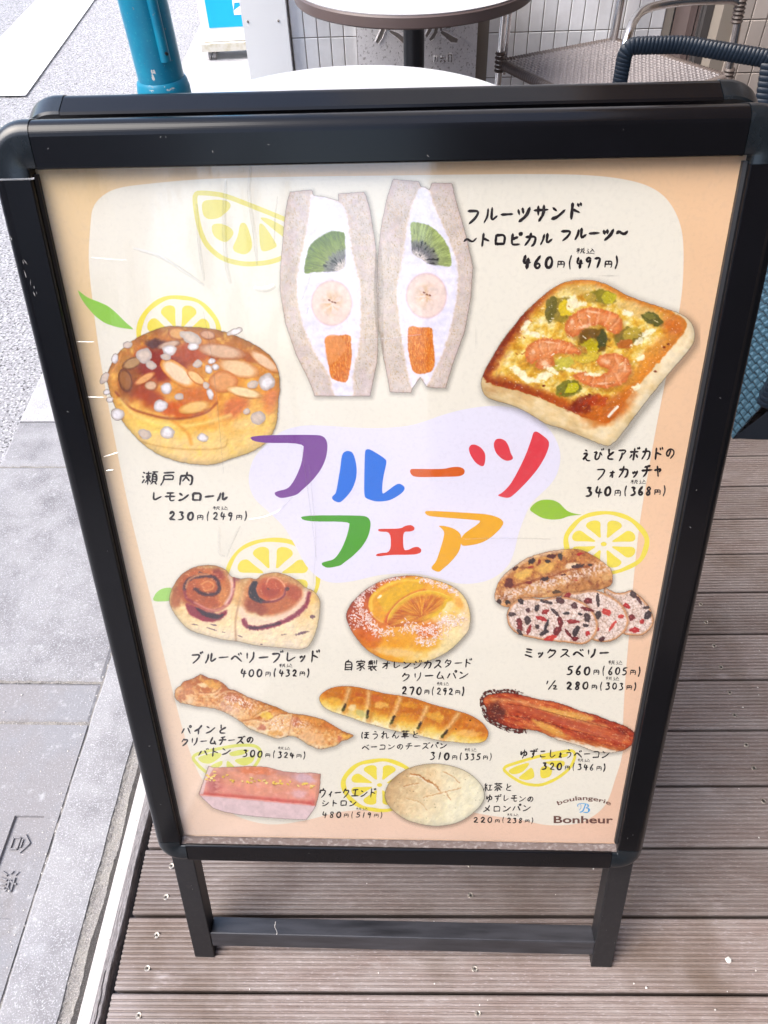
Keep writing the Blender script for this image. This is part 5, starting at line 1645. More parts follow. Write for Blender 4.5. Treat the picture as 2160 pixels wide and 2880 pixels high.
def orange_bun():
    out = [(128, 580), (148, 500), (190, 430), (250, 368), (320, 306), (400, 252), (500, 202), (600, 170), (700, 154), (820, 146), (950, 162), (1080, 196), (1200, 236), (1310, 300), (1390, 390), (1432, 500), (1442, 620), (1420, 730), (1340, 830), (1240, 925), (1120, 1000), (980, 1056), (850, 1070), (700, 1068), (580, 1050), (460, 1004), (340, 925), (240, 815), (168, 700)]
    p = Pic('F5', 90, 100, 1500, 1110, 6.6, out, seed=15, warp=6)
    n1, n2 = p.n(110, 1), p.n(36, 4)
    t = (p.X - 150) / 1250 * .75 + (p.Y - 200) / 900 * .35 + .35 * (n1 - .5)
    p.C = ramp(t, [(0, (128, 44, 22)), (.14, (168, 62, 26)), (.3, (214, 116, 48)), (.48, (236, 166, 60)), (.66, (240, 184, 72)), (.84, (240, 216, 158)), (1, (238, 222, 190))])
    p.blob(800, 860, 420, 120, 4, (236, 168, 52), .8, .85)
    p.blob(1000, 720, 230, 120, -12, (220, 110, 40), .7, .8)
    p.blob(420, 800, 120, 70, 20, (226, 130, 80), .7, .7)
    p.blob(650, 960, 340, 70, 6, (238, 206, 150), .7, .8)
    p.blob(1250, 850, 260, 110, -38, (236, 218, 170), .7, .85)
    p.blob(1390, 600, 60, 230, 0, (238, 214, 176), .7, .8)
    p.blob(1200, 480, 110, 60, -30, (238, 220, 160), .6, .9)
    p.blob(1330, 440, 60, 110, -20, (240, 176, 84), .7, .8)
    p.poly([(362, 440), (400, 340), (500, 255), (640, 190), (760, 165), (880, 172), (985, 238), (940, 290), (830, 330), (700, 400), (610, 500), (555, 600), (540, 640), (460, 590), (385, 520)], (232, 168, 36), 10, 1)
    p.line([(372, 470), (410, 560), (480, 620), (540, 645)], 22, (240, 190, 84), 16, .9)
    p.line([(400, 500), (395, 400), (480, 300), (620, 225), (760, 195), (900, 205)], 30, (244, 206, 92), 26, .8)
    p.poly([(500, 470), (470, 380), (600, 280), (760, 215), (900, 225), (940, 270), (800, 330), (660, 420), (560, 540)], (230, 184, 30), 20, .9)
    c = (930, 575)
    p.line([(545, 640), (580, 560), (700, 430), (840, 345), (960, 310)], 34, (214, 96, 40), 30, .9)
    sl = [(560, 645), (580, 560), (650, 460), (740, 385), (860, 325), (980, 303), (1100, 315), (1200, 355), (1262, 402), (1200, 425), (1180, 470), (1120, 540), (1040, 590), (930, 640), (780, 680), (640, 690), (590, 680)]
    base = p.C.copy()
    d = sdist(p.X, p.Y, crom(sl, 4))
    th = np.arctan2(p.Y - c[1], p.X - c[0])
    rr = np.hypot((p.X - c[0]), (p.Y - c[1]) * 1.25)
    cc = ramp(.5 + 1.5 * (fbm(th * 9 + 30, rr / 120, 4, 3) - .5), [(0, (190, 88, 24)), (.5, (214, 132, 36)), (1, (232, 172, 60))])
    seg = np.abs(((th * 4.2) % 1.0) - .5)
    cc = cc * (1 - .0) + 0
    sm = np.clip((seg - .44) / .06, 0, 1)[..., None] * .55
    cc = cc * (1 - sm) + np.array([.93, .78, .50]) * sm
    rim = np.clip((d + 62) / 40, 0, 1)[..., None] * (np.clip((640 - p.Y) / 60, 0, 1))[..., None]
    cc = cc * (1 - rim) + np.array([.90, .74, .22]) * rim
    mk = np.clip(.5 - d / 9, 0, 1)[..., None]
    p.C = base * (1 - mk) + cc * mk
    p.line([(565, 640), (585, 560), (655, 462), (745, 388), (865, 330), (985, 308), (1100, 322), (1200, 362)], 7, (250, 214, 120), 6, .7)
    p.blob(480, 370, 36, 16, -40, (255, 250, 226), .5, .9)
    p.relief(n2 * 9, .5)
    rg = random.Random(3)
    def flakes(path, spread, count):
        P = np.array(path, float)
        for _ in range(count):
            k = rg.random() * (len(P) - 1)
            i = int(k)
            q = P[i] + (P[i + 1] - P[i]) * (k - i)
            x, y = q[0] + rg.gauss(0, spread), q[1] + rg.gauss(0, spread * .8)
            a = rg.uniform(0, math.pi)
            l = rg.uniform(8, 22)
            cl = rg.choice([(250, 240, 240), (244, 228, 224), (236, 212, 200), (252, 248, 248)])
            p.line([(x - l * math.cos(a) / 2 + 3, y - l * math.sin(a) / 2 + 5), (x + l * math.cos(a) / 2 + 3, y + l * math.sin(a) / 2 + 5)], 6, (176, 92, 56), 5, .35)
            p.line([(x - l * math.cos(a) / 2, y - l * math.sin(a) / 2), (x + l * math.cos(a) / 2, y + l * math.sin(a) / 2)], rg.uniform(5, 10), cl, 4, .95)
    flakes([(430, 250), (330, 310), (270, 400), (270, 500), (340, 580), (400, 620)], 30, 230)
    flakes([(200, 560), (230, 640), (300, 720)], 34, 50)
    flakes([(360, 640), (450, 740), (600, 740)], 34, 120)
    flakes([(720, 720), (820, 690), (940, 740), (1040, 720), (1150, 620), (1200, 600)], 36, 270)
    flakes([(880, 830), (980, 870), (1060, 820), (1180, 720)], 34, 130)
    flakes([(1200, 660), (1300, 640), (1340, 570)], 34, 90)
    flakes([(900, 175), (1010, 205), (1120, 240), (1220, 280), (1300, 330)], 22, 130)
    flakes([(480, 225), (600, 185), (760, 158)], 12, 40)
    p.shade(1 - .10 * np.clip(1 - p.E / 40, 0, 1) ** 2)
    p.finish('round orange custard bun with coconut', sw=60, sh=(16, 12), shadow=.36)

def berry_loaf():
    loaf = [(100, 870), (118, 800), (150, 735), (200, 675), (270, 620), (350, 565), (430, 525), (560, 488), (700, 465), (850, 463), (950, 500), (1060, 570), (1140, 640), (1156, 720), (1120, 800), (900, 850), (640, 890), (400, 900), (290, 950), (230, 982), (150, 960), (108, 920)]
    s3 = [(1080, 830), (1180, 850), (1260, 850), (1330, 830), (1420, 900), (1490, 985), (1526, 1100), (1500, 1170), (1440, 1222), (1380, 1237), (1250, 1220), (1150, 1150)]
    s2 = [(700, 890), (850, 850), (1000, 830), (1130, 880), (1230, 950), (1292, 1060), (1290, 1150), (1230, 1235), (1130, 1290), (1000, 1282), (880, 1200)]
    s1 = [(208, 1040), (240, 975), (300, 925), (400, 898), (520, 910), (650, 893), (780, 900), (900, 945), (990, 1040), (1024, 1150), (985, 1250), (900, 1312), (750, 1300), (500, 1270), (310, 1222), (232, 1150), (215, 1095)]
    p = Pic('F6', 60, 420, 1570, 1350, 5.8, [loaf, s1, s2, s3], seed=18, warp=10)
    n1, n2 = p.n(80, 1), p.n(20, 4)
    ang = -20
    band = (p.Y - (900 - (p.X - 100) * .30))                      # distance below the loaf's ridge line
    p.C = ramp(.5 + (n1 - .5) * 1.3, [(0, (150, 88, 44)), (.5, (206, 150, 92)), (1, (226, 186, 130))])
    p.mix(np.clip(1 - np.abs(band + 110) / 120, 0, 1), (184, 104, 50), .6)
    p.mix(np.clip((n2 - .5) * 4, 0, 1) * np.clip(-band / 100, 0, 1), (230, 180, 96), .8)
    p.mix(np.clip((p.n(30, 7) - .56) * 5, 0, 1), (140, 72, 36), .7)
    p.mix(np.exp(-((band - 10) / 60.0) ** 2) * np.clip((p.n(16, 9) - .38) * 4, 0, 1), (238, 222, 214), .9)
    p.line([(150, 730), (300, 610), (450, 530), (700, 470)], 26, (232, 218, 208), 30, .55)
    p.blob(360, 690, 110, 55, -20, (232, 190, 100), .5, .9)
    p.blob(560, 630, 120, 60, -10, (232, 190, 104), .5, .8)
    p.blob(800, 610, 90, 44, -8, (244, 226, 200), .5, .85)
    p.line([(250, 800), (430, 745), (620, 700), (720, 660), (860, 630), (980, 600)], 16, (150, 70, 30), 12, .7, wob=20)
    for (a, b, rx, ry, an, c) in ((435, 570, 46, 24, -20, (54, 40, 44)), (610, 525, 50, 24, -5, (92, 30, 26)), (690, 522, 24, 34, 0, (70, 66, 66)), (575, 572, 30, 16, 0, (54, 46, 52)), (870, 502, 40, 14, -15, (186, 30, 30)), (840, 612, 60, 22, -10, (66, 36, 40)), (955, 603, 18, 12, 0, (60, 44, 50)), (280, 632, 34, 18, -30, (90, 34, 34)),
            (225, 770, 44, 50, 10, (112, 44, 38)), (410, 762, 34, 16, 0, (140, 40, 34)), (550, 728, 46, 18, -20, (60, 42, 50)), (650, 845, 44, 20, -10, (96, 70, 44)), (140, 930, 22, 26, 0, (66, 44, 42)), (215, 940, 26, 20, 0, (60, 46, 40)), (720, 690, 26, 10, -10, (100, 40, 34)), (420, 622, 34, 10, -10, (176, 40, 30)), (830, 738, 26, 9, 0, (190, 90, 70)), (500, 572, 18, 22, 0, (150, 50, 26))):
        p.blob(a, b, rx, ry, an, c, .25, .95, .3)
    rg = random.Random(9)
    for sl, k in ((s3, 13), (s2, 13), (s1, 30)):
        P = crom(sl, 4)
        XX, YY = p.X + 8 * (n2 - .5), p.Y + 8 * (p.n(20, 8) - .5)
        d = sdist(XX, YY, P)
        p.mix(np.exp(-(np.maximum(d, 0) / 14.0) ** 2), (120, 80, 50), .5)
        mk = np.clip(.5 - d / 8, 0, 1)
        inn = ramp(.5 + 1.6 * (p.n(11, 33, 3) - .5), [(0, (176, 150, 134)), (.5, (226, 206, 194)), (1, (244, 232, 226))])
        p.C = p.C * (1 - mk[..., None]) + inn * mk[..., None]
        cr = mk * np.clip(1 + (d + 6) / 16, 0, 1)
        p.mix(cr, (206, 146, 92), .9)
        p.mix(mk * np.clip((p.n(17, 41, 2) - .68) * 7, 0, 1) * (d < -20), (196, 164, 138), .6)
        x0, y0 = P.min(0); x1, y1 = P.max(0)
        pts = []
        tries = 0
        while len(pts) < k and tries < 4000:
            tries += 1
            x, y = rg.uniform(x0, x1), rg.uniform(y0, y1)
            dd = sdist(np.array([[x]]), np.array([[y]]), P)[0, 0]
            if dd < -16 and all(math.hypot(x - a, y - b) > 70 for a, b in pts):
                pts.append((x, y))
                red = rg.random() < .5
                c = rg.choice([(190, 26, 34), (160, 24, 30), (206, 60, 50), (122, 20, 30)]) if red else rg.choice([(58, 44, 50), (74, 56, 58), (48, 40, 48), (92, 52, 56)])
                rx, ry = rg.uniform(20, 66), rg.uniform(14, 34)
                an = rg.uniform(-70, 90)
                p.blob(x, y, rx, ry, an, c, .16, .97, .22, seed=rg.randint(0, 20))
                p.blob(x - 5, y - 5, rx * .3, ry * .25, an, (232, 150, 140) if red else (140, 126, 130), .7, .6, .2)
    p.relief(n2 * 9 + p.n(9, 43, 3) * 5, .55)
    p.finish('mixed berry loaf with three cut slices', sw=40, sh=(8, 12))

def baton():
    out = [(92, 215), (104, 170), (140, 145), (170, 108), (240, 85), (285, 60), (318, 50), (370, 78), (430, 90), (490, 118), (550, 172), (600, 182), (680, 226), (760, 258), (850, 290), (940, 322), (1000, 352), (1070, 375), (1200, 392), (1320, 424), (1400, 464), (1480, 515), (1530, 535), (1580, 560), (1530, 594), (1485, 606), (1440, 640), (1370, 660), (1300, 672), (1240, 650), (1185, 622), (1120, 580), (1050, 562), (960, 584), (880, 562), (780, 528), (700, 490), (650, 448), (560, 392), (480, 352), (390, 328), (280, 316), (200, 298), (140, 284), (100, 250)]
    p = Pic('F8', 60, 20, 1620, 720, 5.6, out, seed=23, warp=8)
    n1, n2 = p.n(60, 1, ax=1.6, ang=20), p.n(18, 4)
    acr = (p.Y - (190 + (p.X - 92) * .30)) / 110.0
    t = .5 + .38 * acr + 1.0 * (n1 - .5)
    p.C = ramp(t, [(0, (196, 118, 56)), (.3, (222, 160, 94)), (.55, (232, 184, 130)), (.8, (238, 206, 164)), (1, (240, 220, 190))])
    p.mix(np.clip((n2 - .58) * 5, 0, 1), (184, 96, 50), .6)
    p.mix(np.clip((p.n(26, 9) - .55) * 5, 0, 1), (246, 222, 170), .6)
    for (a, b, rx, ry, an, c, o_) in ((400, 130, 120, 40, 18, (232, 178, 84), .8), (200, 170, 80, 60, 0, (206, 134, 90), .7), (150, 240, 60, 40, 0, (196, 126, 88), .7), (330, 140, 60, 30, 10, (244, 222, 180), .8), (570, 240, 90, 60, 25, (190, 120, 88), .7), (540, 330, 100, 60, 20, (206, 156, 136), .6), (850, 390, 80, 36, 10, (240, 200, 90), .8),
            (790, 410, 40, 22, 0, (196, 110, 50), .7), (820, 490, 50, 30, 0, (190, 110, 90), .7), (1100, 450, 60, 50, 0, (180, 100, 84), .6), (1250, 430, 160, 50, 14, (226, 160, 84), .8), (1400, 480, 90, 30, 24, (220, 130, 62), .7), (1250, 580, 140, 60, 10, (232, 192, 150), .7), (1465, 590, 26, 40, 0, (206, 120, 96), .7), (1520, 565, 50, 26, 10, (236, 190, 96), .8), (930, 540, 70, 30, 0, (226, 170, 96), .7)):
        p.blob(a, b, rx, ry, an, c, .6, o_, .25)
    for pts in ([(430, 230), (520, 180), (600, 185)], [(750, 400), (830, 350), (900, 330)], [(660, 440), (760, 420), (860, 440), (960, 380), (1060, 375)], [(1040, 560), (1060, 470), (1080, 400)], [(300, 200), (420, 200), (480, 150)]):
        p.line(pts, 9, (176, 104, 60), 12, .6, wob=14)
        p.line([(x + 3, y + 12) for x, y in pts], 9, (248, 226, 190), 12, .6, wob=14)
    dust = np.clip((p.n(9, 21, 3) - .50) * 6, 0, 1)
    z = np.maximum(np.exp(-(((p.X - 640) / 170) ** 2 + ((p.Y - 290 - (p.X - 640) * .2) / 60) ** 2)), np.exp(-(((p.X - 960) / 110) ** 2 + ((p.Y - 460) / 60) ** 2)))
    z = np.maximum(z, .8 * np.exp(-(((p.X - 1120) / 90) ** 2 + ((p.Y - 470) / 50) ** 2)))
    p.mix(z * dust, (250, 238, 232), .95)
    p.blob(1040, 563, 18, 5, 0, (80, 60, 40), .4, .9)
    p.relief(n2 * 9, .7)
    p.shade(1 - .12 * np.clip(1 - p.E / 30, 0, 1) ** 2)
    p.finish('twisted pineapple cream cheese baton', sw=40, sh=(6, 14), shadow=.26)

def spinach_bread():
    out = [(58, 270), (78, 230), (110, 204), (150, 182), (210, 165), (270, 158), (340, 160), (400, 168), (500, 190), (640, 224), (760, 240), (880, 262), (980, 292), (1100, 330), (1200, 355), (1300, 382), (1400, 415), (1480, 458), (1540, 510), (1572, 570), (1560, 630), (1520, 660), (1450, 670), (1380, 670), (1280, 660), (1130, 645), (1000, 612), (900, 590), (780, 568), (680, 545), (580, 516), (480, 490), (400, 462), (330, 436), (240, 408), (150, 376), (88, 334)]
    p = Pic('F9', 20, 120, 1620, 720, 6.0, out, seed=27, warp=5)
    n1, n2 = p.n(60, 1), p.n(20, 4)
    acr = (p.Y - (215 + (p.X - 60) * .245)) / 210.0
    t = acr + .30 * (n1 - .5)
    p.C = ramp(t, [(-.2, (188, 104, 36)), (.02, (206, 124, 44)), (.2, (226, 160, 62)), (.4, (238, 200, 104)), (.6, (240, 218, 150)), (.8, (240, 228, 196)), (1, (232, 220, 204))])
    p.mix(np.clip((n2 - .56) * 5, 0, 1), (232, 178, 60), .55)
    for (x0, y0, x1, y1) in ((345, 190, 262, 395), (520, 215, 480, 470), (800, 270, 690, 520), (1040, 350, 930, 560), (1320, 410, 1140, 640)):
        m = np.array([(x0, y0), ((x0 + x1) / 2 + 8, (y0 + y1) / 2), (x1, y1)])
        p.line(m + [-18, 0], 36, (250, 236, 196), 40, .6, wob=24)
        p.line(m + [26, 0], 34, (204, 124, 44), 40, .6, wob=24)
        p.line(m, 11, (186, 138, 80), 16, .6, wob=24)
        a, b = np.array((x0, y0)) * .35 + np.array((x1, y1)) * .65, np.array((x0, y0)) * .12 + np.array((x1, y1)) * .88
        p.line([a, b], 24, (66, 48, 34), 12, .95, wob=16)
        p.line([a * .2 + b * .8, b * 1.0], 20, (116, 120, 50), 14, .8, wob=16)
    for (a, b, rx, ry, an, c) in ((180, 230, 110, 46, -20, (206, 134, 50)), (200, 290, 90, 40, 10, (238, 196, 90)), (420, 235, 80, 30, 10, (196, 100, 44)), (570, 270, 60, 40, 10, (206, 108, 62)), (610, 330, 90, 40, 0, (244, 204, 120)), (860, 330, 100, 34, 10, (230, 170, 60)), (830, 420, 70, 24, -10, (222, 158, 50)), (1110, 430, 110, 50, 14, (236, 190, 84)), (1440, 500, 110, 34, 20, (226, 150, 70)), (1380, 580, 130, 50, 4, (240, 196, 128)), (420, 400, 70, 40, 20, (196, 196, 140)), (360, 350, 50, 50, 0, (238, 224, 190))):
        p.blob(a, b, rx, ry, an, c, .6, .7, .2)
    for (a, b) in ((1412, 466), (1285, 543)):
        p.blob(a, b, 8, 7, 0, (60, 30, 16), .3, 1)
    p.relief(n2 * 9, .5)
    p.finish('long spinach and bacon cheese bread', sw=40, sh=(6, 14), shadow=.26)

def bacon_bread():
    body = [(60, 300), (100, 250), (170, 235), (280, 225), (390, 240), (480, 262), (600, 294), (680, 300), (750, 318), (860, 352), (950, 390), (1100, 430), (1200, 470), (1290, 500), (1400, 545), (1460, 585), (1482, 630), (1470, 680), (1420, 735), (1350, 768), (1220, 786), (1080, 765), (950, 715), (860, 692), (780, 672), (700, 640), (600, 592), (480, 570), (330, 560), (230, 520), (150, 480), (100, 430), (85, 360)]
    p = Pic('F10', 30, 190, 1520, 820, 6.2, body, seed=31, warp=12)
    n1, n2 = p.n(60, 1, ax=5, ang=17), p.n(16, 4, ax=3, ang=17)
    acr = (p.Y - (265 + (p.X - 100) * .27)) / 230.0
    p.C = ramp(.5 + .9 * (n1 - .5) + .5 * (n2 - .5), [(0, (110, 34, 20)), (.3, (166, 60, 34)), (.5, (196, 86, 48)), (.7, (214, 122, 70)), (1, (228, 170, 110))])
    p.line([(150, 285), (400, 310), (620, 380), (900, 470), (1200, 540)], 34, (226, 176, 120), 30, .55)
    p.poly([(580, 360), (700, 370), (880, 400), (1080, 450), (1060, 490), (900, 470), (700, 420)], (228, 178, 96), 30, .9, warp=30)
    p.line([(250, 350), (500, 400), (800, 480), (1100, 560), (1380, 640)], 50, (200, 112, 78), 40, .6)
    p.line([(280, 330), (520, 365), (760, 430), (1000, 490), (1250, 560)], 6, (130, 64, 34), 8, .8, wob=14)
    p.line([(230, 420), (440, 460), (640, 500), (900, 580), (1200, 650)], 6, (112, 44, 26), 8, .7, wob=20)
    p.poly([(510, 480), (620, 500), (760, 560), (830, 640), (720, 620), (600, 560)], (232, 184, 96), 30, .85, warp=30)
    p.line([(700, 470), (900, 540), (1150, 620), (1350, 680)], 26, (186, 96, 84), 26, .6, wob=16)
    p.blob(180, 400, 130, 130, 0, (84, 30, 28), .8, .75, .2)
    p.mix(np.clip((p.n(8, 22, 3, 3, 17) - .66) * 7, 0, 1), (244, 206, 160), .6)
    p.mix(np.clip(1 - p.E / 16, 0, 1), (120, 40, 22), .5)
    lower = (p.Y - (560 + (p.X - 430) * .215)) / 26.0 + 2.0 * (n2 - .5)
    m_ = np.clip(lower, 0, 1) * (p.X > 440)
    p.mix(m_, (232, 222, 204), .97)
    p.mix(np.exp(-((lower) / .9) ** 2) * (p.X > 440), (206, 140, 70), .5)
    p.relief(n2 * 12, .6)
    # crisp lace of melted cheese at the left end
    ex = np.zeros(p.X.shape)
    vx, vy = p.X / 34, p.Y / 30
    cell = np.abs(fbm(vx, vy, 44, 2) - .5) * 2
    band = np.clip(1 - np.abs(p.D - 14) / 26, 0, 1) * (p.X < 470) * ((p.X < 400) | (p.Y > 480))
    lace = np.clip((.30 - cell) * 9, 0, 1) * (band > .02)
    ring = np.exp(-((p.D - 22 - 22 * (p.n(22, 50) - .5)) / 4.5) ** 2) * (p.X < 440)
    lace = np.clip(np.maximum(lace, ring), 0, 1)
    p.mix((p.D > 0) * 1.0, (104, 42, 34), 1)
    p.mix(np.clip(1 - np.abs(p.D) / 6, 0, 1) * (p.X < 470), (90, 32, 24), .8)
    p.finish('long bread topped with crisp bacon', sw=36, sh=(6, 10), extra=lace, shadow=.24)

def citron_cake():
    out = [(212, 412), (240, 330), (285, 200), (330, 212), (450, 208), (600, 200), (720, 206), (850, 240), (960, 250), (1060, 250), (1128, 258), (1124, 330), (1118, 400), (1092, 500), (1060, 550), (1020, 602), (900, 598), (700, 584), (500, 562), (400, 542), (320, 515), (240, 440)]
    p = Pic('F11', 180, 170, 1170, 640, 5.2, out, smooth=False, seed=35, warp=5)
    n1, n2 = p.n(60, 1, ax=2.4, ang=8), p.n(22, 4, ax=2)
    t = (p.Y - (200 + (p.X - 250) * .08)) / 240 + .7 * (n1 - .5)
    p.C = ramp(t, [(0, (208, 158, 146)), (.3, (226, 166, 140)), (.5, (232, 168, 144)), (.8, (228, 160, 146)), (1, (212, 120, 112))])
    p.blob(320, 330, 90, 120, 10, (176, 96, 96), .8, .7)
    p.blob(640, 230, 200, 50, 4, (230, 142, 100), .7, .8)
    p.blob(1000, 290, 120, 50, 10, (222, 196, 206), .7, .8)
    p.blob(960, 410, 90, 50, 0, (230, 196, 200), .7, .7)
    p.mix(np.clip((n2 - .58) * 5, 0, 1), (240, 190, 176), .6)
    ly = 418 + (p.X - 245) * .092 + 8 * (p.n(40, 9) - .5)
    p.mix(np.clip((p.Y - ly) / 8, 0, 1) * (p.X < 1092), (224, 202, 202), 1)
    p.mix(np.exp(-((p.Y - ly + 14) / 14.0) ** 2) * (p.X < 1060), (204, 96, 88), .65)
    p.mix(np.exp(-((p.Y - ly) / 3.5) ** 2) * (p.X < 1060), (240, 200, 190), .6)
    p.poly([(285, 200), (325, 212), (270, 300), (245, 410), (215, 412)], (222, 200, 196), 6, .9, smooth=False)
    p.line([(283, 205), (215, 410)], 5, (170, 150, 150), 4, .8)
    p.poly([(1112, 258), (1128, 258), (1122, 400), (1092, 495), (1080, 495)], (206, 150, 130), 6, .9, smooth=False)
    p.line([(1128, 260), (1120, 400), (1092, 498)], 5, (160, 110, 96), 4, .8)
    rg = random.Random(4)
    for k in range(46):
        x = rg.uniform(262, 1105)
        y = 280 + (x - 262) * .085 + rg.gauss(0, 13)
        p.blob(x + 2, y + 4, rg.uniform(9, 17), 7, rg.uniform(-30, 30), (150, 90, 60), .4, .5, .1)
        p.blob(x, y, rg.uniform(8, 17), rg.uniform(5, 8), rg.uniform(-30, 30), rg.choice([(244, 214, 110), (238, 222, 150), (226, 196, 90)]), .2, 1, .2)
    p.finish('pink iced citron loaf cake with chopped nuts', sw=26, sh=(-6, 10), shadow=.16)

def melon_bread():
    out = [(54, 380), (66, 320), (95, 275), (135, 238), (185, 205), (240, 182), (310, 166), (380, 161), (450, 166), (530, 185), (600, 216), (660, 262), (705, 320), (716, 380), (700, 425), (670, 462), (600, 520), (520, 558), (440, 573), (370, 575), (280, 560), (200, 535), (130, 490), (80, 440)]
    p = Pic('F12', 30, 135, 750, 610, 4.4, out, seed=39, warp=3)
    n1, n2 = p.n(60, 1), p.n(20, 4)
    t = (p.X - 60) / 640 * .7 + (p.Y - 160) / 420 * .35 + .35 * (n1 - .5)
    p.C = ramp(t, [(0, (190, 156, 112)), (.2, (214, 184, 142)), (.45, (234, 216, 180)), (.7, (238, 230, 202)), (1, (238, 234, 212))])
    p.mix(np.clip((n2 - .55) * 4, 0, 1), (240, 232, 190), .5)
    for pts, w, o_ in (([(225, 230), (280, 240), (320, 265), (370, 290), (405, 325), (420, 350)], 12, .8), ([(290, 240), (330, 275), (390, 300)], 10, .6), ([(180, 310), (220, 300), (280, 290)], 6, .6), ([(460, 350), (475, 378), (490, 400)], 7, .6), ([(440, 215), (500, 240), (550, 290)], 6, .5), ([(310, 385), (360, 370), (430, 355), (560, 322)], 6, .5), ([(200, 390), (290, 420), (330, 470)], 5, .35)):
        p.line(pts, w, (184, 116, 56), 6, o_, wob=14)
        p.line([(x, y + 9) for x, y in pts], w * .9, (248, 240, 220), 8, o_ * .8, wob=14)
    rg = random.Random(8)
    for _ in range(46):
        x, y = rg.uniform(80, 690), rg.uniform(190, 560)
        p.blob(x, y, rg.uniform(3, 5.5), 3, 0, (120, 110, 80), .5, .7)
    p.relief(n2 * 9 + p.n(8, 8, 3) * 3, .4)
    p.shade(1 - .12 * np.clip(1 - p.E / 50, 0, 1) ** 2)
    p.finish('round pale melon bread with cracked top', sw=24, sh=(4, 8), shadow=.30)

almond_roll(); sandwiches(); focaccia(); spiral_rolls(); orange_bun(); berry_loaf(); baton(); spinach_bread(); bacon_bread(); citron_cake(); melon_bread()

# --- big coloured title
TITLE = [
    ((124, 66, 150), [[(28, 184), (378, 180), (412, 193), (427, 225), (421, 290), (396, 350), (350, 410), (300, 455), (272, 481), (195, 498), (166, 482), (162, 468), (180, 460), (232, 448), (265, 400), (295, 330), (305, 270), (308, 222), (68, 222)]]),
    ((4, 112, 220), [[(495, 290), (505, 268), (525, 260), (548, 266), (562, 295), (572, 350), (568, 400), (550, 450), (520, 490), (487, 520), (455, 508), (446, 492), (455, 482), (468, 470), (480, 400), (490, 340)],
                     [(611, 262), (620, 252), (640, 254), (718, 303), (718, 325), (700, 400), (695, 478), (720, 462), (770, 424), (790, 425), (809, 440), (808, 455), (790, 475), (740, 505), (700, 512), (660, 512), (625, 500), (607, 488), (608, 380)]]),
    ((218, 96, 12), [[(834, 365), (838, 352), (855, 350), (1000, 352), (1040, 342), (1075, 339), (1100, 348), (1108, 362), (1102, 378), (1080, 388), (1000, 390), (870, 392), (845, 384)]]),
    ((226, 66, 76), [[(1127, 245), (1138, 230), (1160, 229), (1190, 246), (1209, 275), (1209, 310), (1202, 336), (1188, 338), (1160, 320), (1138, 288), (1128, 262)],
                     [(1250, 225), (1260, 203), (1285, 199), (1310, 211), (1326, 240), (1335, 275), (1348, 295), (1340, 306), (1315, 312), (1285, 297), (1262, 272), (1252, 245)],
                     [(1447, 170), (1458, 164), (1472, 168), (1524, 208), (1525, 240), (1506, 290), (1470, 350), (1420, 410), (1360, 470), (1325, 498), (1264, 483), (1292, 470), (1332, 430), (1372, 360), (1410, 280), (1437, 205)]]),
    ((66, 160, 6), [[(283, 581), (598, 581), (630, 592), (642, 620), (631, 680), (600, 735), (550, 785), (505, 818), (490, 831), (425, 844), (396, 827), (398, 817), (412, 811), (460, 800), (495, 750), (520, 690), (533, 640), (535, 612), (312, 612)]]),
    ((220, 52, 22), [[(676, 652), (682, 648), (790, 647), (810, 633), (840, 628), (858, 640), (856, 655), (835, 662), (800, 662), (802, 755), (830, 752), (850, 740), (875, 736), (892, 750), (889, 766), (865, 775), (820, 777), (740, 777), (680, 785), (661, 779), (680, 769), (740, 764), (740, 664), (680, 662)]]),
    ((238, 172, 8), [[(907, 565), (920, 557), (1150, 570), (1230, 577), (1285, 596), (1302, 618), (1282, 650), (1230, 697), (1180, 722), (1100, 735), (1086, 722), (1092, 678), (1196, 609), (1150, 603), (940, 587), (916, 578)],
                     [(973, 632), (1010, 634), (1050, 645), (1080, 665), (1091, 690), (1086, 740), (1070, 775), (1030, 820), (1000, 845), (978, 865), (945, 850), (940, 838), (965, 810), (985, 750), (1000, 700), (1006, 665), (992, 645)]]),
]
for col, polys in TITLE:
    flat('F7', polys, col, 0.00013, 'title_letter')

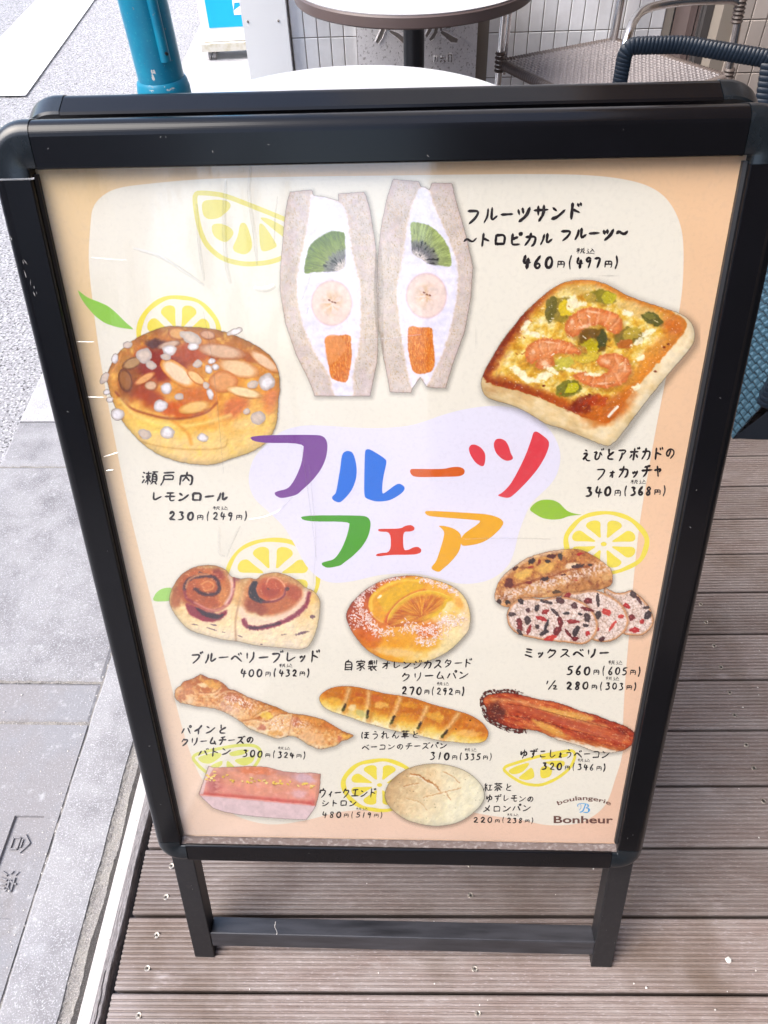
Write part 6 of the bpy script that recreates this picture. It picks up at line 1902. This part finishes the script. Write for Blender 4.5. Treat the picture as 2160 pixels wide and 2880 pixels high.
# --- hand lettering: brush strokes per character on a 100 x 100 box
K = {
 'フ': "14,26 84,22 68,60 30,94", 'ル': "32,20 30,56 12,90|56,14 56,84 94,54", 'ー': "8,52 92,46", 'ツ': "14,30 24,54|40,24 48,48|88,20 70,62 30,94",
 'サ': "6,38 94,32|32,14 34,62|68,10 68,54 44,94", 'ン': "14,24 38,40|12,86 50,74 92,36", 'ト': "34,8 34,94|36,42 80,58", 'ド': "30,8 30,94|32,42 76,58|62,8 69,24|78,4 86,20",
 '〜': "6,58 24,40 50,56 72,60 94,40", 'ロ': "16,22 20,84|16,24 84,20 80,84|20,80 82,78", 'ピ': "24,14 22,80 50,86 80,78|24,50 66,36|@84,14", 'カ': "12,36 86,30 78,80 60,92|46,10 42,50 12,90",
 'え': "36,10 56,18|24,38 72,32 16,90 46,60 60,84 90,86", 'び': "12,32 44,24 22,56 30,84 56,80 68,50 64,26 86,54|76,8 82,20|90,4 96,16", 'と': "34,12 40,48|80,34 30,62 34,84 82,84",
 'ア': "12,22 88,18 58,50|50,36 46,66 26,94", 'ボ': "10,34 84,30|48,10 48,92 38,84|28,50 12,76|66,50 84,72|76,6 82,18|90,2 96,14", 'の': "52,26 38,76 20,74 14,48 44,22 80,34 84,62 54,90",
 'オ': "10,34 90,30|60,10 60,92 48,84|58,36 14,80", 'ャ': "8,48 84,34 62,60|36,16 56,94", 'チ': "76,10 28,24|8,48 92,42|52,20 50,64 26,94",
 '瀬': "8,14 18,22|4,38 14,46|6,84 20,58|24,24 58,22|32,36 34,54 52,52 52,34 32,36|42,8 42,94|40,56 24,80|44,56 58,76|62,12 96,10|76,12 72,26|66,26 66,74|66,26 92,26 92,74|66,42 92,42|66,58 92,58|66,74 92,74|72,76 60,92|84,76 96,90",
 '戸': "20,14 84,10|24,32 24,58 8,94|24,32 82,30 80,56|24,56 80,56", '内': "14,32 14,92|14,34 86,30 86,86 74,90|50,8 50,36 26,70|50,44 72,66", 'レ': "24,14 26,88 86,52",
 'モ': "20,20 80,16|10,50 90,46|48,18 48,80 66,88 88,80", 'ブ': "12,30 76,26 62,62 26,94|76,8 82,20|90,4 96,16", 'ベ': "6,68 32,38 46,44 94,82|62,20 70,34|78,14 86,28", 'バ': "30,34 8,82|62,30 88,80|74,10 82,22|88,6 96,18",
 'パ': "30,34 8,82|62,30 88,80|@84,14", 'リ': "22,18 24,62|74,12 72,60 44,94", '自': "48,4 36,18|22,20 22,92|22,20 80,20 80,92|22,44 80,44|22,66 80,66|22,88 80,88",
 '家': "50,4 50,14|12,16 10,30|12,18 90,16 84,30|24,34 78,32|56,34 18,58|36,44 60,62 56,88 42,94|56,62 16,80|84,44 62,58|60,54 92,84",
 '製': "24,8 16,20|12,16 52,14|8,28 56,26|32,4 32,48|16,34 16,46|16,34 50,34 48,46|66,10 66,36|84,4 84,42|50,50 50,58|8,60 92,58|46,62 14,80|36,70 36,90 56,84|78,62 58,74|50,64 92,92",
 'ジ': "22,18 40,30|10,42 28,54|16,88 60,72 90,34|68,10 74,22|84,6 90,18", 'ス': "18,20 78,16 50,60 10,92|50,58 88,88", 'タ': "36,8 12,48|34,24 82,22 60,66 20,94|34,46 64,60", 'ク': "36,10 12,48|34,26 84,22 62,66 24,94",
 'ム': "46,12 16,80 80,72|64,50 90,90", 'ミ': "24,14 72,26|22,42 68,52|16,72 78,92", 'ほ': "16,14 12,54 18,90|42,20 88,18|40,44 90,42|66,18 66,80 46,90 42,74 62,72 90,88", 'う': "38,10 62,18|22,42 62,34 78,50 66,76 40,96",
 'れ': "28,8 28,94|8,30 42,28 8,78|28,50 62,24 64,70 72,88 94,72", 'ん': "54,8 10,92 38,52 52,58 56,86 74,88 92,58", '草': "8,18 92,16|32,6 32,28|68,6 68,28|28,36 28,62|28,36 74,36 74,62|28,49 74,49|28,62 74,62|8,76 94,74|50,62 50,98",
 'コ': "18,26 82,22 78,82|14,82 80,80", 'ズ': "16,20 74,16 48,60 10,92|48,58 86,88|78,6 84,18|92,2 98,14", 'こ': "24,24 76,22|22,64 30,84 82,82", 'し': "30,10 28,78 50,92 84,66", 'よ': "52,10 52,76 28,86 24,70 50,68 84,88|54,34 82,32",
 'ゆ': "16,22 14,72 40,34 72,28 86,50 68,72 44,60|54,8 56,60 36,96", 'ず': "8,28 92,24|56,6 58,58 42,64 40,46 58,44 54,76 36,96|76,4 82,16|90,0 96,12", 'イ': "80,10 52,46 14,66|54,42 52,94", 'ウ': "50,6 50,24|16,28 18,52|16,28 86,26 70,66 38,94",
 'エ': "18,24 84,22|50,24 50,80|8,80 94,78", 'シ': "22,18 42,30|12,44 32,56|16,90 60,74 90,36", '紅': "28,6 12,32 36,34|40,20 14,54 44,50|28,52 28,92|12,64 8,82|42,62 48,78|56,28 94,26|74,28 74,80|52,82 98,80",
 '茶': "8,16 92,14|32,6 32,26|68,6 68,26|50,26 10,56|50,28 92,54|24,60 78,58|50,44 50,94 42,88|34,68 18,86|64,68 82,84", 'メ': "78,12 58,58 14,92|30,34 82,78",
 '税': "36,8 10,20|6,34 46,32|26,18 26,92|24,40 8,66|28,44 42,58|60,6 66,20|86,4 78,20|58,26 58,50|58,26 88,26 88,50|58,50 88,50|66,52 48,92|80,52 80,84 96,86 96,74",
 '込': "50,12 62,14 88,62|66,26 42,62|10,14 22,24|6,44 26,44 20,72|6,88 24,74 94,90", '円': "14,22 14,90|14,24 86,22 86,88 76,90|50,24 50,54|14,56 86,54",
 '(': "70,0 42,50 70,100", ')': "30,0 62,50 28,100",
 '0': "50,10 22,30 20,68 44,92 76,80 82,38 62,12 46,10", '1': "58,8 42,94", '2': "20,30 46,8 76,28 58,58 18,88 50,82 90,90", '3': "22,14 76,12 46,42 80,60 64,88 18,92", '4': "34,8 18,60 90,54|66,26 58,98",
 '5': "36,12 28,46 64,42 82,66 56,92 16,88|36,14 86,8", '6': "68,4 30,46 22,74 48,94 78,76 60,54 28,66", '7': "16,20 84,14 50,94", '8': "76,20 44,10 28,32 66,58 72,84 38,94 24,72 74,34 76,20", '9': "78,20 44,8 22,34 46,52 76,22 68,60 54,98",
 '½': "14,8 10,42|78,2 24,98|62,62 86,56 88,72 60,96 98,92",
 '合': "50,4 8,40|50,4 94,38|30,44 70,44|24,58 24,94|24,58 78,58 78,94|24,92 78,92", '流': "10,12 22,22|6,38 18,46|8,90 24,60|60,4 60,14|34,20 94,18|58,22 44,42 84,38|78,32 90,46|46,54 34,94|62,52 62,92|78,52 78,88 96,90 96,76",
}
SMALL = {'ォ': 'オ', 'ッ': 'ツ', 'ィ': 'イ', 'ょ': 'よ'}
WID = {'ー': .9, '(': .36, ')': .36, ' ': .45, '1': .5, '円': .66, '〜': .95}
INKC = (34, 24, 26)
tr_ = random.Random(21)
NB = [0]
def brush(g, fr, P, w, n0, press):
    P = chaikin(P, 2, closed=False)
    d = np.hypot(*np.diff(P, axis=0).T)
    L = np.concatenate([[0], np.cumsum(d)])
    tot = L[-1] or 1
    m = max(5, min(22, int(tot / (w * .55)) + 3))
    ts = np.linspace(0, tot, m)
    X = np.interp(ts, L, P[:, 0]); Y = np.interp(ts, L, P[:, 1])
    NB[0] = (NB[0] + 1) % 24
    n = n0 + 0.000004 * NB[0]
    vs = []
    for i in range(m):
        a, b = max(i - 1, 0), min(i + 1, m - 1)
        dx, dy = X[b] - X[a], Y[b] - Y[a]
        l = math.hypot(dx, dy) or 1
        k = i / (m - 1)
        ww = w * (press[0] * (1 - k) + press[1] * k) * (1 + .10 * math.sin(k * 9 + press[0] * 40))
        if i == 0 or i == m - 1:
            ww *= .55
        vs += [tuple(PP(fr, X[i] - dy / l * ww / 2, Y[i] + dx / l * ww / 2, n)), tuple(PP(fr, X[i] + dy / l * ww / 2, Y[i] - dx / l * ww / 2, n))]
    # rounded ends
    def cap(i, s_):
        a, b = (0, 1) if i == 0 else (m - 2, m - 1)
        dx, dy = X[b] - X[a], Y[b] - Y[a]
        l = math.hypot(dx, dy) or 1
        return tuple(PP(fr, X[i] + dx / l * w * .30 * s_, Y[i] + dy / l * w * .30 * s_, n))
    vs += [cap(0, -1), cap(m - 1, 1)]
    fs = [(2 * i, 2 * i + 1, 2 * i + 3, 2 * i + 2) for i in range(m - 1)]
    fs += [(2 * m, 1, 0), (2 * m + 1, 2 * m - 2, 2 * m - 1)]
    g.add(vs, fs)
def glyph(g, fr, ch, x, y, w, h, sw, slant=0.10, n0=0.00016, bold=1.0):
    sm = ch in SMALL
    data = K.get(SMALL.get(ch, ch))
    if data is None:
        return
    for st in data.split('|'):
        if st[0] == '@':
            cx_, cy_ = [float(v) for v in st[1:].split(',')]
            pts = [(cx_ + 9 * math.cos(R(q)), cy_ + 9 * math.sin(R(q))) for q in range(-100, 261, 36)]
        else:
            pts = [tuple(float(v) for v in q.split(',')) for q in st.split()]
        out = []
        for (a, b) in pts:
            a += tr_.uniform(-2, 2); b += tr_.uniform(-2, 2)
            if sm:
                a, b = 14 + a * .68, 30 + b * .66
            out.append((x + (a / 100.0) * w + slant * h * (0.5 - b / 100.0), y + (b / 100.0 - .5) * h))
        p0 = tr_.uniform(.85, 1.15)
        brush(g, fr, out, sw * bold, n0, (p0, p0 * tr_.uniform(.62, .95)))
def lettering(fr, text, x0, y0, x1, y1, h, sw=None, label=None, g=None, bold=1.0, slant=.10, color=INKC):
    own = g is None
    g = g or MB()
    ws_ = [WID.get(c, .62 if c.isdigit() else (.74 if c in SMALL or c == 'ャ' else 1.0)) for c in text]
    tot = sum(ws_)
    sw = (sw or h * .105) * 1.38
    x = 0
    for c, w in zip(text, ws_):
        xa = x0 + (x1 - x0) * x / tot
        yc = y0 + (y1 - y0) * (x + w / 2) / tot
        cw = (x1 - x0) * w / tot
        glyph(g, fr, c, xa + cw * .05, yc + tr_.uniform(-.03, .03) * h, cw * .90, h * tr_.uniform(.94, 1.04), sw * tr_.uniform(.92, 1.1), slant, bold=bold)
        x += w
    if own:
        o = g.build('lettering', ink(color), sheet, recalc=False)
        if label:
            o['label'] = label
def price(fr, x0, y0, x1, y1, h, a, b, sw=None):
    g = MB()
    W_x = x1 - x0
    at_ = lambda k: (x0 + W_x * k, y0 + (y1 - y0) * k)
    def part(txt, k0, k1, hh, dy=0, bold=1.0, s=None):
        (xa, ya), (xb, yb) = at_(k0), at_(k1)
        lettering(fr, txt, xa, ya + dy, xb, yb + dy, hh, s, g=g, bold=bold)
    sw = sw or h * .11
    part(a, 0, .34, h, 0, 1.25, sw)
    part('円', .355, .455, h * .66, h * .10, 1.0, sw * .58)
    part('(', .465, .52, h * .95, 0, 1, sw * .7)
    part(b, .545, .82, h * .86, 0, 1.05, sw)
    part('円', .835, .935, h * .64, h * .06, 1, sw * .58)
    part(')', .94, 1.0, h * .95, 0, 1, sw * .9)
    part('税込', .55, .76, h * .44, -h * .80, 1, sw * .32)
    g.build('price_lettering', ink(INKC), sheet, recalc=False)
lettering('F14', 'フルーツサンド', 85, 285, 1155, 232, 168, 19)
lettering('F14', '〜トロピカル', 70, 500, 885, 480, 140, 18)
lettering('F14', 'フルーツ〜', 930, 448, 1560, 430, 130, 19)
price('F14', 590, 690, 1478, 698, 128, '460', '497', 17)
lettering('F15', '瀬戸内', 70, 250, 785, 255, 205, 17)
lettering('F15', 'レモンロール', 195, 490, 1215, 485, 150, 20)
price('F15', 420, 740, 1470, 745, 130, '230', '249', 17)
lettering('F4', 'ブルーベリーブレッド', 480, 1520, 1505, 1508, 105, 11.5)
price('F4', 865, 1638, 1420, 1638, 72, '400', '432', 9.5)
lettering('FT', 'えびとアボカドの', 1253, 984, 1461, 978, 31, 3.3)
lettering('FT', 'フォカッチャ', 1284, 1022, 1432, 1016, 30, 3.3)
price('FT', 1262, 1062, 1441, 1060, 25, '340', '368', 3.1)
lettering('F5', '自家製', 88, 1098, 470, 1095, 125, 11)
lettering('F5', 'オレンジカスタード', 497, 1098, 1475, 1070, 105, 11)
lettering('F5', 'クリームパン', 700, 1225, 1435, 1192, 108, 12)
price('F5', 705, 1365, 1390, 1375, 98, '270', '292', 11.5)
lettering('F6', 'ミックスベリー', 350, 1390, 1135, 1392, 98, 12)
price('F6', 735, 1548, 1420, 1558, 95, '560', '605', 11)
lettering('F6', '½', 550, 1678, 672, 1680, 88, 9)
price('F6', 730, 1682, 1382, 1695, 85, '280', '303', 11)
lettering('F8', 'パインと', 140, 515, 540, 502, 92, 11)
lettering('F8', 'クリームチーズの', 140, 612, 762, 592, 76, 9)
lettering('F8', 'バトン', 285, 700, 570, 688, 82, 10)
price('F8', 650, 706, 1192, 726, 68, '300', '324', 8.5)
lettering('F9', 'ほうれん草と', 425, 600, 962, 588, 80, 8)
lettering('F9', 'ベーコンのチーズパン', 435, 706, 1210, 690, 66, 7.5)
price('F9', 1040, 782, 1615, 795, 76, '310', '335', 9)
lettering('F10', 'ゆずこしょうベーコン', 398, 792, 1250, 800, 92, 9.5)
price('F10', 600, 908, 1215, 925, 78, '320', '346', 9.5)
lettering('F11', 'ウィークエンド', 1112, 402, 1555, 400, 78, 7.5)
lettering('F11', 'シトロン', 1130, 478, 1405, 475, 58, 6.5)
price('F11', 1132, 562, 1602, 568, 56, '480', '519', 6)
lettering('F12', '紅茶と', 705, 316, 910, 316, 60, 5.5)
lettering('F12', 'ゆずレモンの', 722, 390, 1052, 394, 56, 5.5)
lettering('F12', 'メロンパン', 700, 462, 1032, 452, 56, 5.5)
price('F12', 635, 533, 1050, 540, 46, '220', '238', 5.6)

# --- shop name at the lower right: a bold sans, each letter bent onto its baseline
def type_mesh(txt, size, off):
    cu = bpy.data.curves.new('type', 'FONT')
    cu.body = txt
    cu.size = size
    cu.offset = off
    cu.resolution_u = 3
    o = bpy.data.objects.new('type', cu)
    COL.objects.link(o)
    bpy.context.view_layer.update()
    me = bpy.data.meshes.new_from_object(o.evaluated_get(bpy.context.evaluated_depsgraph_get()))
    bpy.data.objects.remove(o)
    v = [(p.co.x, p.co.y) for p in me.vertices]
    f = [tuple(p.vertices) for p in me.polygons]
    return v, f
def put_type(txt, fr, fn, size, off, col, name, label):
    v, f = type_mesh(txt, size, off)
    w = max(p[0] for p in v)
    g = MB()
    g.add([tuple(PP(fr, *fn(x / w, x, y), 0.00016)) for x, y in v], f)
    o = g.build(name, ink(col), sheet, recalc=False)
    o['label'] = label
put_type('Bonheur', 'F12', lambda k, x, y: (1172 + 402 * k, 555 - y + 2 * k), 66, 1.6, (112, 74, 64), 'shop_name', 'large brown shop name in bold letters at the lower right')
def arcfn(k, x, y):
    a = (k - .5)
    bx = 1380 + 352 * a
    by = 402 + 150 * a * a
    sl_ = 300 * a / 352
    l = math.hypot(1, sl_)
    return bx + y * sl_ / l * 1.0, by - y / l + 0
put_type('boulangerie', 'F12', arcfn, 40, .6, (112, 74, 64), 'shop_line', 'small brown word bent in an arch above the blue emblem')
g = MB()
def bs(pts, w, pr=(1, 1)):
    brush(g, 'F12', pts, w, .00016, pr)
bs([(1392, 428), (1382, 455), (1372, 478), (1352, 484)], 9)
bs([(1340, 448), (1336, 434), (1352, 426), (1380, 426), (1408, 430), (1412, 444), (1394, 454)], 5)
bs([(1392, 455), (1414, 458), (1420, 472), (1402, 486), (1376, 484)], 7)
bs([(1406, 432), (1410, 446)], 11)
bs([(1412, 460), (1412, 478)], 12)
bs([(1352, 428), (1362, 440), (1358, 462), (1346, 470)], 3.5)
o = g.build('shop_emblem', ink((90, 176, 232)), sheet, recalc=False)
o['label'] = 'light blue ornamental letter B'

# --- clear cover sheet with soft waves, dust and creases, held in the frame in front of the print
def cover_material():
    m = bpy.data.materials.new('clear_cover')
    m.use_nodes = True
    nt = m.node_tree
    nt.nodes.remove(nt.nodes['Principled BSDF'])
    out = nt.nodes['Material Output']
    tr = nt.nodes.new('ShaderNodeBsdfTransparent')
    tr.inputs['Color'].default_value = (0.97, 0.97, 0.97, 1)
    gl = nt.nodes.new('ShaderNodeBsdfGlossy')
    gl.inputs['Roughness'].default_value = 0.09
    fr = nt.nodes.new('ShaderNodeFresnel')
    geo = nt.nodes.new('ShaderNodeNewGeometry')
    io = nt.nodes.new('ShaderNodeMapRange')            # the thin sheet is the same from either side
    io.inputs['To Min'].default_value = 2.12
    io.inputs['To Max'].default_value = 1 / 2.12
    nt.links.new(geo.outputs['Backfacing'], io.inputs['Value'])
    nt.links.new(io.outputs[0], fr.inputs['IOR'])
    mp = nt.nodes.new('ShaderNodeMapping')
    mp.inputs['Scale'].default_value = (1, 1, 0.35)
    nt.links.new(geo.outputs['Position'], mp.inputs[0])
    nz = nt.nodes.new('ShaderNodeTexNoise')
    nz.inputs['Scale'].default_value = 7
    nz.inputs['Detail'].default_value = 2
    nt.links.new(mp.outputs[0], nz.inputs['Vector'])
    bp = nt.nodes.new('ShaderNodeBump')
    bp.inputs['Strength'].default_value = 0.5
    bp.inputs['Distance'].default_value = 0.010
    nt.links.new(nz.outputs['Fac'], bp.inputs['Height'])
    nz2 = nt.nodes.new('ShaderNodeTexNoise')
    nz2.inputs['Scale'].default_value = 60
    nz2.inputs['Detail'].default_value = 3
    nt.links.new(mp.outputs[0], nz2.inputs['Vector'])
    bp2 = nt.nodes.new('ShaderNodeBump')
    bp2.inputs['Strength'].default_value = 0.25
    bp2.inputs['Distance'].default_value = 0.0006
    nt.links.new(nz2.outputs['Fac'], bp2.inputs['Height'])
    nt.links.new(bp.outputs[0], bp2.inputs['Normal'])
    nt.links.new(bp2.outputs[0], gl.inputs['Normal'])
    mx = nt.nodes.new('ShaderNodeMixShader')
    nt.links.new(fr.outputs[0], mx.inputs[0])
    nt.links.new(tr.outputs[0], mx.inputs[1])
    nt.links.new(gl.outputs[0], mx.inputs[2])
    # a thin milky film of dust
    df = nt.nodes.new('ShaderNodeBsdfDiffuse')
    df.inputs['Color'].default_value = (0.9, 0.9, 0.92, 1)
    dn = nt.nodes.new('ShaderNodeTexNoise')
    dn.inputs['Scale'].default_value = 260
    dn.inputs['Detail'].default_value = 4
    nt.links.new(geo.outputs['Position'], dn.inputs['Vector'])
    rm = nt.nodes.new('ShaderNodeMapRange')
    rm.inputs['From Min'].default_value = 0.5
    rm.inputs['From Max'].default_value = 0.85
    rm.inputs['To Min'].default_value = 0.0
    rm.inputs['To Max'].default_value = 0.05
    nt.links.new(dn.outputs['Fac'], rm.inputs['Value'])
    mx2 = nt.nodes.new('ShaderNodeMixShader')
    nt.links.new(rm.outputs[0], mx2.inputs[0])
    nt.links.new(mx.outputs[0], mx2.inputs[1])
    nt.links.new(df.outputs[0], mx2.inputs[2])
    nt.links.new(mx2.outputs[0], out.inputs['Surface'])
    return m
M['cover'] = cover_material()
g = MB()
na, nb = 70, 100
vs = []
for j in range(nb + 1):
    for i in range(na + 1):
        s, t = PW * i / na, PH * j / nb
        ed = min(i, na - i, j, nb - j) / 8.0
        w = 0.0006 * min(1, ed) * (math.sin(s * 30 + 2 * t) * math.sin(t * 13 + 1))
        vs.append(tuple(S(s, t, 0.0030 + w)))
g.add(vs, [(j * (na + 1) + i, (j + 1) * (na + 1) + i, (j + 1) * (na + 1) + i + 1, j * (na + 1) + i + 1) for j in range(nb) for i in range(na)])
cv = g.build('clear_cover', M['cover'], board, smooth=True, recalc=False)
cv['label'] = 'thin clear plastic cover over the poster'

# creases of the clear sheet: low ridges that catch the sky on one flank
M['crease'] = bpy.data.materials.new('crease_gloss')
M['crease'].use_nodes = True
nt = M['crease'].node_tree
nt.nodes.remove(nt.nodes['Principled BSDF'])
tr = nt.nodes.new('ShaderNodeBsdfTransparent')
gl = nt.nodes.new('ShaderNodeBsdfGlossy')
gl.inputs['Roughness'].default_value = 0.12
mx = nt.nodes.new('ShaderNodeMixShader')
mx.inputs[0].default_value = 0.17
nt.links.new(tr.outputs[0], mx.inputs[1])
nt.links.new(gl.outputs[0], mx.inputs[2])
nt.links.new(mx.outputs[0], nt.nodes['Material Output'].inputs['Surface'])
for (fr_, pts, wd, hh) in (('F13', [(1572, 255), (1556, 380), (1550, 560)], .0016, .0009), ('F1', [(335, 745), (300, 860), (245, 1005)], .0018, .0010), ('F1', [(300, 1050), (290, 1110)], .0014, .0009),
        ('F3', [(30, 468), (190, 470)], .0014, .0007), ('F3', [(100, 875), (260, 880)], .0014, .0006), ('F3', [(205, 1330), (360, 1285)], .0020, .0009), ('F3', [(260, 1420), (330, 1415)], .0024, .0010),
        ('F13', [(375, 650), (480, 662), (600, 668)], .0010, .0003), ('F4', [(715, 490), (712, 700), (760, 720)], .0030, .0006), ('F4', [(880, 480), (800, 640), (775, 720)], .0022, .0005), ('F4', [(950, 430), (1080, 410), (1190, 360), (1290, 250)], .0016, .0007),
        ('F3', [(985, 240), (1030, 460), (1085, 860), (1135, 1440)], .0012, .0004), ('F4', [(1410, 0), (1440, 300), (1470, 600), (1440, 950)], .0012, .0004), ('F7', [(1100, 690), (1330, 684), (1530, 690)], .0016, .0005), ('F7', [(300, 230), (350, 600), (375, 800)], .0012, .0004),
        ('F1', [(640, 1310), (900, 1300), (1180, 1265)], .0014, .0004), ('F13', [(1240, 150), (1225, 400), (1240, 700), (1270, 820)], .0040, .0007), ('F13', [(1400, 60), (1385, 250), (1430, 520), (1440, 700)], .0034, .0008), ('F13', [(1050, 300), (1070, 600), (1100, 800)], .0030, .0006),
        ('F13', [(640, 590), (820, 640), (1000, 760), (1100, 830)], .0034, .0005), ('F13', [(1420, 850), (1500, 860), (1560, 830)], .0050, .0012)):
    P = chaikin(pts, 3, closed=False)
    g = MB()
    vs = []
    ST = [onsheet(fr_, x, y) for x, y in P]
    m_ = len(ST)
    for i, (s, t) in enumerate(ST):
        a, b = ST[max(i - 1, 0)], ST[min(i + 1, m_ - 1)]
        dx, dy = b[0] - a[0], b[1] - a[1]
        l = math.hypot(dx, dy) or 1
        k = math.sin(math.pi * (i + .5) / m_) ** .5
        for (o_, h_) in ((-1, 0), (-.35, .8), (0, 1), (.35, .8), (1, 0)):
            vs.append(tuple(S(s - dy / l * wd / 2 * o_ * k, t + dx / l * wd / 2 * o_ * k, 0.0038 + hh * h_ * k)))
    g.add(vs, [(i * 5 + j, i * 5 + j + 1, (i + 1) * 5 + j + 1, (i + 1) * 5 + j) for i in range(m_ - 1) for j in range(4)])
    g.build('crease', M['crease'], cv, smooth=True, recalc=False)

# --- raised characters on the drain cover: tops face the deck
g = MB()
def raised(ch, x0, x1, ytop, ybot):
    """character turned a quarter: its top points towards +X, it reads towards the viewer"""
    for st in K[ch].split('|'):
        P = [tuple(float(v) for v in q.split(',')) for q in st.split()]
        for (a, b) in zip(P, P[1:]):
            A = (x1 - (x1 - x0) * a[1] / 100, ytop - (ytop - ybot) * a[0] / 100)
            B = (x1 - (x1 - x0) * b[1] / 100, ytop - (ytop - ybot) * b[0] / 100)
            d = math.hypot(B[0] - A[0], B[1] - A[1]) or 1
            nx_, ny_ = -(B[1] - A[1]) / d * .0011, (B[0] - A[0]) / d * .0011
            z0, z1 = ZS - 0.0055, ZS - 0.0018
            v = [(A[0] + nx_ * 1.5, A[1] + ny_ * 1.5, z0), (B[0] + nx_ * 1.5, B[1] + ny_ * 1.5, z0), (B[0] - nx_ * 1.5, B[1] - ny_ * 1.5, z0), (A[0] - nx_ * 1.5, A[1] - ny_ * 1.5, z0),
                 (A[0] + nx_, A[1] + ny_, z1), (B[0] + nx_, B[1] + ny_, z1), (B[0] - nx_, B[1] - ny_, z1), (A[0] - nx_, A[1] - ny_, z1)]
            g.add(v, [(4, 5, 6, 7), (0, 1, 5, 4), (1, 2, 6, 5), (2, 3, 7, 6), (3, 0, 4, 7)])
raised('合', px0 + .008, px1 - .010, 0.487, 0.451)
g.build('raised_character', M['concrete_worn'], lid)['kind'] = 'stuff'
g = MB()
raised('流', px0 + .008, px1 - .010, 0.424, 0.386)
g.build('raised_character', M['concrete_worn'], lid)['kind'] = 'stuff'

# ------------------------------------------------------------------ small litter on deck and gutter
def chip(name, label, x, y, z, r, m, seed):
    q = random.Random(seed)
    g = MB()
    g.lathe([(r * .8, 0), (r, r * .25), (r * .6, r * .6), (r * .15, r * .75)], n=9)
    g.v = [(x + a * q.uniform(.7, 1.25), y + b * q.uniform(.7, 1.25), z + c) for a, b, c in g.v]
    o = g.build(name, m, None, loc=(x, y, z))
    return tag(o, label, name.replace('_', ' '))
chip('stone_chip', 'small white stone chip lying on the deck planks right of the leg', 0.475, 0.301, 0.0, 0.0045, M['pebble'], 3)
chip('petal', 'tiny red petal lying on the deck planks at the right', 0.7475, 0.834, 0.0, 0.005, M['red_bit'], 5)
g = MB()
q = random.Random(12)
for _ in range(420):
    if q.random() < .55:
        x, y, z = q.uniform(-0.95, -0.66), q.uniform(0.0, 1.4), ZS + 0.0005
    elif q.random() < .5:
        x, y, z = q.uniform(-0.45, 0.9), q.uniform(0.1, 0.9), -0.0002
    else:
        x, y, z = q.gauss(-0.658, .006), q.uniform(0.0, 1.4), ZS + 0.0005
    r = q.uniform(0.0006, 0.0019)
    v = [(x + r * math.cos(a) * q.uniform(.6, 1.3), y + r * math.sin(a) * q.uniform(.6, 1.3), z) for a in (0, 1.3, 2.6, 3.9, 5.1)] + [(x, y, z + r * .8)]
    g.add(v, [(i, (i + 1) % 5, 5) for i in range(5)])
tag(g.build('grit', M['pebble'], None), 'pale grit scattered over gutter and deck', 'grit', kind='stuff')
g = MB()
pts = [(-0.215 + .003 * math.sin(k), 0.352 - .0, 0.02 + k * 0.0035) for k in range(8)]
pts = [tuple(S(0.108 + 0.0012 * math.sin(k * 1.1), 1.060 - k * 0.0045, -0.006)) for k in range(8)]
g.tube(pts, 0.0005, n=5)
tag(g.build('plant_fibre', M['pebble'], None), 'thin pale plant fibre standing on the crossbar', 'fibre')
# --- scuffs and lint on the black frame: thin raised flecks
g = MB()
q = random.Random(31)
def fleck(s, t, a, l, w, n):
    dx, dy = math.cos(a) * l / 2, math.sin(a) * l / 2
    nx_, ny_ = -math.sin(a) * w / 2, math.cos(a) * w / 2
    g.add([tuple(S(s - dx, t - dy, n)), tuple(S(s + nx_, t + ny_, n + .0001)), tuple(S(s + dx, t + dy, n)), tuple(S(s - nx_, t - ny_, n + .0001))], [(0, 1, 2, 3)])
for (s, t) in ((-.026, .055), (-.024, .075), (-.022, .083), (-.020, .092), (-.019, .101)):
    for k in range(2):
        fleck(s + q.uniform(-.003, .003), t + q.uniform(-.003, .003), q.uniform(1.1, 1.9), q.uniform(.002, .006), q.uniform(.0004, .0010), .0131)
for _ in range(22):
    z = q.random()
    if z < .3:
        s, t, n = q.uniform(.02, .56), q.uniform(-.023, -.004), .0131
    elif z < .6:
        s, t, n = q.choice((q.uniform(-.022, -.004), q.uniform(.588, .606))), q.uniform(.02, .82), .0131
    elif z < .8:
        s, t, n = q.uniform(.02, .56), q.uniform(.842, .857), .0131
    else:
        s, t, n = q.choice((q.uniform(-.022, .003), q.uniform(.587, .612))), q.uniform(.88, 1.08), NF + .0004
    fleck(s, t, q.uniform(0, 3.1), q.uniform(.0008, .0035), q.uniform(.0002, .0006), n)
o = g.build('lint_flecks', M['lint'], board)
o['kind'] = 'stuff'
